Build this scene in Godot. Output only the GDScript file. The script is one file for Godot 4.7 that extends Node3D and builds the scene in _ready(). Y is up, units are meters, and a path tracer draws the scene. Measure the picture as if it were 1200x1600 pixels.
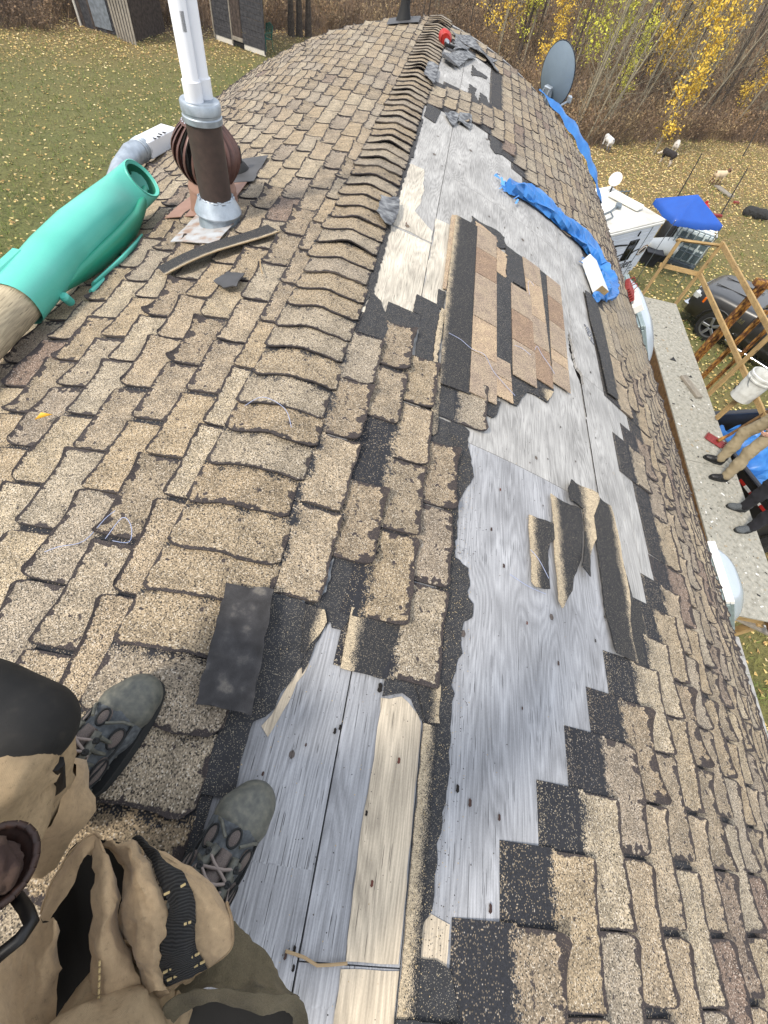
extends Node3D
# A worn shingled arch roof being stripped, seen from a worker standing on its ridge.
# Roof coordinates: s metres down the slope from the right edge of the ridge caps (negative = left side),
# z metres along the ridge (positive = away), h metres above the deck.

const SC := 0.148          # crest of the ridge lies at s = -SC
const A7 := 0.12217        # slope beside the crest
const RT := 0.15708
const RL := 0.12217
const R1 := 5.3
const R2 := 6.15
const ZB := -2.2
const ZE := 8.38
const GROUND := -5.3

var rng := RandomNumberGenerator.new()
var M := {}
var names := {}
var barn: Node3D
var cam_pos := Vector3(0.228, 1.1, 0.0)
var cam_basis := Basis(Vector3(0.9784, 0.1421, -0.1501), Vector3(-0.2030, 0.5244, -0.8269), Vector3(-0.0388, 0.8395, 0.5419))

func _ready() -> void:
	rng.seed = 77
	# ---- camera, sky, sun, exposure ----
	var cam := Camera3D.new(); cam.name = "camera"
	cam.transform = Transform3D(cam_basis.orthonormalized(), cam_pos)
	cam.fov = 101.8; cam.near = 0.02; cam.far = 1500.0
	add_child(cam); cam.current = true
	var we := WorldEnvironment.new(); we.name = "environment"
	var env := Environment.new()
	env.background_mode = Environment.BG_SKY
	var sky := Sky.new(); var sm := ProceduralSkyMaterial.new()
	sm.sky_top_color = Color(0.81, 0.835, 0.88); sm.sky_horizon_color = Color(0.90, 0.90, 0.90); sm.sky_curve = 0.25
	sm.ground_bottom_color = Color(0.16, 0.14, 0.10); sm.ground_horizon_color = Color(0.5, 0.5, 0.48)
	sm.sky_energy_multiplier = 1.0; sm.sun_angle_max = 30.0
	sky.sky_material = sm; env.sky = sky
	env.ambient_light_source = Environment.AMBIENT_SOURCE_SKY
	env.tonemap_mode = Environment.TONE_MAPPER_LINEAR
	env.tonemap_exposure = 2.02
	env.sdfgi_enabled = true; env.ssao_enabled = true; env.ssil_enabled = true
	env.fog_enabled = true; env.fog_density = 0.0004; env.fog_light_color = Color(0.78, 0.80, 0.82)
	we.environment = env; add_child(we)
	var sun := DirectionalLight3D.new(); sun.name = "sun"
	sun.light_energy = 0.7; sun.light_angular_distance = 10.0; sun.light_color = Color(1.0, 0.96, 0.90)
	sun.shadow_enabled = true
	add_child(sun); sun.look_at_from_position(Vector3(-6, 10, 6), Vector3.ZERO)
	# ---- materials, then the place ----
	make_materials()
	build_ground()
	build_barn()
	build_deck()
	build_torn_layers()
	build_shingles()
	build_ridge_caps()
	build_vents()
	build_roof_things()
	build_skylights()
	build_yard()
	build_sheds()
	build_forest()
	build_platform()
	build_people()
	build_small_bits()

# ---------------------------------------------------------------- roof mapping
func P(s: float, z: float, h := 0.0) -> Vector3:
	if s >= 0.0:
		var th := RT + s / R1
		return Vector3(R1 * (sin(th) - sin(RT)) + h * sin(th), R1 * (cos(th) - cos(RT)) + h * cos(th), -z)
	if s >= -SC:
		return Vector3(s * cos(A7) + h * sin(A7), -s * sin(A7) + h * cos(A7), -z)
	var tl := RL + (-s - SC) / R2
	return Vector3(-SC * cos(A7) - R2 * (sin(tl) - sin(RL)) - h * sin(tl), SC * sin(A7) + R2 * (cos(tl) - cos(RL)) + h * cos(tl), -z)

func NR(s: float) -> Vector3:
	if s >= 0.0:
		var th := RT + s / R1
		return Vector3(sin(th), cos(th), 0)
	if s >= -SC:
		return Vector3(sin(A7), cos(A7), 0)
	var tl := RL + (-s - SC) / R2
	return Vector3(-sin(tl), cos(tl), 0)

func TS(s: float) -> Vector3:          # direction of growing s
	var n := NR(s)
	return Vector3(n.y, -n.x, 0)

func roof_xf(s: float, z: float, h := 0.0, turn := 0.0) -> Transform3D:   # x = growing s, y = out of the roof, z = towards the viewer
	var n := NR(s); var t := TS(s)
	var b := Basis(t, n, t.cross(n))
	return Transform3D(b * Basis(Vector3.UP, turn), P(s, z, h))

func W3(x: float, y: float, z: float) -> Vector3:     # z counted away from the viewer
	return Vector3(x, y, -z)

# ---------------------------------------------------------------- naming
func numbered(n: String) -> String:
	if not names.has(n):
		names[n] = 0
		return n
	names[n] += 1
	return "%s_%03d" % [n, names[n]]

func tag(o: Node, label := "", category := "", group := "", kind := "") -> Node:
	if label != "": o.set_meta("label", label)
	if category != "": o.set_meta("category", category)
	if group != "": o.set_meta("group", group)
	if kind != "": o.set_meta("kind", kind)
	return o

func thing(called: String, label: String, category: String, xf := Transform3D.IDENTITY, group := "") -> Node3D:
	var o := Node3D.new(); o.name = numbered(called); add_child(o); o.transform = xf
	tag(o, label, category, group)
	return o

func obj(called: String, st, m: Material, parent: Node = self) -> MeshInstance3D:
	var o := MeshInstance3D.new()
	if st is SurfaceTool:
		o.mesh = finish(st)
	else:
		o.mesh = st
	if parent == self:
		o.name = numbered(called)
	else:
		o.name = part_name(parent, called)
	o.material_override = m
	parent.add_child(o, true)
	return o

var part_names := {}
func part_name(parent: Node, called: String) -> String:
	var key := str(parent.get_instance_id()) + called
	if not part_names.has(key):
		part_names[key] = 0
		return called
	part_names[key] += 1
	return "%s_%03d" % [called, part_names[key]]

func finish(st: SurfaceTool) -> ArrayMesh:
	st.generate_normals()
	return st.commit()

func mb(flat := false) -> SurfaceTool:
	var st := SurfaceTool.new(); st.begin(Mesh.PRIMITIVE_TRIANGLES)
	st.set_smooth_group(-1 if flat else 0)
	st.set_color(Color.WHITE)
	return st

# ---------------------------------------------------------------- shapes (front faces clockwise)
func vtx(st: SurfaceTool, p: Vector3, u: Vector2) -> void:
	st.set_uv(u); st.add_vertex(p)

func tri(st: SurfaceTool, a: Vector3, b: Vector3, c: Vector3, ua := Vector2.ZERO, ub := Vector2.ZERO, uc := Vector2.ZERO) -> void:
	vtx(st, a, ua); vtx(st, b, ub); vtx(st, c, uc)

func quad(st: SurfaceTool, a: Vector3, b: Vector3, c: Vector3, d: Vector3, ua := Vector2(0, 0), ub := Vector2(1, 0), uc := Vector2(1, 1), ud := Vector2(0, 1)) -> void:
	vtx(st, a, ua); vtx(st, b, ub); vtx(st, c, uc)
	vtx(st, a, ua); vtx(st, c, uc); vtx(st, d, ud)

func otri(st: SurfaceTool, a: Vector3, b: Vector3, c: Vector3, out: Vector3, ua := Vector2.ZERO, ub := Vector2.ZERO, uc := Vector2.ZERO) -> void:
	if (b - a).cross(c - a).dot(out) > 0.0:
		tri(st, a, c, b, ua, uc, ub)
	else:
		tri(st, a, b, c, ua, ub, uc)

func oquad(st: SurfaceTool, a: Vector3, b: Vector3, c: Vector3, d: Vector3, out: Vector3, ua := Vector2(0, 0), ub := Vector2(1, 0), uc := Vector2(1, 1), ud := Vector2(0, 1)) -> void:
	if (b - a).cross(c - a).dot(out) > 0.0 or (c - a).cross(d - a).dot(out) > 0.0:
		quad(st, a, d, c, b, ua, ud, uc, ub)
	else:
		quad(st, a, b, c, d, ua, ub, uc, ud)

# chamfered box; UVs in metres with v along local z
func cbox(st: SurfaceTool, xf: Transform3D, size: Vector3, bev := 0.004) -> void:
	st.set_smooth_group(-1)
	var e := size * 0.5
	var b := minf(bev, minf(e.x, minf(e.y, e.z)) * 0.6)
	var ax := [Vector3.RIGHT, Vector3.UP, Vector3.BACK]
	for i in 3:
		for sg in [-1.0, 1.0]:
			var j := (i + 1) % 3; var k := (i + 2) % 3
			var c: Vector3 = ax[i] * e[i] * sg
			var pj: Vector3 = ax[j] * (e[j] - b); var pk: Vector3 = ax[k] * (e[k] - b)
			var q := [c - pj - pk, c + pj - pk, c + pj + pk, c - pj + pk]
			var us := []
			for p in q:
				if i == 2: us.append(Vector2(p.x, p.y))
				elif i == 0: us.append(Vector2(p.y + 0.37, p.z))
				else: us.append(Vector2(p.x, p.z))
			oquad(st, xf * q[0], xf * q[1], xf * q[2], xf * q[3], xf.basis * ax[i] * sg, us[0], us[1], us[2], us[3])
	if b <= 0.0: return
	for i in 3:
		var j := (i + 1) % 3; var k := (i + 2) % 3
		for s1 in [-1.0, 1.0]:
			for s2 in [-1.0, 1.0]:
				var a1: Vector3 = ax[j] * e[j] * s1 + ax[k] * (e[k] - b) * s2
				var a2: Vector3 = ax[j] * (e[j] - b) * s1 + ax[k] * e[k] * s2
				var l: Vector3 = ax[i] * (e[i] - b)
				oquad(st, xf * (a1 - l), xf * (a1 + l), xf * (a2 + l), xf * (a2 - l), xf.basis * (ax[j] * s1 + ax[k] * s2), Vector2(0, -l[i]), Vector2(0, l[i]), Vector2(b, l[i]), Vector2(b, -l[i]))
	for sx in [-1.0, 1.0]:
		for sy in [-1.0, 1.0]:
			for sz in [-1.0, 1.0]:
				var s3 := Vector3(sx, sy, sz)
				var v0 := Vector3(e.x, e.y - b, e.z - b) * s3; var v1 := Vector3(e.x - b, e.y, e.z - b) * s3; var v2 := Vector3(e.x - b, e.y - b, e.z) * s3
				otri(st, xf * v0, xf * v1, xf * v2, xf.basis * s3)

func box_at(st: SurfaceTool, c: Vector3, size: Vector3, bev := 0.004, basis := Basis.IDENTITY) -> void:
	cbox(st, Transform3D(basis, c), size, bev)

# a board from a to b (length along local z), width w, thickness t, with its wide face turned to up
func board(st: SurfaceTool, a: Vector3, b: Vector3, w: float, t: float, up := Vector3.UP, bev := 0.004) -> void:
	var z := (b - a).normalized()
	var y := (up - z * up.dot(z)).normalized()
	if y.length() < 0.1: y = Vector3.RIGHT
	cbox(st, Transform3D(Basis(y.cross(z), y, z), (a + b) * 0.5), Vector3(w, t, a.distance_to(b)), bev)

func tube(st: SurfaceTool, pts: Array, radii: Array, sides := 8, caps := true) -> void:
	st.set_smooth_group(0)
	var rings := []
	var up := Vector3.UP
	var t0: Vector3 = (pts[1] - pts[0]).normalized()
	if absf(t0.dot(up)) > 0.95: up = Vector3.RIGHT
	var len := 0.0
	var vs := []
	for i in pts.size():
		var t: Vector3
		if i == 0: t = pts[1] - pts[0]
		elif i == pts.size() - 1: t = pts[i] - pts[i - 1]
		else: t = pts[i + 1] - pts[i - 1]
		t = t.normalized()
		if i > 0: len += pts[i].distance_to(pts[i - 1])
		var x := (up - t * up.dot(t)).normalized(); var y := t.cross(x)
		up = x
		var ring := []
		for k in sides + 1:
			var a := TAU * k / sides
			ring.append(pts[i] + (x * cos(a) + y * sin(a)) * radii[i if radii.size() > 1 else 0])
		rings.append(ring); vs.append(len)
	for i in pts.size() - 1:
		var cen: Vector3 = (pts[i] + pts[i + 1]) * 0.5
		for k in sides:
			var a: Vector3 = rings[i][k]; var b: Vector3 = rings[i][k + 1]; var c: Vector3 = rings[i + 1][k + 1]; var d: Vector3 = rings[i + 1][k]
			oquad(st, a, b, c, d, (a + c) * 0.5 - cen, Vector2(float(k) / sides * 0.3, vs[i]), Vector2((k + 1.0) / sides * 0.3, vs[i]), Vector2((k + 1.0) / sides * 0.3, vs[i + 1]), Vector2(float(k) / sides * 0.3, vs[i + 1]))
	if caps:
		st.set_smooth_group(-1)
		for e in [0, pts.size() - 1]:
			var out: Vector3 = (pts[0] - pts[1]) if e == 0 else (pts[e] - pts[e - 1])
			for k in sides: otri(st, pts[e], rings[e][k], rings[e][k + 1], out, Vector2(0.1, 0.1), Vector2(0.12, 0.1), Vector2(0.1, 0.12))
		st.set_smooth_group(0)

# profile: array of Vector2(radius, height) turned round local y
func lathe(st: SurfaceTool, xf: Transform3D, prof: Array, sides := 24, smooth := true, inward := false) -> void:
	st.set_smooth_group(0 if smooth else -1)
	var sg := 0
	for i in prof.size() - 1:
		var p: Vector2 = prof[i]; var q: Vector2 = prof[i + 1]
		if smooth and i > 0 and absf((q - p).angle_to(p - (prof[i - 1] as Vector2))) > 0.62:
			sg += 1
			st.set_smooth_group(sg)
		var nrm := Vector2(q.y - p.y, p.x - q.x)
		for k in sides:
			var a0 := TAU * k / sides; var a1 := TAU * (k + 1) / sides
			var d0 := Vector3(cos(a0), 0, sin(a0)); var d1 := Vector3(cos(a1), 0, sin(a1)); var dm := (d0 + d1).normalized()
			var out := dm * nrm.x + Vector3.UP * nrm.y
			if inward: out = -out
			var u0 := float(k) / sides; var u1 := (k + 1.0) / sides
			oquad(st, xf * (d0 * p.x + Vector3.UP * p.y), xf * (d1 * p.x + Vector3.UP * p.y), xf * (d1 * q.x + Vector3.UP * q.y), xf * (d0 * q.x + Vector3.UP * q.y), xf.basis * out, Vector2(u0, p.y), Vector2(u1, p.y), Vector2(u1, q.y), Vector2(u0, q.y))
	st.set_smooth_group(0)

# rings: arrays of the same number of points, skinned in order
func loft(st: SurfaceTool, rings: Array, closed := true, cap0 := true, cap1 := true, faceted := false) -> void:
	st.set_smooth_group(-1 if faceted else 0)
	var n: int = rings[0].size()
	var cs := []
	for r in rings:
		var c := Vector3.ZERO
		for p in r: c += p
		cs.append(c / n)
	for i in rings.size() - 1:
		var cen: Vector3 = (cs[i] + cs[i + 1]) * 0.5
		for k in (n if closed else n - 1):
			var a: Vector3 = rings[i][k]; var b: Vector3 = rings[i][(k + 1) % n]; var c: Vector3 = rings[i + 1][(k + 1) % n]; var d: Vector3 = rings[i + 1][k]
			oquad(st, a, b, c, d, (a + b + c + d) * 0.25 - cen, Vector2(float(k) / n, float(i)), Vector2((k + 1.0) / n, float(i)), Vector2((k + 1.0) / n, i + 1.0), Vector2(float(k) / n, i + 1.0))
	st.set_smooth_group(-1)
	for e in [0, rings.size() - 1]:
		if (e == 0 and not cap0) or (e != 0 and not cap1): continue
		var out: Vector3 = (cs[0] - cs[1]) if e == 0 else (cs[e] - cs[e - 1])
		for k in n: otri(st, cs[e], rings[e][k], rings[e][(k + 1) % n], out)
	st.set_smooth_group(0)

# flat polygon (x, y) extruded along local z by depth (from 0 to -depth)
func prism(st: SurfaceTool, poly: PackedVector2Array, xf: Transform3D, depth: float, uvk := 1.0) -> void:
	st.set_smooth_group(-1)
	var idx := Geometry2D.triangulate_polygon(poly)
	for i in range(0, idx.size(), 3):
		for f in 2:
			var zz := 0.0 if f == 0 else -depth
			var p: Array = []
			for j in 3: p.append(Vector3(poly[idx[i + j]].x, poly[idx[i + j]].y, zz))
			otri(st, xf * p[0], xf * p[1], xf * p[2], xf.basis * Vector3(0, 0, 1 if f == 0 else -1), poly[idx[i]] * uvk, poly[idx[i + 1]] * uvk, poly[idx[i + 2]] * uvk)
	var cw := Geometry2D.is_polygon_clockwise(poly)
	for i in poly.size():
		var a := poly[i]; var b := poly[(i + 1) % poly.size()]
		var nn := Vector2(b.y - a.y, a.x - b.x) * (-1.0 if cw else 1.0)
		oquad(st, xf * Vector3(a.x, a.y, 0), xf * Vector3(b.x, b.y, 0), xf * Vector3(b.x, b.y, -depth), xf * Vector3(a.x, a.y, -depth), xf.basis * Vector3(nn.x, nn.y, 0), a * uvk, b * uvk, b * uvk + Vector2(0, depth), a * uvk + Vector2(0, depth))

func pl(a: Array) -> PackedVector2Array:
	var r := PackedVector2Array()
	for i in range(0, a.size(), 2): r.append(Vector2(a[i], a[i + 1]))
	return r

func ragged(poly: PackedVector2Array, step := 0.02, amp := 0.004, sd := 1) -> PackedVector2Array:
	var n := FastNoiseLite.new(); n.seed = sd; n.frequency = 22.0; n.fractal_octaves = 3
	var r := PackedVector2Array()
	for i in poly.size():
		var a := poly[i]; var b := poly[(i + 1) % poly.size()]
		var k := maxi(1, int(a.distance_to(b) / step))
		for j in k:
			var p := a.lerp(b, float(j) / k)
			r.append(p + Vector2(n.get_noise_2d(p.x, p.y), n.get_noise_2d(p.x + 31.0, p.y - 17.0)) * amp * 2.0)
	return r

# a flat piece lying on the curved roof: outline in (s, z), top at h, thickness t; um maps s and z to UV
func patch(st: SurfaceTool, poly: PackedVector2Array, h: float, t: float, um := Vector4(0, 1, 0, 1), lift = null) -> void:
	st.set_smooth_group(0)
	var lo := Vector2(INF, INF); var hi := -lo
	for p in poly: lo = lo.min(p); hi = hi.max(p)
	var ds := 0.14 if lift == null else 0.045
	var dz := 0.8 if lift == null else 0.045
	var s := floorf(lo.x / ds) * ds
	while s < hi.x:
		var z := floorf(lo.y / dz) * dz
		while z < hi.y:
			var cellp := PackedVector2Array([Vector2(s, z), Vector2(s + ds, z), Vector2(s + ds, z + dz), Vector2(s, z + dz)])
			for pc in Geometry2D.intersect_polygons(poly, cellp):
				var idx := Geometry2D.triangulate_polygon(pc)
				for i in range(0, idx.size(), 3):
					var a: Vector2 = pc[idx[i]]; var b: Vector2 = pc[idx[i + 1]]; var c: Vector2 = pc[idx[i + 2]]
					otri(st, lp(a, h, lift), lp(b, h, lift), lp(c, h, lift), NR(a.x), puv(a, um), puv(b, um), puv(c, um))
			z += dz
		s += ds
	if t <= 0.0: return
	st.set_smooth_group(-1)
	var cw := Geometry2D.is_polygon_clockwise(poly)
	for i in poly.size():
		var a := poly[i]; var b := poly[(i + 1) % poly.size()]
		var k := maxi(1, int(ceilf(absf(a.x - b.x) / ds)))
		for j in k:
			var p := a.lerp(b, float(j) / k); var q := a.lerp(b, (j + 1.0) / k)
			var nn := Vector2(q.y - p.y, p.x - q.x) * (-1.0 if cw else 1.0)
			oquad(st, lp(p, h, lift), lp(q, h, lift), lp(q, h - t, lift), lp(p, h - t, lift), TS(p.x) * nn.x + Vector3(0, 0, -nn.y), puv(p, um), puv(q, um), puv(q, um), puv(p, um))

func lp(a: Vector2, h: float, lift) -> Vector3:
	if lift != null: return P(a.x, a.y, h + lift.call(a))
	return P(a.x, a.y, h)

func puv(a: Vector2, um: Vector4) -> Vector2:
	return Vector2(um.x + a.x * um.y, um.z + a.y * um.w)

# smooth body from tapered capsules: bones = [a, b, ra, rb, colour]
func sdf_body(st: SurfaceTool, bones: Array, cell: float, k: float, wrinkle := 0.0, wf := 18.0) -> void:
	var lo := Vector3(INF, INF, INF); var hi := -lo
	for b in bones:
		var r: float = maxf(b[2], b[3]) + k + cell * 2.0
		lo = lo.min(b[0] - Vector3(r, r, r)).min(b[1] - Vector3(r, r, r)); hi = hi.max(b[0] + Vector3(r, r, r)).max(b[1] + Vector3(r, r, r))
	var nx := int((hi.x - lo.x) / cell) + 2; var ny := int((hi.y - lo.y) / cell) + 2; var nz := int((hi.z - lo.z) / cell) + 2
	var f := PackedFloat32Array(); f.resize(nx * ny * nz); f.fill(1.0)
	var own := PackedInt32Array(); own.resize(nx * ny * nz)
	var near := PackedFloat32Array(); near.resize(nx * ny * nz); near.fill(9.0)
	var noise := FastNoiseLite.new(); noise.seed = 5; noise.frequency = 1.0; noise.fractal_octaves = 3; noise.fractal_type = FastNoiseLite.FRACTAL_RIDGED
	for bi in bones.size():
		var b: Array = bones[bi]
		var a: Vector3 = b[0]; var c: Vector3 = b[1]; var ra: float = b[2]; var rb: float = b[3]
		var m: float = maxf(ra, rb) + k + cell * 2.0
		var l := ((a.min(c) - Vector3(m, m, m) - lo) / cell).floor(); var h := ((a.max(c) + Vector3(m, m, m) - lo) / cell).ceil()
		var ab := c - a; var ll := maxf(ab.length_squared(), 1e-9)
		for x in range(maxi(0, int(l.x)), mini(nx, int(h.x) + 1)):
			for y in range(maxi(0, int(l.y)), mini(ny, int(h.y) + 1)):
				for z in range(maxi(0, int(l.z)), mini(nz, int(h.z) + 1)):
					var p := lo + Vector3(x, y, z) * cell
					var t := clampf((p - a).dot(ab) / ll, 0.0, 1.0)
					var d := p.distance_to(a + ab * t) - lerpf(ra, rb, t)
					var i := (x * ny + y) * nz + z
					var o := f[i]
					var e := maxf(k - absf(o - d), 0.0) / k
					f[i] = minf(o, d) - e * e * k * 0.25
					if d < near[i]:
						near[i] = d; own[i] = bi
	if wrinkle > 0.0:
		for x in nx:
			for y in ny:
				for z in nz:
					var i := (x * ny + y) * nz + z
					if absf(f[i]) < 0.06:
						var p := (lo + Vector3(x, y, z) * cell) * wf
						f[i] += wrinkle * noise.get_noise_3d(p.x, p.y * 1.9, p.z)
	var id := PackedInt32Array(); id.resize(nx * ny * nz); id.fill(-1)
	var vs := PackedVector3Array(); var cs := PackedColorArray()
	var off := [0, 1, nz, nz + 1, ny * nz, ny * nz + 1, ny * nz + nz, ny * nz + nz + 1]
	var pos := [Vector3(0, 0, 0), Vector3(0, 0, 1), Vector3(0, 1, 0), Vector3(0, 1, 1), Vector3(1, 0, 0), Vector3(1, 0, 1), Vector3(1, 1, 0), Vector3(1, 1, 1)]
	var eds := [[0, 1], [2, 3], [4, 5], [6, 7], [0, 2], [1, 3], [4, 6], [5, 7], [0, 4], [1, 5], [2, 6], [3, 7]]
	for x in nx - 1:
		for y in ny - 1:
			for z in nz - 1:
				var i := (x * ny + y) * nz + z
				var ng := 0
				for q in 8:
					if f[i + off[q]] < 0.0: ng += 1
				if ng == 0 or ng == 8: continue
				var sum := Vector3.ZERO; var cnt := 0
				for e in eds:
					var fa := f[i + off[e[0]]]; var fb := f[i + off[e[1]]]
					if (fa < 0.0) != (fb < 0.0):
						sum += (pos[e[0]] as Vector3).lerp(pos[e[1]], fa / (fa - fb)); cnt += 1
				id[i] = vs.size()
				vs.append(lo + (Vector3(x, y, z) + sum / cnt) * cell)
				cs.append(bones[own[i]][4])
	st.set_smooth_group(0)
	for x in range(1, nx - 1):
		for y in range(1, ny - 1):
			for z in range(1, nz - 1):
				var i := (x * ny + y) * nz + z
				for ax in 3:
					var j: int = i + [ny * nz, nz, 1][ax]
					if (f[i] < 0.0) == (f[j] < 0.0): continue
					var o1: int = [nz, 1, ny * nz][ax]; var o2: int = [1, ny * nz, nz][ax]
					var q := [id[i - o1 - o2], id[i - o2], id[i], id[i - o1]]
					if q.min() < 0: continue
					if f[i] < 0.0: q.reverse()
					for w in [0, 1, 2, 0, 2, 3]:
						st.set_color(cs[q[w]]); st.set_uv(Vector2(vs[q[w]].x + vs[q[w]].z, vs[q[w]].y)); st.add_vertex(vs[q[w]])
	st.set_color(Color.WHITE)

# ---------------------------------------------------------------- materials
func rnd_bytes(n: int, sd: int) -> PackedByteArray:
	var r := RandomNumberGenerator.new(); r.seed = sd
	var a := PackedByteArray(); a.resize(n)
	for i in range(0, n, 4): a.encode_u32(i, r.randi())
	return a

func noise_img(w: int, h: int, sd: int, freq: float, octaves := 4, type := FastNoiseLite.TYPE_SIMPLEX_SMOOTH) -> PackedByteArray:
	var n := FastNoiseLite.new(); n.seed = sd; n.frequency = freq; n.fractal_octaves = octaves; n.noise_type = type
	var im := n.get_seamless_image(w, h, false, false, 0.12, false)
	im.convert(Image.FORMAT_L8)
	return im.get_data()

func stretched(w: int, h: int, sd: int, fx: float, squeeze: int, octaves := 3) -> PackedByteArray:   # noise drawn out along v
	var n := FastNoiseLite.new(); n.seed = sd; n.frequency = fx; n.fractal_octaves = octaves
	var im := n.get_seamless_image(w, maxi(16, h / squeeze), false, false, 0.15, false)
	im.convert(Image.FORMAT_L8); im.resize(w, h, Image.INTERPOLATE_CUBIC)
	return im.get_data()

func tex_of(data: PackedByteArray, w: int, h: int) -> ImageTexture:
	var im := Image.create_from_data(w, h, false, Image.FORMAT_RGB8, data)
	return ImageTexture.create_from_image(im)

func normal_of(hd: PackedByteArray, w: int, h: int, strength: float) -> ImageTexture:
	var im := Image.create_from_data(w, h, false, Image.FORMAT_L8, hd)
	im.convert(Image.FORMAT_RGBA8)
	im.bump_map_to_normal_map(strength)
	return ImageTexture.create_from_image(im)

func mat(key: String, col: Color, rough := 0.8, metal := 0.0) -> StandardMaterial3D:
	var m := StandardMaterial3D.new()
	m.albedo_color = col; m.roughness = rough; m.metallic = metal
	M[key] = m
	return m

func textured(key: String, t: Texture2D, nm: Texture2D = null, ns := 1.0, rough := 0.9, tint := Color.WHITE, scale := Vector3.ONE) -> StandardMaterial3D:
	var m := mat(key, tint, rough)
	m.albedo_texture = t
	if nm != null:
		m.normal_enabled = true; m.normal_texture = nm; m.normal_scale = ns
	m.uv1_scale = scale
	return m

# a mottled two to four colour surface, mapped on three planes; size in metres per tile
func mottled(key: String, cols: Array, size: float, freq := 0.02, rough := 0.8, metal := 0.0, bump := 2.0, sd := 3, speck := 0.12) -> StandardMaterial3D:
	var w := 256
	var a := noise_img(w, w, sd, freq, 5); var r := rnd_bytes(w * w, sd + 9)
	var d := PackedByteArray(); d.resize(w * w * 3); var hd := PackedByteArray(); hd.resize(w * w)
	for i in w * w:
		var t := clampf(a[i] / 255.0 * 1.4 - 0.2, 0.0, 0.999) * (cols.size() - 1)
		var c: Color = cols[int(t)].lerp(cols[int(t) + 1], t - int(t))
		var g := 1.0 + (r[i] / 255.0 - 0.5) * speck * 2.0
		d[i * 3] = clampi(int(c.r * g * 255.0), 0, 255); d[i * 3 + 1] = clampi(int(c.g * g * 255.0), 0, 255); d[i * 3 + 2] = clampi(int(c.b * g * 255.0), 0, 255)
		hd[i] = clampi(int(a[i] * 0.7 + r[i] * 0.3), 0, 255)
	var m := textured(key, tex_of(d, w, w), normal_of(hd, w, w, bump) if bump >= 1.5 else null, 1.0, rough)
	m.metallic = metal
	m.uv1_triplanar = true; m.uv1_scale = Vector3.ONE / size
	return m

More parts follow.
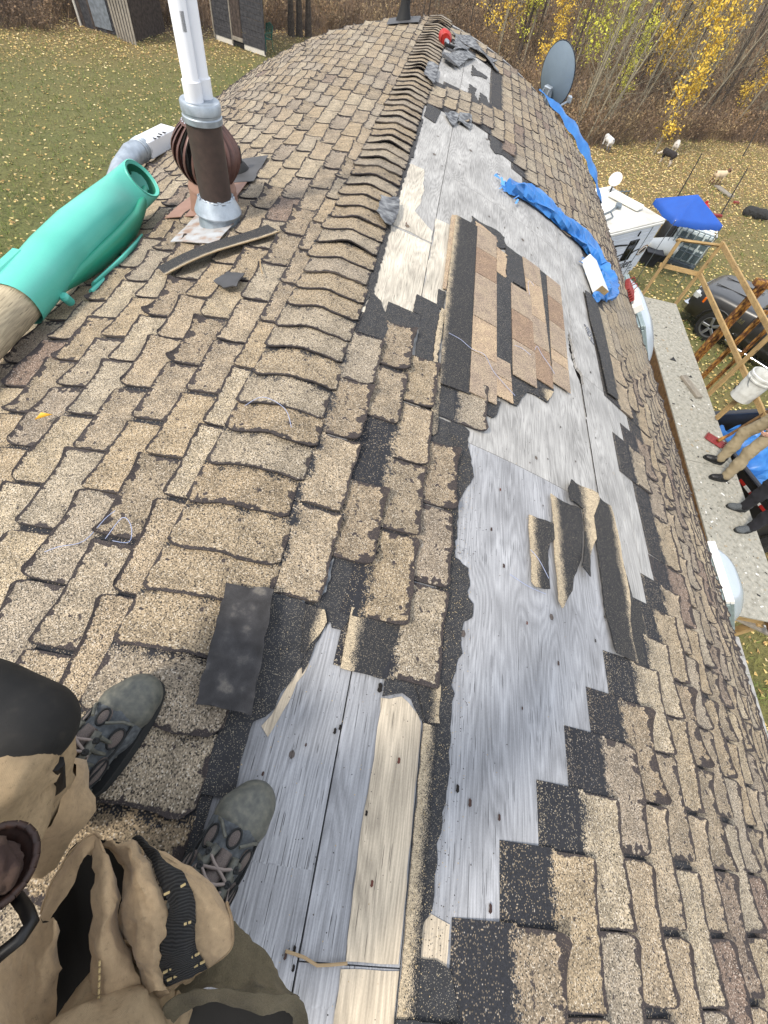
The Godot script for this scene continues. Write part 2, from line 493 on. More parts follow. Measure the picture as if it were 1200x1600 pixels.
func make_materials() -> void:
	make_shingle_textures()
	make_wood_texture()
	# new fawn and brown shingles of the repair patch
	var w := 512
	var r := rnd_bytes(w * w + 64, 41); var r2 := rnd_bytes(w * w + 64, 43); var a := noise_img(w, w, 12, 0.009, 2)
	var d := PackedByteArray(); d.resize(w * w * 3); var hd := PackedByteArray(); hd.resize(w * w)
	var db := d.duplicate(); var hb := hd.duplicate()
	for i in w * w:
		var g := (r[i] + r[i + 1] + r[i + 7]) / 765.0
		var bk := (i / w / 2) * 256 + (i % w) / 2
		g = g * 0.4 + r2[bk] / 255.0 * 0.6
		var t := clampf(a[i] / 255.0 * 1.6 - 0.4, 0.0, 1.0)
		var c := Color(0.62, 0.555, 0.475).lerp(Color(0.56, 0.495, 0.435), t)
		var k := 0.58 + 0.80 * g
		if r[bk] < 24: k *= 0.40
		elif r[bk] > 238: k *= 1.22
		d[i * 3] = clampi(int(c.r * k * 255), 0, 255); d[i * 3 + 1] = clampi(int(c.g * k * 255), 0, 255); d[i * 3 + 2] = clampi(int(c.b * k * 255), 0, 255)
		hd[i] = clampi(int(g * 200 + r2[i] * 0.2), 0, 255)
		# bare asphalt with stray granules
		var kb := 0.105 + 0.095 * g + (a[i] / 255.0 - 0.5) * 0.05
		var cb := Color(kb * 0.98, kb, kb * 1.09)
		if r2[(i / w / 2) * 256 + (i % w) / 2] > 241:
			cb = Color(0.62, 0.58, 0.50) * (0.6 + 0.5 * g)
		db[i * 3] = clampi(int(cb.r * 255), 0, 255); db[i * 3 + 1] = clampi(int(cb.g * 255), 0, 255); db[i * 3 + 2] = clampi(int(cb.b * 255), 0, 255)
		hb[i] = clampi(int(70 + g * 110 + (70 if r2[i] > 247 else 0)), 0, 255)
	var nm := normal_of(hd, w, w, 3.0)
	textured("new_shingle", tex_of(d, w, w), nm, 0.8, 0.95)
	textured("new_shingle_brown", M.new_shingle.albedo_texture, nm, 0.8, 0.95, Color(0.92, 0.87, 0.84))
	textured("new_shingle_pale", M.new_shingle.albedo_texture, nm, 0.8, 0.95, Color(1.1, 1.08, 1.04))
	textured("asphalt", tex_of(db, w, w), normal_of(hb, w, w, 2.5), 0.8, 0.78)
	textured("asphalt_grey", M.asphalt.albedo_texture, M.asphalt.normal_texture, 0.8, 0.85, Color(2.0, 2.05, 2.1))
	# shingle strip: granules along both long edges, bare asphalt between
	var sd := PackedByteArray(); sd.resize(256 * 512 * 3)
	var e1 := noise_img(256, 512, 31, 0.02, 4)
	for y in 512:
		for x in 256:
			var i := y * 256 + x
			var u := x / 255.0
			var edge := maxf(1.0 - u / 0.20, 1.0 - (1.0 - u) / 0.22) + (e1[i] / 255.0 - 0.5) * 0.45
			var g := (r[i] + r[i + 1] + r[i + 5]) / 765.0
			var c: Color
			if r2[i] / 255.0 < clampf(edge * 1.7, 0.05, 1.0):
				c = Color(0.69, 0.63, 0.53) * (0.6 + 0.75 * g)
				if r2[i + 3] < 30: c = c * 0.4
			else:
				var kb := 0.105 + 0.075 * g
				c = Color(kb * 0.98, kb, kb * 1.08)
			sd[i * 3] = clampi(int(c.r * 255), 0, 255); sd[i * 3 + 1] = clampi(int(c.g * 255), 0, 255); sd[i * 3 + 2] = clampi(int(c.b * 255), 0, 255)
	textured("strip", tex_of(sd, 256, 512), null, 1.0, 0.9)
	# painted metals, plastics, cloth
	mat("dark_gap", Color(0.055, 0.05, 0.048), 0.95)
	mottled("galvanised", [Color(0.50, 0.53, 0.56), Color(0.62, 0.66, 0.70), Color(0.72, 0.75, 0.78)], 0.4, 0.02, 0.45, 0.55, 0.6, 21, 0.04)
	mottled("flue_brown", [Color(0.20, 0.155, 0.14), Color(0.235, 0.185, 0.165), Color(0.27, 0.21, 0.19)], 0.3, 0.03, 0.6, 0.0, 0.8, 22, 0.08)
	mottled("turbine_brown", [Color(0.28, 0.19, 0.165), Color(0.37, 0.26, 0.235), Color(0.43, 0.32, 0.29)], 0.4, 0.02, 0.42, 0.15, 0.5, 23, 0.05)
	mottled("flashing_pinkish", [Color(0.52, 0.40, 0.34), Color(0.60, 0.47, 0.41)], 0.4, 0.02, 0.6, 0.1, 0.6, 24, 0.05)
	mottled("rusty_tin", [Color(0.44, 0.30, 0.21), Color(0.60, 0.50, 0.43), Color(0.66, 0.66, 0.66), Color(0.70, 0.71, 0.72), Color(0.72, 0.73, 0.74)], 0.35, 0.012, 0.55, 0.2, 0.6, 25, 0.06)
	mottled("grey_lead", [Color(0.22, 0.22, 0.225), Color(0.30, 0.30, 0.31)], 0.5, 0.015, 0.6, 0.1, 0.8, 26, 0.05)
	mottled("old_felt", [Color(0.09, 0.085, 0.085), Color(0.15, 0.145, 0.15), Color(0.21, 0.205, 0.21), Color(0.42, 0.40, 0.37)], 0.24, 0.014, 0.8, 0.0, 1.5, 57, 0.12)
	mat("white_pvc", Color(0.86, 0.87, 0.89), 0.35)
	mat("rubber", Color(0.06, 0.06, 0.065), 0.7)
	mottled("teal", [Color(0.27, 0.63, 0.57), Color(0.33, 0.71, 0.645), Color(0.40, 0.75, 0.69)], 1.2, 0.006, 0.38, 0.0, 0.2, 27, 0.01)
	mat("teal_keel", Color(0.17, 0.56, 0.46), 0.45)
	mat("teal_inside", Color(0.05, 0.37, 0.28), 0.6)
	mat("cream_paint", Color(0.80, 0.80, 0.76), 0.5)
	mottled("pale_log", [Color(0.50, 0.42, 0.31), Color(0.64, 0.55, 0.42), Color(0.72, 0.66, 0.55)], 0.5, 0.012, 0.8, 0.0, 2.0, 28, 0.08)
	mottled("blue_tarp", [Color(0.11, 0.34, 0.60), Color(0.17, 0.43, 0.70), Color(0.25, 0.51, 0.77)], 0.5, 0.012, 0.42, 0.0, 2.0, 29, 0.05)
	mat("blue_frayed", Color(0.32, 0.56, 0.85), 0.8)
	mottled("canopy_blue", [Color(0.06, 0.27, 0.60), Color(0.09, 0.33, 0.69)], 1.5, 0.008, 0.6, 0.0, 1.0, 30, 0.02)
	mottled("dish_grey", [Color(0.40, 0.46, 0.52), Color(0.47, 0.53, 0.58)], 1.0, 0.01, 0.5, 0.0, 0.3, 32, 0.02)
	mottled("torn_felt", [Color(0.15, 0.155, 0.17), Color(0.30, 0.31, 0.33), Color(0.48, 0.49, 0.50), Color(0.56, 0.57, 0.58)], 0.35, 0.02, 0.9, 0.0, 3.0, 33, 0.15)
	mat("red_paint", Color(0.62, 0.12, 0.09), 0.5)
	mottled("faded_red", [Color(0.40, 0.10, 0.10), Color(0.58, 0.20, 0.18)], 0.2, 0.02, 0.6, 0.1, 1.0, 34, 0.1)
	mat("black_plastic", Color(0.045, 0.045, 0.05), 0.5)
	mat("white_paint", Color(0.87, 0.87, 0.85), 0.5)
	mottled("flap_white", [Color(0.70, 0.68, 0.64), Color(0.84, 0.83, 0.80)], 0.3, 0.02, 0.7, 0.0, 1.0, 35, 0.05)
	var dome := mat("acrylic", Color(0.74, 0.79, 0.84, 0.62), 0.12); dome.transparency = BaseMaterial3D.TRANSPARENCY_ALPHA
	mottled("skylight_metal", [Color(0.50, 0.56, 0.57), Color(0.60, 0.66, 0.67)], 0.4, 0.02, 0.45, 0.3, 0.5, 36, 0.03)
	mottled("rust", [Color(0.20, 0.11, 0.07), Color(0.36, 0.22, 0.11), Color(0.62, 0.45, 0.20), Color(0.68, 0.53, 0.28)], 0.5, 0.02, 0.85, 0.1, 2.0, 37, 0.15)
	mottled("platform_ply", [Color(0.42, 0.41, 0.37), Color(0.53, 0.52, 0.48), Color(0.57, 0.565, 0.53), Color(0.59, 0.575, 0.53), Color(0.69, 0.685, 0.65)], 0.75, 0.034, 0.85, 0.0, 1.5, 38, 0.11)
	mottled("brown_beam", [Color(0.25, 0.17, 0.09), Color(0.38, 0.28, 0.16), Color(0.44, 0.34, 0.21)], 0.6, 0.02, 0.85, 0.0, 1.5, 39, 0.1)
	mottled("weathered_wall", [Color(0.13, 0.13, 0.145), Color(0.21, 0.21, 0.225), Color(0.30, 0.295, 0.30)], 0.9, 0.02, 0.95, 0.0, 2.0, 40, 0.12)
	mottled("weathered_brown", [Color(0.17, 0.14, 0.125), Color(0.25, 0.21, 0.19), Color(0.33, 0.29, 0.26)], 0.9, 0.02, 0.95, 0.0, 2.0, 42, 0.12)
	mottled("grey_tin", [Color(0.40, 0.43, 0.46), Color(0.55, 0.58, 0.62)], 0.8, 0.015, 0.5, 0.4, 0.6, 44, 0.04)
	mottled("rv_white", [Color(0.78, 0.81, 0.85), Color(0.84, 0.86, 0.89)], 1.5, 0.01, 0.4, 0.0, 0.3, 45, 0.015)
	mottled("rv_roof", [Color(0.66, 0.65, 0.62), Color(0.78, 0.775, 0.75), Color(0.84, 0.84, 0.82)], 2.0, 0.01, 0.7, 0.0, 0.5, 46, 0.03)
	mat("dark_glass", Color(0.02, 0.023, 0.025), 0.06)
	mat("truck_black", Color(0.018, 0.019, 0.022), 0.34).clearcoat_enabled = true
	mat("chrome", Color(0.72, 0.73, 0.75), 0.18, 1.0)
	mat("tyre", Color(0.035, 0.035, 0.035), 0.9)
	mat("alloy", Color(0.55, 0.56, 0.58), 0.3, 0.8)
	var lamp := mat("headlight_glass", Color(0.75, 0.77, 0.78), 0.1); lamp.metallic = 0.3
	mat("amber", Color(0.75, 0.36, 0.06), 0.2)
	var tote := mat("tote_plastic", Color(0.78, 0.83, 0.84, 0.75), 0.35); tote.transparency = BaseMaterial3D.TRANSPARENCY_ALPHA
	mat("tote_cage", Color(0.42, 0.46, 0.49), 0.4, 0.6)
	mat("tote_panel", Color(0.30, 0.36, 0.38), 0.5)
	mat("dark_blue_bin", Color(0.08, 0.09, 0.13), 0.5)
	mat("dark_line", Color(0.05, 0.035, 0.04), 0.7)
	mat("print_black", Color(0.05, 0.05, 0.055), 0.6)
	mat("wire", Color(0.60, 0.64, 0.76), 0.4)
	mat("twig", Color(0.62, 0.53, 0.40), 0.8)
	mat("leaf_yellow", Color(0.86, 0.68, 0.22), 0.6)
	mat("nail", Color(0.22, 0.14, 0.11), 0.5, 0.4)
	mat("knot_red", Color(0.33, 0.15, 0.09), 0.7)
	mat("rot", Color(0.07, 0.05, 0.035), 0.95)
	mat("chair_green", Color(0.10, 0.40, 0.33), 0.5)
	mottled("bucket_white", [Color(0.66, 0.66, 0.64), Color(0.80, 0.81, 0.80), Color(0.86, 0.87, 0.86)], 0.5, 0.012, 0.5, 0.0, 0.4, 47, 0.03)
	mottled("black_bin", [Color(0.05, 0.045, 0.045), Color(0.10, 0.09, 0.085)], 0.8, 0.01, 0.6, 0.0, 0.5, 48, 0.05)
	make_canvas(r, r2)
	mottled("suede", [Color(0.27, 0.245, 0.19), Color(0.35, 0.32, 0.25), Color(0.42, 0.38, 0.30)], 0.25, 0.015, 0.98, 0.0, 2.5, 50, 0.12)
	mottled("leather", [Color(0.11, 0.06, 0.045), Color(0.22, 0.125, 0.085)], 0.08, 0.02, 0.62, 0.0, 1.5, 51, 0.08)
	mottled("knee_cap", [Color(0.03, 0.03, 0.032), Color(0.06, 0.058, 0.056), Color(0.085, 0.08, 0.075), Color(0.17, 0.155, 0.135)], 0.10, 0.012, 0.78, 0.0, 1.6, 52, 0.08)
	mottled("boot_suede", [Color(0.19, 0.20, 0.215), Color(0.29, 0.31, 0.325), Color(0.41, 0.42, 0.42)], 0.07, 0.02, 0.85, 0.0, 2.0, 53, 0.1)
	mottled("boot_toe", [Color(0.23, 0.24, 0.235), Color(0.33, 0.335, 0.31), Color(0.45, 0.44, 0.39)], 0.07, 0.014, 0.6, 0.0, 1.0, 54, 0.06)
	mottled("boot_mesh", [Color(0.26, 0.235, 0.225), Color(0.47, 0.43, 0.41)], 0.03, 0.06, 0.9, 0.0, 3.0, 55, 0.35)
	mat("lace", Color(0.50, 0.46, 0.44), 0.9)
	mat("sole", Color(0.10, 0.11, 0.115), 0.8)
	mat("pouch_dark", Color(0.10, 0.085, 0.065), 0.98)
	mat("thread", Color(0.72, 0.64, 0.46), 0.9)
	var body := mat("body", Color.WHITE, 0.92); body.vertex_color_use_as_albedo = true
	# ribbed black webbing
	var kd := PackedByteArray(); kd.resize(64 * 64 * 3); var kh := PackedByteArray(); kh.resize(64 * 64)
	for y in 64:
		for x in 64:
			var v := 0.5 + 0.5 * sin(TAU * y / 8.0) * (0.8 + 0.2 * sin(TAU * x / 4.0))
			kh[y * 64 + x] = int(v * 255)
			var q := int(10 + v * 40 + r[y * 64 + x] * 0.04)
			for e in 3: kd[(y * 64 + x) * 3 + e] = q
	var kn := textured("webbing", tex_of(kd, 64, 64), normal_of(kh, 64, 64, 3.0), 1.0, 0.95)
	kn.uv1_scale = Vector3(3.2, 3.2, 3.2)

func make_shingle_textures() -> void:
	# sixteen tabs in one sheet: 0.30 m wide, 0.305 m high, the lower 0.13 m exposed
	var n := 1024
	var d := PackedByteArray(); d.resize(n * n * 3); var hd := PackedByteArray(); hd.resize(n * n)
	var r := rnd_bytes(n * n + 4096, 5); var r2 := rnd_bytes(n * n + 4096, 6)
	var fine := noise_img(n, n, 7, 0.045, 4); var broad := noise_img(n, n, 8, 0.011, 3); var mid := noise_img(n, n, 9, 0.024, 5)
	for ty in 4:
		for tx in 4:
			var k := ty * 4 + tx
			var wear: float = [0.5, 0.8, 0.35, 1.0, 0.6, 0.25, 0.9, 0.7, 0.4, 1.1, 0.55, 0.3, 0.75, 0.5, 0.95, 0.2][k]
			var c0: Color = [Color(0.669, 0.596, 0.473), Color(0.640, 0.571, 0.462), Color(0.688, 0.611, 0.489), Color(0.630, 0.557, 0.446), Color(0.659, 0.596, 0.489), Color(0.692, 0.621, 0.495), Color(0.625, 0.562, 0.468), Color(0.659, 0.582, 0.457),
				Color(0.679, 0.606, 0.489), Color(0.583, 0.507, 0.419), Color(0.650, 0.592, 0.495), Color(0.688, 0.606, 0.473), Color(0.535, 0.453, 0.380), Color(0.669, 0.611, 0.506), Color(0.612, 0.547, 0.441), Color(0.702, 0.636, 0.517)][k]
			for y in 256:
				var v := y / 255.0
				for x in 256:
					var u := x / 255.0
					var i := (ty * 256 + y) * n + tx * 256 + x
					var blk := ((ty * 256 + y) / 2) * 512 + (tx * 256 + x) / 2
					var g := r[i] / 255.0 * 0.34 + r2[blk] / 255.0 * 0.66
					var rb := r[blk + 7]
					var f := fine[i] / 255.0 - 0.5; var b := broad[i] / 255.0 - 0.5; var m := mid[i] / 255.0 - 0.5
					var c: Color
					var hgt := 90.0 + 110.0 * g
					var cover := clampf((v - 0.50) / 0.10 + f * 1.6 + b * 1.2, 0.0, 1.0)
					if v < 0.46: cover = maxf(cover * 0.5, 0.10 if v > 0.1 else 0.25)
					# granules worn away along the lower edge, the sides and in spots
					var e := minf((1.0 - v) * 0.305, minf(u, 1.0 - u) * 0.30 + (0.0 if v > 0.60 else 0.05))
					var bare := e < 0.003 + wear * (0.009 + 0.055 * (m + 0.03) + 0.035 * b + 0.030 * f) and v > 0.56
					if (1.0 - v) * 0.305 < 0.0085 + 0.012 * f + 0.010 * m and v > 0.56: bare = true
					if e < 0.0048 + 0.009 * f + 0.004 * b and v > 0.56: bare = true
					if not bare and v > 0.6 and m + f * 0.75 > 0.43 - wear * 0.15: bare = true
					if bare:
						var q := 0.12 + 0.09 * (m + 0.5) + 0.05 * g
						c = Color(q * 1.10, q * 0.97, q * 0.92)
						hgt = 60.0 + 40.0 * g
						if r2[i] < 12: c = c0 * 0.8
					elif r2[blk + 99] / 255.0 < cover:
						var kk := (0.60 + 0.66 * g) * (0.95 + b * 0.34)
						c = c0 * kk
						if rb < 23 or r[i] < 8: c = c0 * 0.34
						elif rb > 236: c = c0.lerp(Color(0.88, 0.84, 0.76), 0.6)
						else: hgt = 60.0 + 150.0 * g
					else:
						var q2 := 0.11 + 0.085 * g
						c = Color(q2 * 0.98, q2, q2 * 1.08)
						hgt = 50.0 + 60.0 * g
					d[i * 3] = clampi(int(c.r * 255), 0, 255); d[i * 3 + 1] = clampi(int(c.g * 255), 0, 255); d[i * 3 + 2] = clampi(int(c.b * 255), 0, 255)
					hd[i] = clampi(int(hgt), 0, 255)
	textured("shingle", tex_of(d, n, n), normal_of(hd, n, n, 4.0), 0.9, 0.95, Color(0.945, 0.955, 0.995))
	textured("cap_shingle", M.shingle.albedo_texture, M.shingle.normal_texture, 0.9, 0.95, Color(0.925, 0.93, 0.965))

func make_wood_texture() -> void:
	# weathered plywood: 1.22 m across the grain (u), 2.44 m along it (v)
	var w := 1024; var h := 1024
	var s1 := stretched(w, h, 61, 0.22, 14, 3); var s2 := stretched(w, h, 62, 0.03, 14, 3); var s3 := stretched(w, h, 63, 0.33, 20, 2)
	var warp := stretched(w, h, 64, 0.006, 4, 2); var r := rnd_bytes(w * h, 65)
	var blot := noise_img(w, h, 66, 0.006, 4)
	var kr := RandomNumberGenerator.new(); kr.seed = 9
	var knots := []
	for i in 14: knots.append(Vector3(kr.randf(), kr.randf(), kr.randf_range(0.004, 0.011)))
	var d := PackedByteArray(); d.resize(w * h * 3); var hd := PackedByteArray(); hd.resize(w * h)
	for y in h:
		for x in w:
			var i := y * w + x
			var wp := warp[i] / 255.0
			var ring := sin(wp * 95.0 + (s2[i] / 255.0) * 4.0 + x * 0.04)
			ring = ring * absf(ring)
			var l := 0.83 + 0.050 * ring + 0.26 * (s1[i] / 255.0 - 0.5) + 0.07 * (s2[i] / 255.0 - 0.5) + 0.27 * (blot[i] / 255.0 - 0.5) + (r[i] / 255.0 - 0.5) * 0.05
			var hg := 150.0 + 24.0 * ring + 70.0 * (s1[i] / 255.0 - 0.5)
			var chk := s3[i] / 255.0 + 0.10 * (blot[i] / 255.0 - 0.5)
			if chk > 0.785:
				var dd := clampf((chk - 0.785) / 0.05, 0.0, 1.0)
				l *= 1.0 - 0.50 * dd; hg -= 80.0 * dd
			var c := Color(l, l, l)
			d[i * 3] = clampi(int(c.r * 255), 0, 255); d[i * 3 + 1] = clampi(int(c.g * 255), 0, 255); d[i * 3 + 2] = clampi(int(c.b * 255), 0, 255)
			hd[i] = clampi(int(hg), 0, 255)
	for kn in knots:
		var cx := int(kn.x * w); var cy := int(kn.y * h); var rad: float = kn.z
		var px := int(rad * 3.4 / 1.22 * w); var py := int(rad * 4.4 / 2.44 * h)
		for y in range(cy - py, cy + py):
			for x in range(cx - px, cx + px):
				var dx := (x - cx) * 1.22 / w; var dy := (y - cy) * 2.44 / h * 0.75
				var q := sqrt(dx * dx + dy * dy) / rad
				if q > 3.2: continue
				var i := posmod(y, h) * w + posmod(x, w)
				var k := 1.0
				if q < 1.0: k = 0.42 + 0.25 * absf(sin(q * 9.0))
				elif q < 1.2: k = 0.40
				else: k = 1.0 - 0.16 * (0.5 + 0.5 * sin(q * 14.0)) * (3.2 - q) / 2.0
				for e in 3: d[i * 3 + e] = clampi(int(d[i * 3 + e] * k * (1.0 if q > 1.2 else [1.05, 0.95, 0.88][e])), 0, 255)
				hd[i] = clampi(int(hd[i] * (0.5 + 0.5 * k)), 0, 255)
	var t := tex_of(d, w, h); var nm := normal_of(hd, w, h, 2.2)
	textured("wood_grey", t, nm, 0.8, 0.85, Color(0.67, 0.675, 0.69))
	textured("wood_silver", t, nm, 0.8, 0.85, Color(0.715, 0.71, 0.70))
	textured("wood_fresh", t, nm, 0.6, 0.8, Color(0.85, 0.79, 0.695))
	textured("wood_pale", t, nm, 0.6, 0.8, Color(0.86, 0.825, 0.76))
	textured("lumber", t, nm, 0.8, 0.85, Color(0.74, 0.62, 0.42), Vector3(0.82, 0.41, 1))
	textured("pole_wood", t, nm, 0.8, 0.85, Color(0.80, 0.74, 0.62), Vector3(1.4, 0.6, 1))
	textured("lumber_grey", t, nm, 0.8, 0.85, Color(0.62, 0.59, 0.54), Vector3(0.82, 0.41, 1))
	textured("lumber_yellow", t, nm, 0.8, 0.85, Color(0.70, 0.55, 0.30), Vector3(0.82, 0.41, 1))

func make_canvas(r: PackedByteArray, r2: PackedByteArray) -> void:
	var w := 512
	var b := noise_img(w, w, 71, 0.008, 5); var c2 := noise_img(w, w, 72, 0.03, 4)
	var d := PackedByteArray(); d.resize(w * w * 3); var hd := PackedByteArray(); hd.resize(w * w); var dg := d.duplicate()
	for y in w:
		for x in w:
			var i := y * w + x
			var tw := 0.5 + 0.5 * sin(TAU * (x + y * 2) / 8.0); var th := 0.5 + 0.5 * sin(TAU * (x * 2 - y) / 8.0)
			var k := 0.84 + 0.10 * tw + 0.05 * th + 0.26 * (b[i] / 255.0 - 0.5) + 0.16 * (c2[i] / 255.0 - 0.5) + 0.10 * (r[i] / 255.0 - 0.5)
			if b[i] > 168 and r2[i] > 120: k *= 0.90
			if c2[i] < 62: k *= 0.86
			var c := Color(0.70, 0.60, 0.465) * k
			d[i * 3] = clampi(int(c.r * 255), 0, 255); d[i * 3 + 1] = clampi(int(c.g * 255), 0, 255); d[i * 3 + 2] = clampi(int(c.b * 255), 0, 255)
			var q := clampi(int(k * 238), 0, 255)
			for e in 3: dg[i * 3 + e] = q
			hd[i] = clampi(int(90 + 90 * tw + 30 * th + 30 * (c2[i] / 255.0)), 0, 255)
	var nm := normal_of(hd, w, w, 2.0)
	var m := textured("canvas", tex_of(d, w, w), nm, 0.8, 0.97); m.uv1_triplanar = true; m.uv1_scale = Vector3.ONE / 0.16
	m.rim_enabled = true; m.rim = 0.2
	var m2 := textured("body_canvas", tex_of(dg, w, w), nm, 0.8, 0.97); m2.uv1_triplanar = true; m2.uv1_scale = Vector3.ONE / 0.16; m2.vertex_color_use_as_albedo = true

# ---------------------------------------------------------------- ground
func edge_z(x: float) -> float:        # where the wood begins, metres away
	var px := [-80.0, -45.0, -19.5, -12.0, -8.0, 1.0, 4.5, 6.8, 10.7, 15.5, 20.5, 45.0, 90.0]
	var pz := [4.0, 13.0, 24.6, 30.6, 36.0, 42.0, 36.0, 28.0, 31.5, 35.0, 37.5, 50.0, 60.0]
	for i in px.size() - 1:
		if x < px[i + 1]: return lerpf(pz[i], pz[i + 1], clampf((x - px[i]) / (px[i + 1] - px[i]), 0.0, 1.0))
	return 60.0

func build_ground() -> void:
	var st := mb()
	var nz := FastNoiseLite.new(); nz.seed = 3; nz.frequency = 0.22; nz.fractal_octaves = 4
	var n2 := FastNoiseLite.new(); n2.seed = 8; n2.frequency = 0.06; n2.fractal_octaves = 2
	var n := 150
	var co := []
	for i in n + 1:
		var t := (float(i) / n - 0.5) * 2.0
		co.append(signf(t) * (60.0 * absf(t) + 540.0 * pow(absf(t), 6.0)))
	var vs := []; var cs := []
	for i in n + 1:
		for j in n + 1:
			var x: float = co[i]; var z: float = co[j] + 18.0
			var e := z - edge_z(x)
			var y := GROUND + nz.get_noise_2d(x, z) * 0.06
			if e > 2.0: y += minf(e - 2.0, 60.0) * 0.012
			var green := Color(0.135, 0.150, 0.045); var gold := Color(0.27, 0.19, 0.08); var litter := Color(0.15, 0.098, 0.06)
			var q := clampf(0.40 + n2.get_noise_2d(x, z) * 0.7 + nz.get_noise_2d(x * 2.0, z * 2.0) * 0.5, 0.0, 1.0)
			if x > 0.0: q = clampf(q * 0.7 + smoothstep(16.0, 3.0, -e) * 1.15 + smoothstep(6.0, 9.0, x) * 0.12, 0.0, 1.0)
			else: q = clampf(q * 0.32 + smoothstep(9.0, 0.0, -e) * 0.75, 0.0, 1.0)
			var c := green.lerp(gold, q)
			c = c.lerp(litter, smoothstep(-1.5, 2.0, e + nz.get_noise_2d(x * 3.0, z * 3.0) * 2.0))
			vs.append(W3(x, y, z)); cs.append(c)
	for i in n:
		for j in n:
			var q := [i * (n + 1) + j, (i + 1) * (n + 1) + j, (i + 1) * (n + 1) + j + 1, i * (n + 1) + j + 1]
			for w in [0, 1, 2, 0, 2, 3]:
				st.set_color(cs[q[w]]); st.set_uv(Vector2(vs[q[w]].x, vs[q[w]].z)); st.add_vertex(vs[q[w]])
	var m := mottled("ground", [Color(0.62, 0.62, 0.60), Color(0.86, 0.86, 0.84), Color(1, 1, 0.98)], 1.7, 0.05, 1.0, 0.0, 4.0, 70, 0.35)
	m.vertex_color_use_as_albedo = true; m.uv1_world_triplanar = true
	tag(obj("ground", st, m), "", "", "", "structure")
	# grass blades and fallen leaves
	var g := mb(true)
	for k in 5:
		var a := TAU * k / 5.0 + k * 0.7; var d := Vector3(cos(a), 0, sin(a)); var sd := Vector3(-d.z, 0, d.x) * 0.006
		var b := d * 0.02; var t := d * (0.05 + 0.012 * k) + Vector3.UP * (0.085 - 0.008 * k)
		tri(g, b - sd, b + sd, t)
	g.generate_normals()
	scatter("grass", g.commit(), 48000, 1, func(p: Vector2) -> float: return 1.0 if edge_z(p.x) - p.y > 0.3 else 0.0,
		[Color(0.15, 0.19, 0.045), Color(0.20, 0.20, 0.06), Color(0.115, 0.155, 0.035), Color(0.28, 0.24, 0.11)], 0.7, 1.5, "grass", "short autumn lawn grass around the arched building")
	var lf := mb(true)
	var l := 0.036
	quad(lf, Vector3(-l, 0.006, -l * 0.75), Vector3(l * 0.5, 0.012, -l * 0.8), Vector3(l * 1.2, 0.004, 0), Vector3(0, 0.02, 0))
	quad(lf, Vector3(-l, 0.006, -l * 0.75), Vector3(0, 0.02, 0), Vector3(l * 0.4, 0.003, l * 0.8), Vector3(-l * 0.8, 0.018, l * 0.7))
	lf.generate_normals()
	scatter("fallen_leaves", lf.commit(), 95000, 2, func(p: Vector2) -> float:
		var e := edge_z(p.x) - p.y
		if p.x > 0.0: return clampf(0.30 + smoothstep(14.0, 4.0, e) * 0.8, 0.0, 1.0) if e > -6.0 else 0.5
		return clampf(0.15 + smoothstep(8.0, 1.0, e) * 0.6, 0.0, 1.0) if e > -5.0 else 0.4,
		[Color(0.62, 0.46, 0.19), Color(0.52, 0.37, 0.14), Color(0.68, 0.56, 0.32), Color(0.42, 0.27, 0.11), Color(0.64, 0.53, 0.22)], 0.6, 1.25, "leaves", "yellow and tan fallen leaves strewn over the lawn")

func scatter(called: String, mesh: Mesh, count: int, sd: int, dens: Callable, cols: Array, s0: float, s1: float, cat: String, label: String) -> void:
	var r := RandomNumberGenerator.new(); r.seed = sd * 77
	var xs := []
	var tries := 0
	while xs.size() < count and tries < count * 8:
		tries += 1
		var ang := r.randf_range(-1.15, 1.45); var dist := 4.0 + 44.0 * pow(r.randf(), 0.75)
		var p := Vector2(sin(ang) * dist, cos(ang) * dist)
		if p.x > -5.0 and p.x < 4.4 and p.y < 8.4: continue
		if r.randf() > dens.call(p): continue
		xs.append(p)
	var mm := MultiMesh.new(); mm.transform_format = MultiMesh.TRANSFORM_3D; mm.use_colors = true; mm.mesh = mesh; mm.instance_count = xs.size()
	for i in xs.size():
		var p: Vector2 = xs[i]
		var b := Basis(Vector3.UP, r.randf() * TAU) * Basis(Vector3.RIGHT, r.randf_range(-0.35, 0.35)) * Basis(Vector3.BACK, r.randf_range(-0.35, 0.35))
		var e := p.y - edge_z(p.x)
		mm.set_instance_transform(i, Transform3D(b.scaled(Vector3.ONE * r.randf_range(s0, s1)), W3(p.x, GROUND + 0.03 + (minf(e - 2.0, 60.0) * 0.012 if e > 2.0 else 0.0), p.y)))
		var c: Color = cols[r.randi() % cols.size()] * r.randf_range(0.75, 1.2)
		mm.set_instance_color(i, c)
	var o := MultiMeshInstance3D.new(); o.multimesh = mm; o.name = numbered(called)
	var m := mat(called, Color.WHITE, 0.9); m.vertex_color_use_as_albedo = true; m.cull_mode = BaseMaterial3D.CULL_DISABLED
	o.material_override = m; add_child(o)
	tag(o, label, cat, "", "stuff")

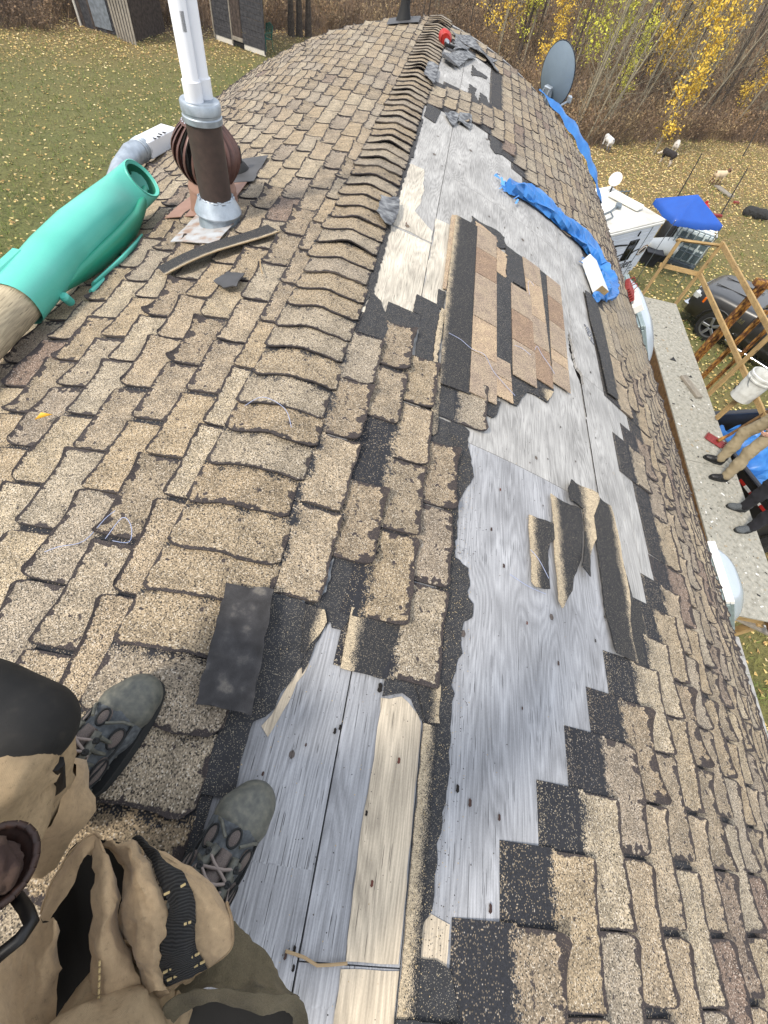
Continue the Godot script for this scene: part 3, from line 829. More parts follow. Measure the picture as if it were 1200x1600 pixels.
# ---------------------------------------------------------------- the arched building
func build_barn() -> void:
	barn = thing("arched_barn", "long barn with a worn tan shingled arch roof being stripped", "barn")
	var st := mb()
	var n := 60
	for i in n:
		var s0 := lerpf(-6.5, 5.4, float(i) / n); var s1 := lerpf(-6.5, 5.4, (i + 1.0) / n)
		for hh in [-0.03, -0.16]:
			oquad(st, P(s0, ZB, hh), P(s1, ZB, hh), P(s1, ZE, hh), P(s0, ZE, hh), NR(s0) * (1.0 if hh > -0.1 else -1.0))
	var roof := obj("roof", st, M.dark_gap, barn)
	roof.set_meta("label", "shingled arch roof with patches of bare plywood")
	for e in 2:
		var zz := ZE - 0.12 if e == 0 else ZB + 0.12
		var w := mb(true)
		var prev := P(-6.5, zz, -0.05); prev.y = prev.y
		for i in 40:
			var a := P(lerpf(-6.5, 5.4, i / 40.0), zz, -0.05); var b := P(lerpf(-6.5, 5.4, (i + 1) / 40.0), zz, -0.05)
			for off in [0.0, 0.1]:
				var o := Vector3(0, 0, off if e == 0 else -off)
				oquad(w, a + o, b + o, Vector3(b.x, GROUND - 0.1, b.z) + o, Vector3(a.x, GROUND - 0.1, a.z) + o, Vector3(0, 0, (-1 if e == 0 else 1) * (1 if off == 0.0 else -1)))
		obj("gable_wall", w, M.weathered_brown, barn)
	for sd in [-6.5, 5.4]:
		var w := mb(true)
		var a := P(sd, ZB + 0.12, -0.08); var b := P(sd, ZE - 0.12, -0.08)
		var h := a.y - GROUND + 0.1
		box_at(w, Vector3(a.x, GROUND - 0.1 + h * 0.5, (a.z + b.z) * 0.5), Vector3(0.14, h, absf(a.z - b.z)))
		obj("side_wall", w, M.weathered_brown, barn)

func deck_piece(poly: PackedVector2Array, m: Material, called: String, off: Vector2, holes: Array = [], h := 0.0, t := 0.014) -> void:
	var polys := [poly]
	for hole in holes:
		var nx := []
		for p in polys:
			for c in Geometry2D.clip_polygons(p, hole):
				nx.append(c)
		polys = nx
	var st := mb()
	for p in polys:
		patch(st, p, h, t, Vector4(off.x, 1.0 / 1.22, off.y, 1.0 / 2.44))
	obj(called, st, m, barn)

func rect(s0: float, s1: float, z0: float, z1: float) -> PackedVector2Array:
	return pl([s0, z0, s1, z0, s1, z1, s0, z1])

func build_deck() -> void:
	var hole := ragged(pl([1.306, 2.6, 1.325, 2.475, 1.322, 2.3, 1.338, 2.24, 1.376, 2.22, 1.380, 2.11, 1.345, 2.09, 1.318, 2.16, 1.302, 2.22, 1.288, 2.35, 1.292, 2.5]), 0.02, 0.006, 4)
	var slit := ragged(pl([1.478, 2.70, 1.486, 2.62, 1.481, 2.5, 1.49, 2.43, 1.474, 2.5, 1.470, 2.62]), 0.02, 0.003, 5)
	# s0, s1, z0, z1, look, texture offset
	var pieces := [
		[-0.06, 0.2755, ZB, -0.80, "wood_grey", Vector2(0.1, 0.3)], [-0.06, 0.2755, -0.797, 1.62, "wood_grey", Vector2(0.62, 0.07)], [-0.06, 0.2755, 1.623, 2.583, "wood_pale", Vector2(0.3, 0.2)], [-0.06, 0.2755, 2.586, 5.02, "wood_silver", Vector2(0.75, 0.5)], [-0.06, 0.2755, 5.023, ZE, "wood_silver", Vector2(0.05, 0.8)],
		[0.2795, 0.492, ZB, -0.3075, "wood_grey", Vector2(0.45, 0.15)], [0.2795, 0.492, -0.305, 1.20, "wood_grey", Vector2(0.2, 0.6)],
		[0.4955, 1.3400, ZB, 1.20, "wood_grey", Vector2(0.55, 0.33)], [0.2795, 1.3400, 1.203, 3.62, "wood_silver", Vector2(0.12, 0.71)], [0.2795, 1.3400, 3.623, 5.95, "wood_silver", Vector2(0.4, 0.1)], [0.2795, 1.3400, 5.953, ZE, "wood_silver", Vector2(0.8, 0.45)],
		[1.3440, 2.50, ZB, 0.36, "wood_grey", Vector2(0.0, 0.1)], [1.3440, 1.60, 0.363, 2.20, "wood_silver", Vector2(0.31, 0.55)], [1.6025, 2.50, 0.363, 2.20, "wood_silver", Vector2(0.66, 0.25)], [1.3440, 2.50, 2.203, 4.60, "wood_silver", Vector2(0.9, 0.85)], [1.3440, 2.50, 4.603, ZE, "wood_silver", Vector2(0.2, 0.4)]]
	for q in pieces:
		deck_piece(rect(q[0], q[1], q[2], q[3]), M[q[4]], "plywood_sheet", q[5], [hole, slit])
	# boards kept fresh by what lay on them until today
	var f1 := ragged(pl([0.371, -0.302, 0.488, -0.302, 0.4905, 0.0, 0.4905, 0.146, 0.473, 0.167, 0.45, 0.192, 0.424, 0.20, 0.391, 0.189, 0.370, 0.186, 0.372, 0.05, 0.366, -0.09, 0.369, -0.229]), 0.03, 0.0025, 6)
	deck_piece(f1, M.wood_fresh, "fresh_wood", Vector2(0.83, 0.4), [], 0.0015, 0.0)
	deck_piece(ragged(rect(0.366, 0.4905, -1.4, -0.311), 0.03, 0.002, 7), M.wood_fresh, "fresh_wood", Vector2(0.13, 0.75), [], 0.0015, 0.0)
	deck_piece(ragged(pl([0.035, 3.51, 0.133, 3.52, 0.160, 3.25, 0.166, 3.05, 0.139, 2.873, 0.235, 2.76, 0.272, 2.72, 0.2725, 2.6, 0.045, 2.6, 0.03, 2.82, 0.022, 3.13]), 0.05, 0.008, 8), M.wood_pale, "fresh_wood", Vector2(0.2, 0.1), [], 0.0015, 0.0)
	deck_piece(ragged(pl([0.2825, 2.91, 0.36, 2.923, 0.40, 2.9, 0.40, 2.03, 0.2825, 2.03]), 0.05, 0.006, 9), M.wood_pale, "fresh_wood", Vector2(0.5, 0.6), [], 0.0015, 0.0)
	deck_piece(ragged(pl([0.525, -0.44, 0.60, -0.44, 0.603, -0.235, 0.555, -0.222, 0.535, -0.235, 0.53, -0.33]), 0.02, 0.003, 10), M.wood_fresh, "fresh_wood", Vector2(0.33, 0.2), [], 0.0015, 0.0)
	deck_piece(ragged(pl([0.085, 0.07, 0.105, 0.10, 0.14, 0.21, 0.16, 0.225, 0.135, 0.13, 0.11, 0.05]), 0.02, 0.004, 12), M.wood_fresh, "fresh_wood", Vector2(0.4, 0.5), [], 0.0015, 0.0)
	# knots, nail heads, gouges
	for k in [[0.437, 0.055, 0.009, "knot_red"], [0.407, -0.18, 0.008, "knot_red"], [0.607, 0.02, 0.012, "rot"], [0.645, -0.005, 0.012, "nail"], [0.735, -0.025, 0.01, "nail"], [0.71, -0.2, 0.012, "nail"], [0.273, 0.10, 0.008, "rot"], [0.262, 0.09, 0.009, "rot"], [0.372, -0.06, 0.007, "rot"], [0.36, 0.21, 0.016, "rot"], [0.265, -0.29, 0.008, "rot"], [0.27, -0.315, 0.007, "rot"], [0.25, -0.30, 0.007, "nail"],
			[0.74, 1.03, 0.009, "knot_red"], [0.755, 0.70, 0.011, "nail"], [0.85, 0.52, 0.008, "knot_red"], [0.98, 0.42, 0.010, "nail"], [0.70, 0.83, 0.010, "nail"], [1.05, 0.84, 0.007, "knot_red"], [0.96, 1.05, 0.006, "nail"], [1.18, 0.55, 0.008, "rot"], [0.11, 2.68, 0.010, "knot_red"], [1.01, 1.33, 0.007, "rot"], [1.12, 1.6, 0.009, "rot"], [1.25, 1.9, 0.007, "rot"], [1.2, 1.42, 0.008, "nail"], [1.40, 1.7, 0.008, "rot"], [1.47, 2.3, 0.012, "rot"], [0.9, 1.25, 0.006, "nail"], [0.82, 0.25, 0.006, "nail"], [0.12, -0.02, 0.006, "nail"], [0.2, 0.05, 0.005, "nail"]]:
		var st := mb()
		var pp := PackedVector2Array()
		for i in 10:
			var a := TAU * i / 10.0
			pp.append(Vector2(k[0] + cos(a) * k[2] * 0.55 * (0.7 + 0.3 * sin(i * 2.3)), k[1] + sin(a) * k[2] * 0.8))
		patch(st, pp, 0.0032, 0.0, Vector4(0, 8, 0, 8))
		obj("knot" if k[3] != "nail" else "nail_head", st, M[k[3]], barn)
	for c in [[1.3455, 1.82, 2.13, 0.006], [1.3415, 0.3, 1.8, 0.0022], [0.045, 2.5835, 2.5865, 0.0], [1.338, 1.25, 1.8, 0.002]]:
		if c[3] <= 0.0: continue
		var st := mb()
		var pp := PackedVector2Array()
		var nn := 14
		for i in nn + 1: pp.append(Vector2(c[0] + c[3] * (0.4 + 0.6 * absf(sin(i * 1.7))), lerpf(c[1], c[2], float(i) / nn)))
		for i in nn + 1: pp.append(Vector2(c[0] - c[3] * (0.4 + 0.6 * absf(sin(i * 2.1 + 1.0))), lerpf(c[2], c[1], float(i) / nn)))
		patch(st, pp, 0.0032, 0.0)
		obj("split", st, M.rot, barn)

# ---------------------------------------------------------------- torn layers and stray strips fixed to the deck
func layer(called: String, poly: PackedVector2Array, m: Material, h: float, t := 0.004, um := Vector4(0, 3.3, 0, 3.3), rag := 0.003, sd := 1, lift = null, parent: Node = null) -> MeshInstance3D:
	var st := mb()
	patch(st, ragged(poly, 0.018, rag, sd) if rag > 0.0 else poly, h, t, um, lift)
	return obj(called, st, m, barn if parent == null else parent)

func span(s0: float, u0: float, s1: float, u1: float, z0 := 0.0) -> Vector4:    # strip texture: u0 at s0, u1 at s1
	var k := (u1 - u0) / (s1 - s0)
	return Vector4(u0 - s0 * k, k, z0, 1.6)

func build_torn_layers() -> void:
	var A: Material = M.asphalt
	# torn felt edge beside the long bare panel
	layer("torn_underlay", pl([0.50, 1.30, 0.585, 1.26, 0.578, 1.197, 0.601, 1.095, 0.616, 1.035, 0.578, 0.954, 0.556, 0.882, 0.556, 0.758, 0.556, 0.664, 0.605, 0.641, 0.616, 0.596, 0.61, 0.538, 0.636, 0.519, 0.633, 0.474, 0.605, 0.449, 0.593, 0.404, 0.601, 0.358, 0.589, 0.338, 0.573, 0.263, 0.579, 0.238, 0.574, 0.172, 0.578, 0.06, 0.568, -0.048, 0.559, -0.099, 0.56, -0.189, 0.554, -0.216, 0.536, -0.228, 0.535, -0.285, 0.574, -0.295, 0.606, -0.304, 0.618, -0.317, 0.64, -0.40, 0.64, -1.2, 0.53, -1.2, 0.53, -0.4, 0.525, 0.15, 0.50, 0.2, 0.50, 0.6]), A, 0.005, 0.004, Vector4(0, 3.3, 0, 3.3), 0.004, 11)
	layer("granule_strip", pl([0.494, 0.15, 0.535, 0.15, 0.533, -0.4, 0.53, -1.3, 0.494, -1.3]), M.strip, 0.0085, 0.004, span(0.494, 0.0, 0.545, 0.27), 0.0015, 12)
	layer("granule_strip", pl([0.425, 1.15, 0.44, 1.18, 0.43, 1.45, 0.40, 1.6, 0.41, 2.0, 0.385, 2.0, 0.375, 1.7, 0.40, 1.3, 0.40, 1.15]), M.strip, 0.012, 0.004, span(0.36, 0.02, 0.45, 0.2), 0.004, 13)
	layer("torn_underlay", pl([0.452, 0.20, 0.425, 0.21, 0.39, 0.195, 0.372, 0.19, 0.37, 0.30, 0.52, 0.30, 0.53, 0.15, 0.5, 0.15, 0.495, 0.146, 0.473, 0.167]), A, 0.0055, 0.004, Vector4(0, 3.3, 0, 3.3), 0.003, 14)
	layer("granule_strip", pl([0.46, 0.24, 0.535, 0.25, 0.54, 0.16, 0.50, 0.15]), M.strip, 0.0095, 0.003, span(0.47, 0.6, 0.53, 0.92), 0.004, 15)
	# black headlaps bared where a tab has gone
	layer("torn_shingle", pl([0.037, 1.902, 0.09, 1.85, 0.119, 1.784, 0.158, 1.745, 0.147, 1.587, 0.03, 1.575, 0.033, 1.744]), A, 0.0075, 0.004, Vector4(0, 3.3, 0, 3.3), 0.003, 16)
	layer("torn_shingle", pl([0.124, 1.873, 0.292, 1.874, 0.285, 1.70, 0.193, 1.68, 0.122, 1.70]), A, 0.006, 0.004, Vector4(0.3, 3.3, 0, 3.3), 0.002, 17)
	layer("torn_shingle", pl([0.25, 2.031, 0.375, 2.022, 0.392, 1.828, 0.41, 1.58, 0.296, 1.56, 0.292, 1.874, 0.248, 1.88]), A, 0.007, 0.004, Vector4(0, 3.3, 0.4, 3.3), 0.002, 18)
	layer("torn_shingle", pl([0.36, 2.17, 0.40, 2.17, 0.40, 2.0, 0.36, 2.0]), A, 0.005, 0.004, Vector4(0, 3.3, 0.4, 3.3), 0.003, 18)
	layer("torn_shingle", pl([0.41, 1.451, 0.502, 1.457, 0.507, 1.285, 0.41, 1.27]), A, 0.0065, 0.004, Vector4(0, 3.3, 0, 3.3), 0.002, 19)
	layer("torn_shingle", pl([0.42, 1.26, 0.515, 1.262, 0.52, 1.12, 0.41, 1.12]), A, 0.0055, 0.004, Vector4(0, 3.3, 0, 3.3), 0.002, 20)
	layer("torn_shingle", pl([0.155, 0.56, 0.27, 0.56, 0.27, 0.386, 0.243, 0.38, 0.227, 0.33, 0.202, 0.334, 0.192, 0.348, 0.179, 0.318, 0.153, 0.20, 0.13, 0.25, 0.14, 0.45]), A, 0.0045, 0.004, Vector4(0, 3.3, 0, 3.3), 0.003, 21)
	layer("torn_shingle", pl([0.243, 0.40, 0.43, 0.41, 0.425, 0.236, 0.354, 0.233, 0.244, 0.234]), M.strip, 0.0062, 0.004, span(0.243, 0.0, 0.44, 0.85, 0.3), 0.0012, 22)
	layer("torn_felt_scrap", pl([0.111, 0.46, 0.159, 0.526, 0.162, 0.424, 0.14, 0.40]), M.torn_felt, 0.0115, 0.003, Vector4(0, 1, 0, 1), 0.004, 23)
	layer("torn_underlay", pl([0.015, 0.385, 0.17, 0.376, 0.18, 0.338, 0.141, 0.218, 0.113, 0.139, 0.103, 0.11, 0.074, 0.071, 0.056, 0.06, 0.02, 0.06]), A, 0.008, 0.004, Vector4(0, 3.3, 0, 3.3), 0.005, 24)
	layer("granule_strip", pl([0.115, 0.37, 0.172, 0.376, 0.18, 0.338, 0.15, 0.26, 0.135, 0.25]), M.strip, 0.0115, 0.003, span(0.12, 0.68, 0.175, 0.95), 0.004, 25)
	layer("torn_shingle", pl([0.0, 0.085, 0.067, 0.075, 0.066, -0.004, 0.075, -0.073, 0.0, -0.074]), A, 0.009, 0.004, Vector4(0, 3.3, 0, 3.3), 0.001, 26)
	layer("torn_underlay", pl([-0.01, -0.07, 0.03, -0.07, 0.034, -0.16, 0.03, -1.3, -0.01, -1.3]), A, 0.0045, 0.004, Vector4(0, 3.3, 0, 3.3), 0.003, 27)
	layer("torn_underlay", pl([0.49, -0.372, 0.636, -0.378, 0.62, -0.6, 0.49, -0.6]), A, 0.0125, 0.004, Vector4(0, 3.3, 0, 3.3), 0.002, 28)
	# ragged sliver of felt up the ridge
	layer("torn_underlay", pl([-0.01, 1.60, 0.045, 1.905, 0.036, 2.45, 0.034, 2.82, 0.024, 3.13, 0.03, 3.6, 0.045, 3.62, 0.035, 3.72, 0.028, 4.45, -0.01, 4.45]), A, 0.005, 0.004, Vector4(0, 3.3, 0, 3.3), 0.005, 29)
	# far torn edges
	layer("torn_shingle", pl([0.022, 5.05, 0.15, 5.05, 0.15, 4.85, 0.126, 4.486, 0.022, 4.53]), A, 0.006, 0.004, Vector4(0, 3.3, 0, 3.3), 0.003, 30)
	layer("torn_shingle", pl([0.371, 6.949, 0.438, 6.838, 0.487, 6.866, 0.578, 6.862, 0.555, 6.726, 0.48, 6.681, 0.377, 6.496]), A, 0.005, 0.004, Vector4(0, 3.3, 0, 3.3), 0.012, 31)
	layer("torn_shingle", pl([0.369, 6.134, 0.45, 6.116, 0.435, 5.909, 0.485, 5.741, 0.486, 5.6, 0.366, 5.6]), A, 0.005, 0.004, Vector4(0, 3.3, 0, 3.3), 0.012, 32)
	layer("torn_shingle", pl([0.498, 6.071, 0.568, 6.075, 0.606, 5.914, 0.60, 5.6, 0.506, 5.6]), A, 0.005, 0.004, Vector4(0, 3.3, 0, 3.3), 0.012, 33)
	layer("torn_underlay", pl([0.02, 5.6, 0.129, 5.56, 0.253, 5.70, 0.37, 5.74, 0.37, 5.5, 0.02, 5.35]), A, 0.005, 0.004, Vector4(0, 3.3, 0, 3.3), 0.012, 34)
	layer("torn_shingle", pl([0.63, 5.04, 0.64, 4.72, 0.69, 4.63, 0.75, 4.70, 0.78, 4.9, 0.80, 5.1, 0.70, 5.15]), A, 0.0052, 0.004, Vector4(0, 3.3, 0, 3.3), 0.012, 35)
	# brown repair patch of newer shingles
	layer("shingle_strip", pl([0.397, 3.058, 0.56, 3.067, 0.572, 1.471, 0.422, 1.455, 0.404, 2.098]), M.strip, 0.0165, 0.005, span(0.395, 0.06, 0.565, 0.62), 0.0015, 40)
	layer("shingle_strip", pl([0.371, 3.041, 0.399, 3.058, 0.399, 2.184, 0.379, 2.184]), M.new_shingle_pale, 0.013, 0.005, Vector4(0, 2.1, 0, 2.1), 0.002, 42)
	layer("torn_shingle", ragged(pl([0.518, 3.193, 0.60, 3.16, 0.70, 3.20, 0.769, 3.164, 0.80, 3.05, 0.69, 2.93, 0.60, 2.95, 0.522, 3.0]), 0.03, 0.01, 2), A, 0.011, 0.005, Vector4(0, 2.1, 0, 2.1), 0.006, 43)
	layer("torn_shingle", pl([0.54, 3.13, 0.64, 3.11, 0.72, 3.05, 0.68, 2.98, 0.54, 3.0]), M.new_shingle_pale, 0.0135, 0.003, Vector4(0, 2.1, 0, 2.1), 0.008, 44)
	layer("torn_shingle", pl([0.79, 1.80, 1.088, 1.88, 1.09, 1.84, 1.036, 1.713, 0.96, 1.72, 0.898, 1.703, 0.85, 1.60, 0.829, 1.558, 0.79, 1.552]), A, 0.009, 0.005, Vector4(0, 2.1, 0, 2.1), 0.004, 45)
	layer("granule_strip", pl([0.985, 1.80, 1.085, 1.83, 1.036, 1.725, 0.98, 1.735]), M.strip, 0.0115, 0.002, span(0.98, 0.72, 1.06, 0.95), 0.005, 46)
	layer("torn_shingle", pl([0.645, 1.50, 0.74, 1.53, 0.718, 1.428, 0.69, 1.40, 0.662, 1.405]), A, 0.009, 0.005, Vector4(0, 2.1, 0, 2.1), 0.004, 47)
	layer("torn_shingle", pl([0.78, 3.06, 0.93, 3.05, 0.94, 2.67, 0.78, 2.65]), A, 0.0135, 0.005, Vector4(0, 2.1, 0, 2.1), 0.003, 48)
	layer("shingle_strip", pl([0.695, 2.66, 0.83, 2.66, 0.82, 1.79, 0.70, 1.80]), A, 0.0145, 0.005, Vector4(0, 2.1, 0.2, 2.1), 0.002, 49)
	layer("shingle_strip", pl([1.05, 3.07, 1.15, 3.05, 1.12, 2.06, 1.05, 2.06]), A, 0.0135, 0.005, Vector4(0, 2.1, 0.2, 2.1), 0.004, 50)
	layer("torn_shingle", pl([0.703, 2.956, 0.785, 2.927, 0.771, 2.638, 0.705, 2.643]), M.new_shingle_pale, 0.0175, 0.004, Vector4(0, 2.1, 0, 2.1), 0.008, 51)
	# columns of tabs: s0, s1 (far), s0, s1 (near), cuts along z
	var cols := [[0.556, 0.70, 0.566, 0.709, [3.075, 2.787, 2.492, 2.064, 1.772, 1.477], 0.020],
		[0.70, 0.79, 0.709, 0.803, [1.83, 1.69, 1.545], 0.0185],
		[0.812, 0.963, 0.806, 0.957, [2.62, 2.337, 2.052, 1.756], 0.0195],
		[0.918, 1.067, 0.963, 1.079, [3.06, 2.803, 2.415, 2.135, 1.838], 0.0180],
		[1.134, 1.265, 1.083, 1.215, [3.053, 2.788, 2.495, 2.207, 2.10, 1.90], 0.0165]]
	var ci := 0
	for c in cols:
		var zs: Array = c[4]
		var zt: float = zs[0]; var zb: float = zs[zs.size() - 1]
		for i in zs.size() - 1:
			var a: float = (zt - zs[i]) / (zt - zb); var b: float = (zt - zs[i + 1]) / (zt - zb)
			var l0 := lerpf(c[0], c[2], a); var r0 := lerpf(c[1], c[3], a); var l1 := lerpf(c[0], c[2], b); var r1 := lerpf(c[1], c[3], b)
			var m: Material = [M.new_shingle, M.new_shingle_brown, M.new_shingle, M.new_shingle_pale][(i + ci * 2) % 4]
			layer("new_shingle_tab", pl([l0, zs[i] - 0.004, r0, zs[i] - 0.002, r1, zs[i + 1] + 0.004, l1, zs[i + 1] + 0.004]), m, c[5] + 0.0006 * (i % 3), 0.0045, Vector4(0.13 * ci, 2.1, 0.21 * i, 2.1), 0.0008, 60 + ci * 7 + i)
		ci += 1
	# long dark strip and flat newer shingles further down
	layer("shingle_strip", pl([1.58, 3.35, 1.735, 3.42, 1.745, 3.084, 1.74, 2.60, 1.712, 2.223, 1.602, 2.203, 1.60, 2.586, 1.565, 2.959]), M.asphalt, 0.019, 0.005, Vector4(0, 2.1, 0, 2.1), 0.0012, 90)
	layer("torn_shingle", pl([1.50, 2.84, 1.575, 2.83, 1.575, 2.68, 1.535, 2.70]), M.asphalt_grey, 0.006, 0.004, Vector4(0, 2.1, 0, 2.1), 0.003, 91)

	# loose strips on the bare panel: things of their own, curled a little
	var wav := func(a: Vector2) -> float: return 0.004 + 0.006 * absf(sin(a.y * 9.0 + a.x * 5.0)) + 0.004 * sin(a.x * 40.0)
	var fold := func(a: Vector2) -> float: return 0.006 + 0.016 * pow(absf(sin((a.x - 1.1) * 17.0 + a.y * 1.3)), 2.0)
	var L := func(poly: PackedVector2Array, label: String, um: Vector4, h: float, sd: int, lf: Callable) -> void:
		var t := thing("torn_shingle_strip", label, "shingle strip", Transform3D.IDENTITY, "torn strips left on the bare plywood")
		layer("strip", poly, M.strip, h, 0.004, um, 0.002, sd, lf, t)
	L.call(pl([0.875, 0.966, 0.995, 0.968, 1.0, 0.902, 0.972, 0.871, 0.956, 0.811, 0.95, 0.739, 0.952, 0.67, 0.886, 0.664, 0.871, 0.675]), "short torn black strip with tan left edge, leftmost on the plywood", span(0.872, 0.0, 1.03, 0.68, 0.1), 0.006, 71, wav)
	L.call(pl([0.997, 1.122, 1.119, 1.121, 1.185, 1.132, 1.186, 1.075, 1.132, 0.852, 1.089, 0.764, 1.074, 0.707, 1.007, 0.618, 0.989, 0.636]), "long pointed black strip with tan left edge lying in the middle of the plywood", span(0.993, 0.0, 1.20, 0.72, 0.4), 0.006, 72, wav)
	L.call(pl([1.119, 1.254, 1.22, 1.266, 1.297, 1.261, 1.30, 1.237, 1.247, 1.119, 1.246, 1.004, 1.197, 0.903, 1.167, 0.795, 1.119, 0.82, 1.185, 1.02, 1.19, 1.136, 1.094, 1.130, 1.089, 1.185]), "crumpled torn strip with two wavy tan folds between two flatter strips", span(1.09, 0.55, 1.31, 1.15, 0.2), 0.010, 73, fold)
	L.call(pl([1.306, 1.257, 1.411, 1.258, 1.423, 1.064, 1.428, 0.927, 1.426, 0.81, 1.403, 0.688, 1.406, 0.526, 1.269, 0.526, 1.25, 0.673, 1.25, 0.974, 1.252, 1.103]), "longest black strip with tan right edge, reaching down to the stepped shingles", span(1.25, 0.3, 1.435, 0.97, 0.7), 0.008, 74, wav)
	layer("torn_shingle", pl([1.40, 1.021, 1.44, 1.0, 1.472, 0.809, 1.40, 0.776]), A, 0.005, 0.004, Vector4(0, 3.3, 0, 3.3), 0.003, 75)
	layer("torn_shingle", pl([1.40, 0.80, 1.52, 0.805, 1.53, 0.52, 1.39, 0.519]), M.strip, 0.0058, 0.003, span(1.38, 0.2, 1.54, 0.9, 0.3), 0.002, 76)
	# flipped cap shingle showing its black underside
	var fc := thing("flipped_cap_shingle", "flipped cap shingle lying black side up on the ridge beside the boot", "shingle")
	layer("cap", pl([-0.095, 0.366, 0.024, 0.381, 0.059, 0.086, -0.062, 0.084]), M.old_felt, 0.050, 0.007, Vector4(0, 2, 0, 2), 0.0035, 80, func(a: Vector2) -> float: return 0.008 * sin(a.y * 14.0) + 0.004 * sin(a.x * 40.0), fc)
	# grey felt scraps near the ridge
	var gb := [[pl([-0.066, 2.791, 0.029, 2.854, 0.051, 2.662, 0.039, 2.514, 0.0, 2.49, -0.06, 2.586]), "grey torn felt scrap lapped over the ridge caps beside the pale plywood"], [pl([-0.092, 5.979, 0.012, 5.962, 0.027, 5.56, 0.021, 5.319, -0.089, 5.476]), "grey torn felt scrap on the ridge below the red nailer"],
		[pl([0.18, 4.769, 0.23, 4.9, 0.306, 4.946, 0.296, 4.67, 0.265, 4.597]), "crumpled grey felt scrap at the far top of the bare panel, nearer the ridge"], [pl([0.311, 5.035, 0.424, 5.118, 0.43, 4.771, 0.308, 4.765]), "flat grey felt square at the far top of the bare panel, farther from the ridge"]]
	for q in gb:
		var o := layer("felt_scrap", q[0], M.torn_felt, 0.034 if q[0][0].x < 0.0 else 0.016, 0.004, Vector4(0, 1, 0, 1), 0.006, 81, func(a: Vector2) -> float: return 0.006 * sin(a.x * 37.0 + a.y * 11.0) + 0.006, self)
		tag(o, q[1], "felt scrap")
	# heap of torn sheets by the far ridge end
	var db := [[pl([0.01, 6.485, 0.249, 7.381, 0.396, 7.287, 0.30, 6.9, 0.216, 6.441]), "torn grey shingle sheet slanting across the small bare panel", 0.022], [pl([0.094, 7.43, 0.296, 7.493, 0.24, 7.1, 0.115, 6.929]), "smaller grey torn sheet on the far heap beside the red nailer", 0.035],
		[pl([-0.005, 7.756, 0.132, 7.852, 0.301, 7.992, 0.394, 7.735, 0.678, 7.749, 0.567, 7.465, 0.388, 7.514, 0.181, 7.591]), "long dark torn sheet along the top of the far heap", 0.03], [pl([0.019, 6.375, 0.046, 6.601, 0.20, 6.40, 0.154, 6.304]), "narrow brown-black strip under the slanting grey sheet", 0.02], [pl([0.42, 7.75, 0.60, 7.62, 0.72, 7.35, 0.66, 7.30, 0.50, 7.50, 0.40, 7.60]), "bent grey strip edging the far heap towards the right slope", 0.03]]
	var di := 0
	for q in db:
		var lift: float = q[2]
		var o := layer("torn_sheet", q[0], M.torn_felt if di != 3 else M.asphalt, 0.012 + lift * 0.4, 0.006, Vector4(0, 1, 0, 1), 0.008, 82 + di, func(a: Vector2) -> float: return lift * (0.5 + 0.5 * sin(a.x * 15.0 + a.y * 6.0)), self)
		tag(o, q[1], "torn sheet"); di += 1

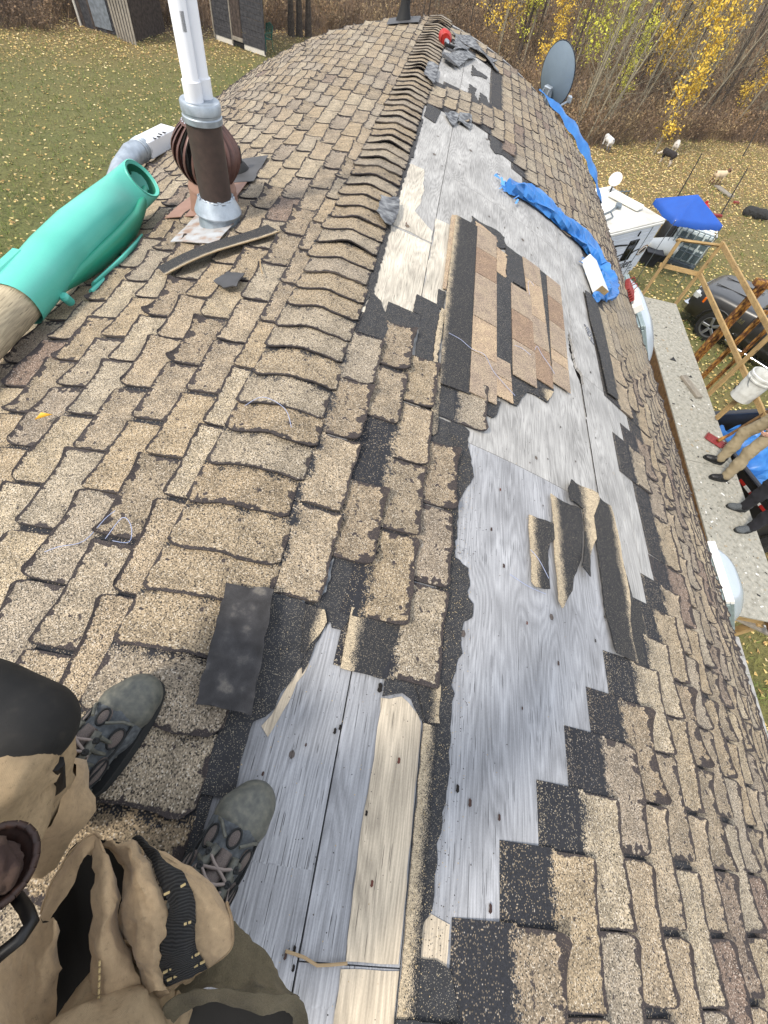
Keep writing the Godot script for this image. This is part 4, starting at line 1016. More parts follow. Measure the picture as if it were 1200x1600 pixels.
# ---------------------------------------------------------------- shingle tabs
func tab_mesh(variant: int, flat: bool, H := 0.300) -> ArrayMesh:
	var r := RandomNumberGenerator.new(); r.seed = 900 + variant
	var st := mb()
	var hw := 0.1495
	var uo := Vector2((variant % 4) * 0.25, (variant / 4) * 0.25)
	var curl := r.randf_range(0.007, 0.021) if not flat else 0.0015
	var c1 := r.randf_range(0.0, 0.016) if not flat else 0.0; var c2 := r.randf_range(0.0, 0.016) if not flat else 0.0
	var cup := r.randf_range(-0.003, 0.009) if not flat else 0.0
	var rad := r.randf_range(0.004, 0.026) if not flat else 0.004
	var vv := [0.0, 0.004, 0.012, 0.026, 0.048, 0.085, 0.128, 0.1285, minf(0.21, H - 0.004), H]
	var nu := 8
	var pt := func(u: float, v: float) -> Vector3:       # u -1..1, v metres above the lower edge
		var w := hw
		if v < 0.1282:
			w = hw - (0.0058 if not flat else 0.002)
			if v < rad: w -= rad - sqrt(maxf(0.0, rad * rad - (rad - v) * (rad - v)))
		var a := absf(u)
		var y := 0.012 * (1.0 - v / H) - v * v / 11.6
		y += curl * exp(-v / 0.020) * (0.75 + 0.25 * cos(u * 3.0 + variant))
		y += (c1 if u < 0.0 else c2) * pow(a, 4.0) * exp(-v / 0.045)
		y += cup * (a * a - 0.4) * clampf(1.0 - v / 0.16, 0.0, 1.0)
		var wob := (0.0026 * sin(u * 5.0 + variant * 1.7) + 0.0016 * sin(u * 14.0 + variant * 2.9)) * exp(-v / 0.02)
		return Vector3(v + wob, y, u * w)
	var uvf := func(u: float, v: float) -> Vector2: return uo + Vector2((u * 0.5 + 0.5) * 0.246 + 0.002, (1.0 - v / 0.305) * 0.246 + 0.002)
	for i in vv.size() - 1:
		for j in nu:
			var u0 := -1.0 + 2.0 * j / nu; var u1 := -1.0 + 2.0 * (j + 1) / nu
			oquad(st, pt.call(u0, vv[i]), pt.call(u1, vv[i]), pt.call(u1, vv[i + 1]), pt.call(u0, vv[i + 1]), Vector3.UP, uvf.call(u0, vv[i]), uvf.call(u1, vv[i]), uvf.call(u1, vv[i + 1]), uvf.call(u0, vv[i + 1]))
	st.set_smooth_group(-1)
	var dn := Vector3(0.002, -0.0075, 0)
	for j in nu:
		var u0 := -1.0 + 2.0 * j / nu; var u1 := -1.0 + 2.0 * (j + 1) / nu
		var a: Vector3 = pt.call(u0, 0.0); var b: Vector3 = pt.call(u1, 0.0)
		var e: Vector2 = uo + Vector2(0.125, 0.2465)
		oquad(st, a, b, b + dn, a + dn, Vector3(-1, 0, 0), e, e, e, e)
	for sg in [-1.0, 1.0]:
		for i in 6:
			var a: Vector3 = pt.call(sg, vv[i]); var b: Vector3 = pt.call(sg, vv[i + 1])
			var e: Vector2 = uo + Vector2(0.003 if sg < 0.0 else 0.247, 0.243)
			var d2 := Vector3(0, -0.0075, 0)
			oquad(st, a, b, b + d2, a + d2, Vector3(0, 0, sg), e, e, e, e)
	return finish(st)

var bound := {}
func right_has(k: int, z: float) -> bool:
	if z > 7.5: return true
	if k <= 5 and z > 4.8:
		return z > [5.0, 4.92, 4.98, 5.05, 5.12, 5.05][k] and z < [5.55, 5.66, 5.7, 5.75, 5.75, 5.9][k]
	match k:
		0: return z > 0.36 and z < 1.55
		1: return (z > 0.5 and z < 0.8) or (z > 1.1 and z < 1.75)
		2: return z > 0.36 and z < 1.58
		3: return z > 0.2 and z < 1.1
		4: return z > 1.28 and z < 1.55
		5: return false
	if k <= 14:
		var ends := [-0.22, -0.068, 0.08, 0.232, 0.38, 0.532, 0.68, 0.832, 0.98]
		if z < ends[k - 6]: return true
		var starts := [4.90, 4.78, 4.62, 4.30, 4.25, 4.25, 4.28, 4.3, 4.35]
		if z > starts[k - 6]: return true
		if k == 14: return (z > 1.45 and z < 1.84) or (z > 2.2 and z < 3.4)
		return false
	if k == 15: return z < 1.54 or (z > 1.56 and z < 2.0) or z > 2.2
	return true

func build_shingles() -> void:
	var old := []; var newm := []
	for i in 16: old.append(tab_mesh(i, false))
	var low := []
	for i in 16: low.append(tab_mesh(i, false, 0.214))
	for i in 4: newm.append(tab_mesh(i * 5 % 16, true))
	var list := []      # [score, transform, variant, flat]
	var zp := 0.2985
	for k in 42:
		var edge := 0.152 + 0.1265 * k if k <= 8 else 1.164 + 0.12 * (k - 8)
		var z0 := -0.22 if k % 2 == 0 else -0.068
		for j in range(-7, 30):
			var zc := z0 + zp * (j + 0.5)
			if zc < ZB + 0.1 or zc > ZE - 0.1 or not right_has(k, zc): continue
			var flat := edge > 1.76 and edge < 3.0 and zc > 2.55 + (edge - 1.76) * 0.9 and zc < 3.5 + (edge - 1.76) * 1.3
			add_tab(list, edge + rng.randfn(0.0, 0.0025), zc + rng.randfn(0.0, 0.003), 1.0, flat, k)
	for k in range(1, 46):
		var edge := 0.375 + 0.1295 * (k - 1)
		var z0 := 0.602 if k % 2 == 1 else 0.752
		for j in range(-10, 30):
			var zc := z0 + 0.301 * (j + 0.5)
			if zc < ZB + 0.1 or zc > ZE - 0.1: continue
			add_tab(list, -edge + rng.randfn(0.0, 0.0025), zc + rng.randfn(0.0, 0.003), -1.0, false, k)
	list.sort_custom(func(a, b): return a[0] > b[0])
	var st := mb()
	for i in list.size():
		var q: Array = list[i]
		var mesh: ArrayMesh = newm[q[2] % 4] if q[3] else (low[q[2]] if q[4] else old[q[2]])
		if i < 300:
			var o := obj("shingle", mesh, M.shingle, barn)
			o.transform = q[1]
		else:
			st.append_from(mesh, 0, q[1])
	var rest := MeshInstance3D.new(); rest.mesh = st.commit(); rest.material_override = M.shingle; rest.name = "more_shingles"
	barn.add_child(rest, true)
	tag(rest, "", "", "", "stuff")

func add_tab(list: Array, s: float, z: float, side: float, flat: bool, k: int) -> void:
	var n := NR(s)
	var up := TS(s) * -side
	var b := Basis(up, n, up.cross(n)) * Basis(Vector3.UP, rng.randfn(0.0, 0.012))
	var p := P(s, z)
	var v := p - cam_pos
	var loc := cam_basis.inverse() * v
	var facing := n.dot(-v.normalized())
	var score := facing / v.length_squared()
	if loc.z > -0.05 or absf(loc.x / loc.z) > 0.98 or absf(loc.y / loc.z) > 1.28 or facing < 0.02: score = -1.0
	var variant: int = [0, 1, 2, 3, 4, 5, 6, 7, 8, 10, 11, 13, 14, 15][rng.randi() % 14]
	if rng.randf() < (0.08 if side > 0.0 and s > 0.6 else 0.015): variant = 12 if rng.randf() < 0.5 else 9
	list.append([score, Transform3D(b, p), variant, flat, side < 0.0 and k == 1])

# ---------------------------------------------------------------- ridge caps
func build_ridge_caps() -> void:
	var meshes := []
	for vtn in 16:
		var st := mb()
		var r := RandomNumberGenerator.new(); r.seed = 300 + vtn
		var lift := r.randf_range(0.001, 0.009) + (0.010 if vtn % 7 == 3 else 0.0); var ph := r.randf() * 6.0
		var uo := Vector2((vtn * 3 % 4) * 0.25, (vtn % 4) * 0.25)
		var s0 := -0.300 + r.randf_range(-0.012, 0.008); var s1 := 0.008 + r.randf_range(-0.006, 0.014)
		var ns := 14; var zz := [0.0, 0.006, 0.02, 0.05, 0.10, 0.19]
		var pt := func(a: float, z: float) -> Vector3:
			var s := lerpf(s0, s1, a)
			var rr := 0.018
			var cut := 0.0
			var ed := minf(a, 1.0 - a) * (s1 - s0)
			if ed < rr: cut = rr - sqrt(maxf(0.0, rr * rr - (rr - ed) * (rr - ed)))
			var wav := 0.004 * sin(a * 5.0 + ph) + 0.0025 * sin(a * 13.0 + ph) + 0.0015 * sin(a * 29.0 + ph * 3.0)
			var zq := maxf(z, cut) + wav * exp(-z / 0.03)
			var h := 0.011 + (0.003 + lift * (0.5 + 0.5 * sin(a * (4.0 + vtn % 3) + ph * 2.0))) * exp(-z / 0.045) * (0.45 + 0.55 * sin(PI * clampf(a, 0.06, 0.94))) + 0.008 * (1.0 - z / 0.19)
			# hump over the crest
			h += 0.008 * exp(-pow((s + SC) / 0.06, 2.0)) - 0.008 * smoothstep(-0.03, 0.01, s)
			return P(s, zq, h)
		var uvf := func(a: float, z: float) -> Vector2: return uo + Vector2(a * 0.246 + 0.002, (1.0 - z * 0.9 / 0.305) * 0.246 + 0.002)
		for i in zz.size() - 1:
			for j in ns:
				var a0 := float(j) / ns; var a1 := (j + 1.0) / ns
				oquad(st, pt.call(a0, zz[i]), pt.call(a1, zz[i]), pt.call(a1, zz[i + 1]), pt.call(a0, zz[i + 1]), NR(lerpf(s0, s1, a0)), uvf.call(a0, zz[i]), uvf.call(a1, zz[i]), uvf.call(a1, zz[i + 1]), uvf.call(a0, zz[i + 1]))
		st.set_smooth_group(-1)
		var e: Vector2 = uo + Vector2(0.125, 0.2465)
		for j in ns:
			var a: Vector3 = pt.call(float(j) / ns, 0.0); var b: Vector3 = pt.call((j + 1.0) / ns, 0.0)
			oquad(st, a, b, b + Vector3(0, -0.007, -0.001), a + Vector3(0, -0.007, -0.001), Vector3(0, 0, 1), e, e, e, e)
		for sg in [0.0, 1.0]:
			for i in 5:
				var a: Vector3 = pt.call(sg, zz[i]); var b: Vector3 = pt.call(sg, zz[i + 1])
				oquad(st, a, b, b + Vector3(0, -0.009, 0), a + Vector3(0, -0.009, 0), Vector3(sg * 2.0 - 1.0, 0, 0), e, e, e, e)
		meshes.append(finish(st))
	for k in range(-16, 56):
		var z := 0.462 + 0.1435 * k
		var o := obj("ridge_cap", meshes[rng.randi() % 16], M.cap_shingle, barn)
		o.position = Vector3(rng.randfn(0.0, 0.0025), rng.randf_range(0.0, 0.003), -z + rng.randfn(0.0, 0.006))
		o.rotation.y = rng.randfn(0.0, 0.012)

# ---------------------------------------------------------------- vents and pipes on the left slope
func upright(s: float, z: float, h := 0.0) -> Transform3D:
	return Transform3D(Basis.IDENTITY, P(s, z, h))

func build_vents() -> void:
	# flue with two white pipes
	var v := thing("flue_pipe", "brown flue in a grey cone with two tall white plastic pipes rising from it", "flue")
	var base := P(-0.8913, 2.40)
	var X := func(y: float) -> Transform3D: return Transform3D(Basis.IDENTITY, Vector3(base.x, y, base.z))
	var st := mb(); patch(st, ragged(pl([-1.076, 2.176, -1.064, 2.488, -0.785, 2.47, -0.80, 2.125]), 0.05, 0.004, 3), 0.026, 0.003, Vector4(0, 1, 0, 1)); obj("flashing", st, M.rusty_tin, v)
	st = mb(); lathe(st, X.call(0.0), [Vector2(0.140, -0.185), Vector2(0.118, -0.172), Vector2(0.112, -0.16), Vector2(0.101, -0.03)], 32); obj("cone", st, M.galvanised, v)
	st = mb(); lathe(st, X.call(0.0), [Vector2(0.117, -0.050), Vector2(0.119, -0.043), Vector2(0.088, 0.018), Vector2(0.078, 0.020)], 32); obj("storm_collar", st, M.galvanised, v)
	st = mb()
	for i in 28:
		var a := TAU * i / 28.0; var q := 0.082 + 0.006 * sin(i * 2.7)
		tube(st, [X.call(0.0) * Vector3(cos(a) * q, 0.018, sin(a) * q), X.call(0.0) * Vector3(cos(a + 0.23) * q, 0.018 + 0.003 * sin(i * 1.9), sin(a + 0.23) * q)], [0.006, 0.006], 5)
	obj("sealant", st, M.galvanised, v)
	st = mb(); lathe(st, X.call(0.0), [Vector2(0.0785, -0.02), Vector2(0.0785, 0.34)], 32); obj("flue", st, M.flue_brown, v)
	st = mb(); lathe(st, X.call(0.0), [Vector2(0.082, 0.315), Vector2(0.087, 0.318), Vector2(0.087, 0.338), Vector2(0.083, 0.342), Vector2(0.083, 0.350), Vector2(0.087, 0.354), Vector2(0.087, 0.384), Vector2(0.083, 0.390), Vector2(0.0, 0.391)], 32); obj("cuff", st, M.galvanised, v)
	var k := 0
	for o in [Vector3(-0.012, 0, 0.026), Vector3(0.004, 0, -0.044)]:
		st = mb(); lathe(st, Transform3D(Basis.IDENTITY, X.call(0.0).origin + o), [Vector2(0.038, 0.388), Vector2(0.039, 0.392), Vector2(0.039, 0.455), Vector2(0.0345, 0.457), Vector2(0.0325, 0.462), Vector2(0.0325, 1.55), Vector2(0.028, 1.555), Vector2(0.028, 1.45)], 24); obj("white_pipe", st, M.white_pvc, v)
		k += 1
	st = mb(true)
	for i in 11:     # bar-code sticker
		var a0 := 0.55 + i * 0.045; var w: float = [0.02, 0.012, 0.028, 0.016, 0.03, 0.012, 0.02, 0.026, 0.014, 0.03, 0.012][i]
		var c: Vector3 = X.call(0.0).origin + Vector3(-0.012, 0, 0.026)
		oquad(st, c + Vector3(sin(a0) * 0.0330, 0.60, cos(a0) * 0.0330), c + Vector3(sin(a0 + w) * 0.0330, 0.60, cos(a0 + w) * 0.0330), c + Vector3(sin(a0 + w) * 0.0330, 0.655, cos(a0 + w) * 0.0330), c + Vector3(sin(a0) * 0.0330, 0.655, cos(a0) * 0.0330), Vector3(sin(a0), 0, cos(a0)))
	obj("printed_bars", st, M.print_black, v)
	# whirling vent
	var t := thing("turbine_vent", "brown round turbine vent with curved fins behind the flue", "roof vent")
	var tb := P(-1.027, 2.64)
	var T := Transform3D(Basis.IDENTITY.scaled(Vector3(0.88, 0.90, 0.88)), Vector3(tb.x + 0.01, -0.01, tb.z))
	st = mb(); patch(st, pl([-1.275, 2.50, -1.262, 2.68, -1.22, 2.87, -0.915, 2.95, -0.90, 2.60, -0.966, 2.474]), 0.024, 0.003, Vector4(0, 1, 0, 1)); obj("flashing", st, M.flashing_pinkish, t)
	st = mb(); lathe(st, T, [Vector2(0.165, -0.20), Vector2(0.150, -0.12), Vector2(0.143, -0.05), Vector2(0.146, -0.046), Vector2(0.146, -0.036), Vector2(0.142, -0.03), Vector2(0.132, 0.005)], 28); obj("neck", st, M.flashing_pinkish, t)
	st = mb(); lathe(st, T, [Vector2(0.10, -0.01), Vector2(0.150, 0.08), Vector2(0.150, 0.17), Vector2(0.09, 0.26)], 24); obj("core", st, M.dark_gap, t)
	for i in 22:
		var f := mb()
		var a := TAU * i / 22.0
		var rings := []
		for j in 11:
			var w := float(j) / 10.0
			var y := lerpf(0.0, 0.27, w)
			var r := 0.112 + 0.085 * pow(sin(PI * clampf(w * 0.93 + 0.05, 0.0, 1.0)), 0.8)
			if w > 0.7: r -= 0.012 * (w - 0.7) / 0.3
			var tw := a - 0.30 * (w - 0.5)
			var p0 := T * Vector3(cos(tw) * (r - 0.034), y, sin(tw) * (r - 0.034)); var p1 := T * Vector3(cos(tw - 0.08) * r, y, sin(tw - 0.08) * r); var p2 := T * Vector3(cos(tw - 0.150) * (r - 0.003), y, sin(tw - 0.150) * (r - 0.003))
			rings.append([p0, p1, p2])
		for j in 10:
			for q in 2:
				oquad(f, rings[j][q], rings[j][q + 1], rings[j + 1][q + 1], rings[j + 1][q], Vector3(cos(a), 0.1, sin(a)))
		obj("fin", f, M.turbine_brown, t)
	st = mb(); lathe(st, T, [Vector2(0.112, 0.260), Vector2(0.118, 0.266), Vector2(0.112, 0.274), Vector2(0.05, 0.292), Vector2(0.0, 0.294)], 28); obj("top_plate", st, M.turbine_brown, t)
	st = mb()
	for i in 26:
		var a := TAU * i / 26.0
		lathe(st, Transform3D(Basis.IDENTITY, T * Vector3(cos(a) * 0.104, 0.275, sin(a) * 0.104)), [Vector2(0.005, 0.0), Vector2(0.003, 0.003), Vector2(0.0, 0.004)], 6)
	obj("rivets", st, M.galvanised, t)
	# small plumbing vent behind it
	var b := thing("plumbing_vent", "small black rubber vent boot on a dark grey flashing behind the turbine", "roof vent")
	st = mb(); patch(st, pl([-1.163, 3.35, -0.919, 3.377, -0.87, 2.93, -1.12, 2.93]), 0.026, 0.003, Vector4(0, 1, 0, 1)); obj("flashing", st, M.grey_lead, b)
	st = mb(); lathe(st, Transform3D(Basis.IDENTITY, P(-1.05, 3.13, 0.02)), [Vector2(0.085, -0.01), Vector2(0.075, 0.02), Vector2(0.05, 0.05), Vector2(0.034, 0.055), Vector2(0.032, 0.13), Vector2(0.024, 0.132), Vector2(0.024, 0.06)], 20); obj("boot", st, M.rubber, b)
	var b2 := thing("plumbing_vent", "black vent stub on a grey flashing at the far end of the ridge", "roof vent")
	st = mb(); patch(st, pl([-0.812, 8.30, -0.40, 8.34, -0.385, 7.92, -0.78, 7.85]), 0.028, 0.003, Vector4(0, 1, 0, 1)); obj("flashing", st, M.grey_lead, b2)
	st = mb(); lathe(st, Transform3D(Basis.IDENTITY, P(-0.60, 8.12, 0.02)), [Vector2(0.10, -0.01), Vector2(0.085, 0.04), Vector2(0.06, 0.12), Vector2(0.056, 0.22), Vector2(0.045, 0.222), Vector2(0.045, 0.1)], 20); obj("boot", st, M.rubber, b2)

func ring(c: Vector3, ax: Vector3, up: Vector3, ra: float, rb: float, n := 20, pw := 1.0) -> Array:
	var y := (up - ax * up.dot(ax)).normalized(); var x := y.cross(ax)
	var r := []
	for i in n:
		var a := TAU * i / n
		r.append(c + x * (signf(cos(a)) * pow(absf(cos(a)), pw)) * ra + y * (signf(sin(a)) * pow(absf(sin(a)), pw)) * rb)
	return r

func build_roof_things() -> void:
	# teal chute on its pale pole, lying along the left slope
	var c := thing("teal_chute", "turquoise plastic chute with an open oval mouth lying on the left slope", "chute")
	var pts := [Vector3(-1.39, -0.125, -1.43), Vector3(-1.40, -0.115, -1.60), Vector3(-1.415, -0.108, -1.78), Vector3(-1.43, -0.108, -2.02), Vector3(-1.44, -0.115, -2.26), Vector3(-1.440, -0.115, -2.44), Vector3(-1.415, -0.095, -2.555), Vector3(-1.385, -0.070, -2.60)]
	var rr := [[0.094, 0.092], [0.097, 0.094], [0.101, 0.097], [0.106, 0.100], [0.104, 0.096], [0.099, 0.092], [0.096, 0.090], [0.092, 0.089]]
	var rings := []
	var open_n := Vector3(0.70, 0.64, -0.05).normalized()
	for i in pts.size():
		var ax: Vector3 = (pts[mini(i + 1, pts.size() - 1)] - pts[maxi(i - 1, 0)]).normalized()
		ax = ax.slerp(open_n, [0.0, 0.0, 0.0, 0.0, 0.10, 0.40, 0.78, 1.0][i])
		rings.append(ring(pts[i], ax, Vector3.UP, rr[i][0], rr[i][1] * (1.0 + 0.12 * [0, 0, 0, 0, 0.3, 0.7, 1, 1][i]), 28, 0.85))
	var st := mb(); loft(st, rings, true, false, false); obj("body", st, M.teal, c)
	var mo: Vector3 = pts[7]
	st = mb()
	var lip := [rings[7], ring(mo + open_n * 0.007, open_n, Vector3.UP, 0.087, 0.094, 28), ring(mo + open_n * 0.006, open_n, Vector3.UP, 0.078, 0.086, 28), ring(mo - open_n * 0.004, open_n, Vector3.UP, 0.072, 0.080, 28)]
	loft(st, lip, true, false, false); obj("rim", st, M.teal, c)
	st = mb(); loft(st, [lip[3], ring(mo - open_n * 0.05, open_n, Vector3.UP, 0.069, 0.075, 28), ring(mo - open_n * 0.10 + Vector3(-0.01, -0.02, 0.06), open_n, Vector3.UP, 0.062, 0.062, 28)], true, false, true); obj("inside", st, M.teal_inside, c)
	# keel below the tube
	var kr := []
	var kp := [Vector3(-1.33, -0.165, -1.66), Vector3(-1.335, -0.170, -1.78), Vector3(-1.34, -0.185, -1.95), Vector3(-1.355, -0.205, -2.15), Vector3(-1.375, -0.215, -2.35), Vector3(-1.40, -0.200, -2.50), Vector3(-1.42, -0.17, -2.60)]
	for i in kp.size():
		kr.append(ring(kp[i], Vector3(-0.05, -0.05, -1).normalized(), Vector3(0.5, 0.8, 0), [0.012, 0.022, 0.030, 0.034, 0.034, 0.030, 0.022][i], [0.02, 0.05, 0.075, 0.095, 0.105, 0.10, 0.08][i], 18, 0.8))
	st = mb(); loft(st, kr); obj("keel", st, M.teal_keel, c)
	st = mb(); tube(st, [Vector3(-1.262, -0.205, -1.72), Vector3(-1.268, -0.222, -1.95), Vector3(-1.285, -0.24, -2.10)], [0.012, 0.016, 0.010], 8); obj("keel_edge", st, M.teal, c)
	st = mb(); loft(st, [ring(Vector3(-1.285, -0.205, -1.78), Vector3.FORWARD, Vector3(0.6, 0.8, 0), 0.008, 0.02, 14), ring(Vector3(-1.275, -0.215, -2.0), Vector3.FORWARD, Vector3(0.6, 0.8, 0), 0.014, 0.05, 14), ring(Vector3(-1.295, -0.225, -2.22), Vector3.FORWARD, Vector3(0.6, 0.8, 0), 0.012, 0.035, 14), ring(Vector3(-1.31, -0.225, -2.32), Vector3.FORWARD, Vector3(0.6, 0.8, 0), 0.006, 0.012, 14)]); obj("flap", st, M.teal, c)
	st = mb(); lathe(st, Transform3D(Basis(Vector3.RIGHT, Vector3(0.5, 0.75, 0.4).normalized(), Vector3.RIGHT.cross(Vector3(0.5, 0.75, 0.4).normalized()).normalized()).orthonormalized(), Vector3(-1.300, -0.175, -1.60)), [Vector2(0.020, -0.03), Vector2(0.021, 0.012), Vector2(0.014, 0.022), Vector2(0.0, 0.023)], 14); obj("knob", st, M.teal, c)
	st = mb(); board(st, Vector3(-1.46, -0.045, -1.46), Vector3(-1.46, -0.035, -1.66), 0.05, 0.03, Vector3.UP, 0.012); obj("top_rib", st, M.teal, c)
	var lg := thing("pale_pole", "thick pale wooden pole stuck in the near end of the teal chute", "pole")
	st = mb(); tube(st, [Vector3(-1.37, -0.135, -0.75), Vector3(-1.38, -0.13, -1.1), Vector3(-1.392, -0.124, -1.46)], [0.086, 0.085, 0.084], 24); obj("log", st, M.pole_wood, lg)
	# silver elbow pipe at the left edge of the roof
	var el := thing("silver_duct", "silver round duct elbow with a printed square sleeve behind the teal chute", "duct")
	var dp := [Vector3(-2.17, -0.60, -3.40), Vector3(-2.16, -0.50, -3.62), Vector3(-2.15, -0.455, -3.80), Vector3(-2.13, -0.45, -3.95)]
	st = mb(); tube(st, dp, [0.072, 0.078, 0.078, 0.072], 20); obj("elbow", st, M.galvanised, el)
	st = mb(); board(st, Vector3(-2.13, -0.45, -3.93), Vector3(-2.09, -0.46, -4.35), 0.14, 0.115, Vector3.UP, 0.008); obj("sleeve", st, M.white_pvc, el)
	st = mb(true)
	for i in 4: box_at(st, Vector3(-2.058 + 0.012 * (i % 2), -0.394, -4.02 - 0.05 * i), Vector3(0.03, 0.002, 0.018), 0.0)
	obj("print", st, M.print_black, el)
	for i in 3:
		st = mb(); lathe(st, Transform3D(Basis(Vector3.RIGHT, Vector3(0.05, 0.02, -1).normalized(), Vector3(0, 1, 0.02)).orthonormalized(), Vector3(-2.135, -0.45, -3.88 - 0.03 * i)), [Vector2(0.072, -0.006), Vector2(0.080, 0.0), Vector2(0.072, 0.006)], 20); obj("rib", st, M.galvanised, el)
	# loose strip below the flue
	var ls := thing("loose_shingle_strip", "long loose black and tan shingle strip lying askew below the flue", "shingle strip")
	st = mb()
	var a0 := Vector2(-1.002, 1.884); var a1 := Vector2(-0.592, 2.335); var wv := Vector2(0.098, -0.098)
	for i in 16:
		for j in 5:
			var q := []
			var uu := []
			for e in [[0, 0], [1, 0], [1, 1], [0, 1]]:
				var x: float = (i + e[0]) / 16.0; var y: float = (j + e[1]) / 5.0
				var p := a0.lerp(a1, x) + wv * y
				q.append(P(p.x, p.y, 0.036 + 0.010 * sin(x * 5.0) + 0.012 * y * y))
				uu.append(Vector2(0.34 + 0.60 * y, x * 1.1))
			oquad(st, q[0], q[1], q[2], q[3], Vector3.UP, uu[0], uu[1], uu[2], uu[3])
	obj("strip_top", st, M.strip, ls)
	st = mb()
	for i in 16:
		var x0 := i / 16.0; var x1 := (i + 1) / 16.0
		var p := a0.lerp(a1, x0) + wv; var q := a0.lerp(a1, x1) + wv
		oquad(st, P(p.x, p.y, 0.048 + 0.010 * sin(x0 * 5.0)), P(q.x, q.y, 0.048 + 0.010 * sin(x1 * 5.0)), P(q.x, q.y, 0.0435 + 0.010 * sin(x1 * 5.0)), P(p.x, p.y, 0.0435 + 0.010 * sin(x0 * 5.0)), Vector3(0.5, 0, 0.5))
	obj("strip_edge", st, M.twig, ls)
	var sp := layer("shingle_scrap", pl([-0.625, 1.838, -0.541, 1.828, -0.528, 1.70, -0.585, 1.69, -0.650, 1.735]), M.grey_lead, 0.040, 0.004, Vector4(0, 2, 0, 2), 0.004, 5, func(a: Vector2) -> float: return 0.006 * sin(a.y * 30.0), self)
	tag(sp, "small grey shingle scrap lying on the tabs right of the loose strip", "shingle scrap")
	# blue tarp roll
	var tp := thing("blue_tarp", "crumpled roll of blue tarp lying across the bare plywood", "tarp")
	var path := [Vector2(0.80, 3.95), Vector2(0.90, 4.08), Vector2(1.05, 4.13), Vector2(1.22, 4.17), Vector2(1.38, 4.21), Vector2(1.54, 4.25), Vector2(1.70, 4.29), Vector2(1.85, 4.27), Vector2(1.97, 4.17), Vector2(2.02, 4.02), Vector2(1.98, 3.84), Vector2(1.90, 3.68), Vector2(1.82, 3.56)]
	var wid := [0.04, 0.075, 0.085, 0.085, 0.09, 0.10, 0.115, 0.135, 0.14, 0.125, 0.10, 0.08, 0.05]
	var nz := FastNoiseLite.new(); nz.seed = 21; nz.frequency = 1.6; nz.fractal_octaves = 3
	rings = []
	var fine := 56
	for i in fine + 1:
		var f := float(i) / fine * (path.size() - 1); var i0 := mini(int(f), path.size() - 2); var w := f - i0
		var p: Vector2 = path[i0].lerp(path[i0 + 1], w); var d: Vector2 = (path[i0 + 1] - path[i0]).normalized()
		var hw: float = lerpf(wid[i0], wid[i0 + 1], w)
		var row := []
		for k in 18:
			var a := TAU * k / 18.0
			var nn := 1.0 + 0.42 * nz.get_noise_2d(cos(a) * 1.1 + i * 0.11, sin(a) * 1.1 + i * 0.05) + 0.07 * sin(k * 2.1 + i * 0.9) + 0.04 * sin(k * 3.7 - i * 1.7)
			var o := Vector2(-d.y, d.x) * cos(a) * hw * nn
			var h := maxf(0.012, 0.038 + sin(a) * 0.045 * nn + (0.02 * sin(a * 3.0 + i * 0.4) if sin(a) > 0.0 else 0.0))
			row.append(P(p.x + o.x, p.y + o.y, h))
		rings.append(row)
	st = mb(); loft(st, rings, true, true, true, true); obj("roll", st, M.blue_tarp, tp)
	st = mb()
	for i in 30:
		var p := Vector2(rng.randf_range(0.72, 0.90), rng.randf_range(3.88, 4.16)) if i < 20 else Vector2(rng.randf_range(1.62, 1.72), rng.randf_range(3.72, 3.95))
		var q := p + Vector2(rng.randf_range(-0.06, 0.03), rng.randf_range(-0.07, 0.05)); var sw := Vector2(0.010, -0.010) * rng.randf_range(0.5, 1.6)
		oquad(st, P(p.x, p.y, 0.03), P(p.x + sw.x, p.y + sw.y, 0.035), P(q.x + sw.x, q.y + sw.y, rng.randf_range(0.012, 0.04)), P(q.x, q.y, 0.014), Vector3.UP)
	obj("frayed_edge", st, M.blue_frayed, tp)
	st = mb()
	for k in 5:
		var f := 8 + k * 9
		var seq := []
		for i in range(4, 16): seq.append((rings[f][i] as Vector3) + NR(1.4) * 0.003)
		tube(st, [seq[0], seq[2], seq[4], seq[6], seq[8]], [0.0016], 4)
	obj("seams", st, M.blue_frayed, tp)
	st = mb()
	var rr2 := []
	for i in 7:
		var row := []
		for k in 12:
			var a := TAU * k / 12.0
			var nn := 1.0 + 0.5 * nz.get_noise_2d(cos(a) * 2.0 + i, sin(a) * 2.0)
			var sd: float = lerpf(1.84, 1.70, i / 6.0); var zd: float = lerpf(3.62, 3.36, i / 6.0)
			row.append(P(sd + cos(a) * 0.05 * nn * (1.2 - i * 0.1), zd - cos(a) * 0.02, maxf(0.012, 0.03 + sin(a) * 0.03 * nn)))
		rr2.append(row)
	loft(st, rr2, true, true, true, true); obj("tarp_end", st, M.blue_tarp, tp)
	# wooden block holding it
	var bl := thing("wood_block", "short white painted block of wood pinning the end of the blue tarp", "wood block")
	st = mb(); board(st, P(1.655, 3.83, 0.058), P(1.735, 3.45, 0.058), 0.10, 0.08, NR(1.7), 0.004); obj("block", st, M.bucket_white, bl)
	st = mb(); board(st, P(1.7365, 3.4472, 0.058), P(1.7375, 3.4437, 0.058), 0.10, 0.08, NR(1.7), 0.001); obj("cut_end", st, M.lumber, bl)
	# red nailer at the far end
	var nl := thing("nail_gun", "red and black roofing nailer resting on the ridge at the far end", "nail gun")
	var X := roof_xf(0.0, 7.05, 0.025, 0.5).scaled_local(Vector3.ONE * 0.52)
	st = mb(); tube(st, [X * Vector3(-0.02, 0.06, 0.05), X * Vector3(0, 0.07, 0.02), X * Vector3(0, 0.075, -0.16)], [0.055, 0.065, 0.058], 14); obj("cylinder", st, M.red_paint, nl)
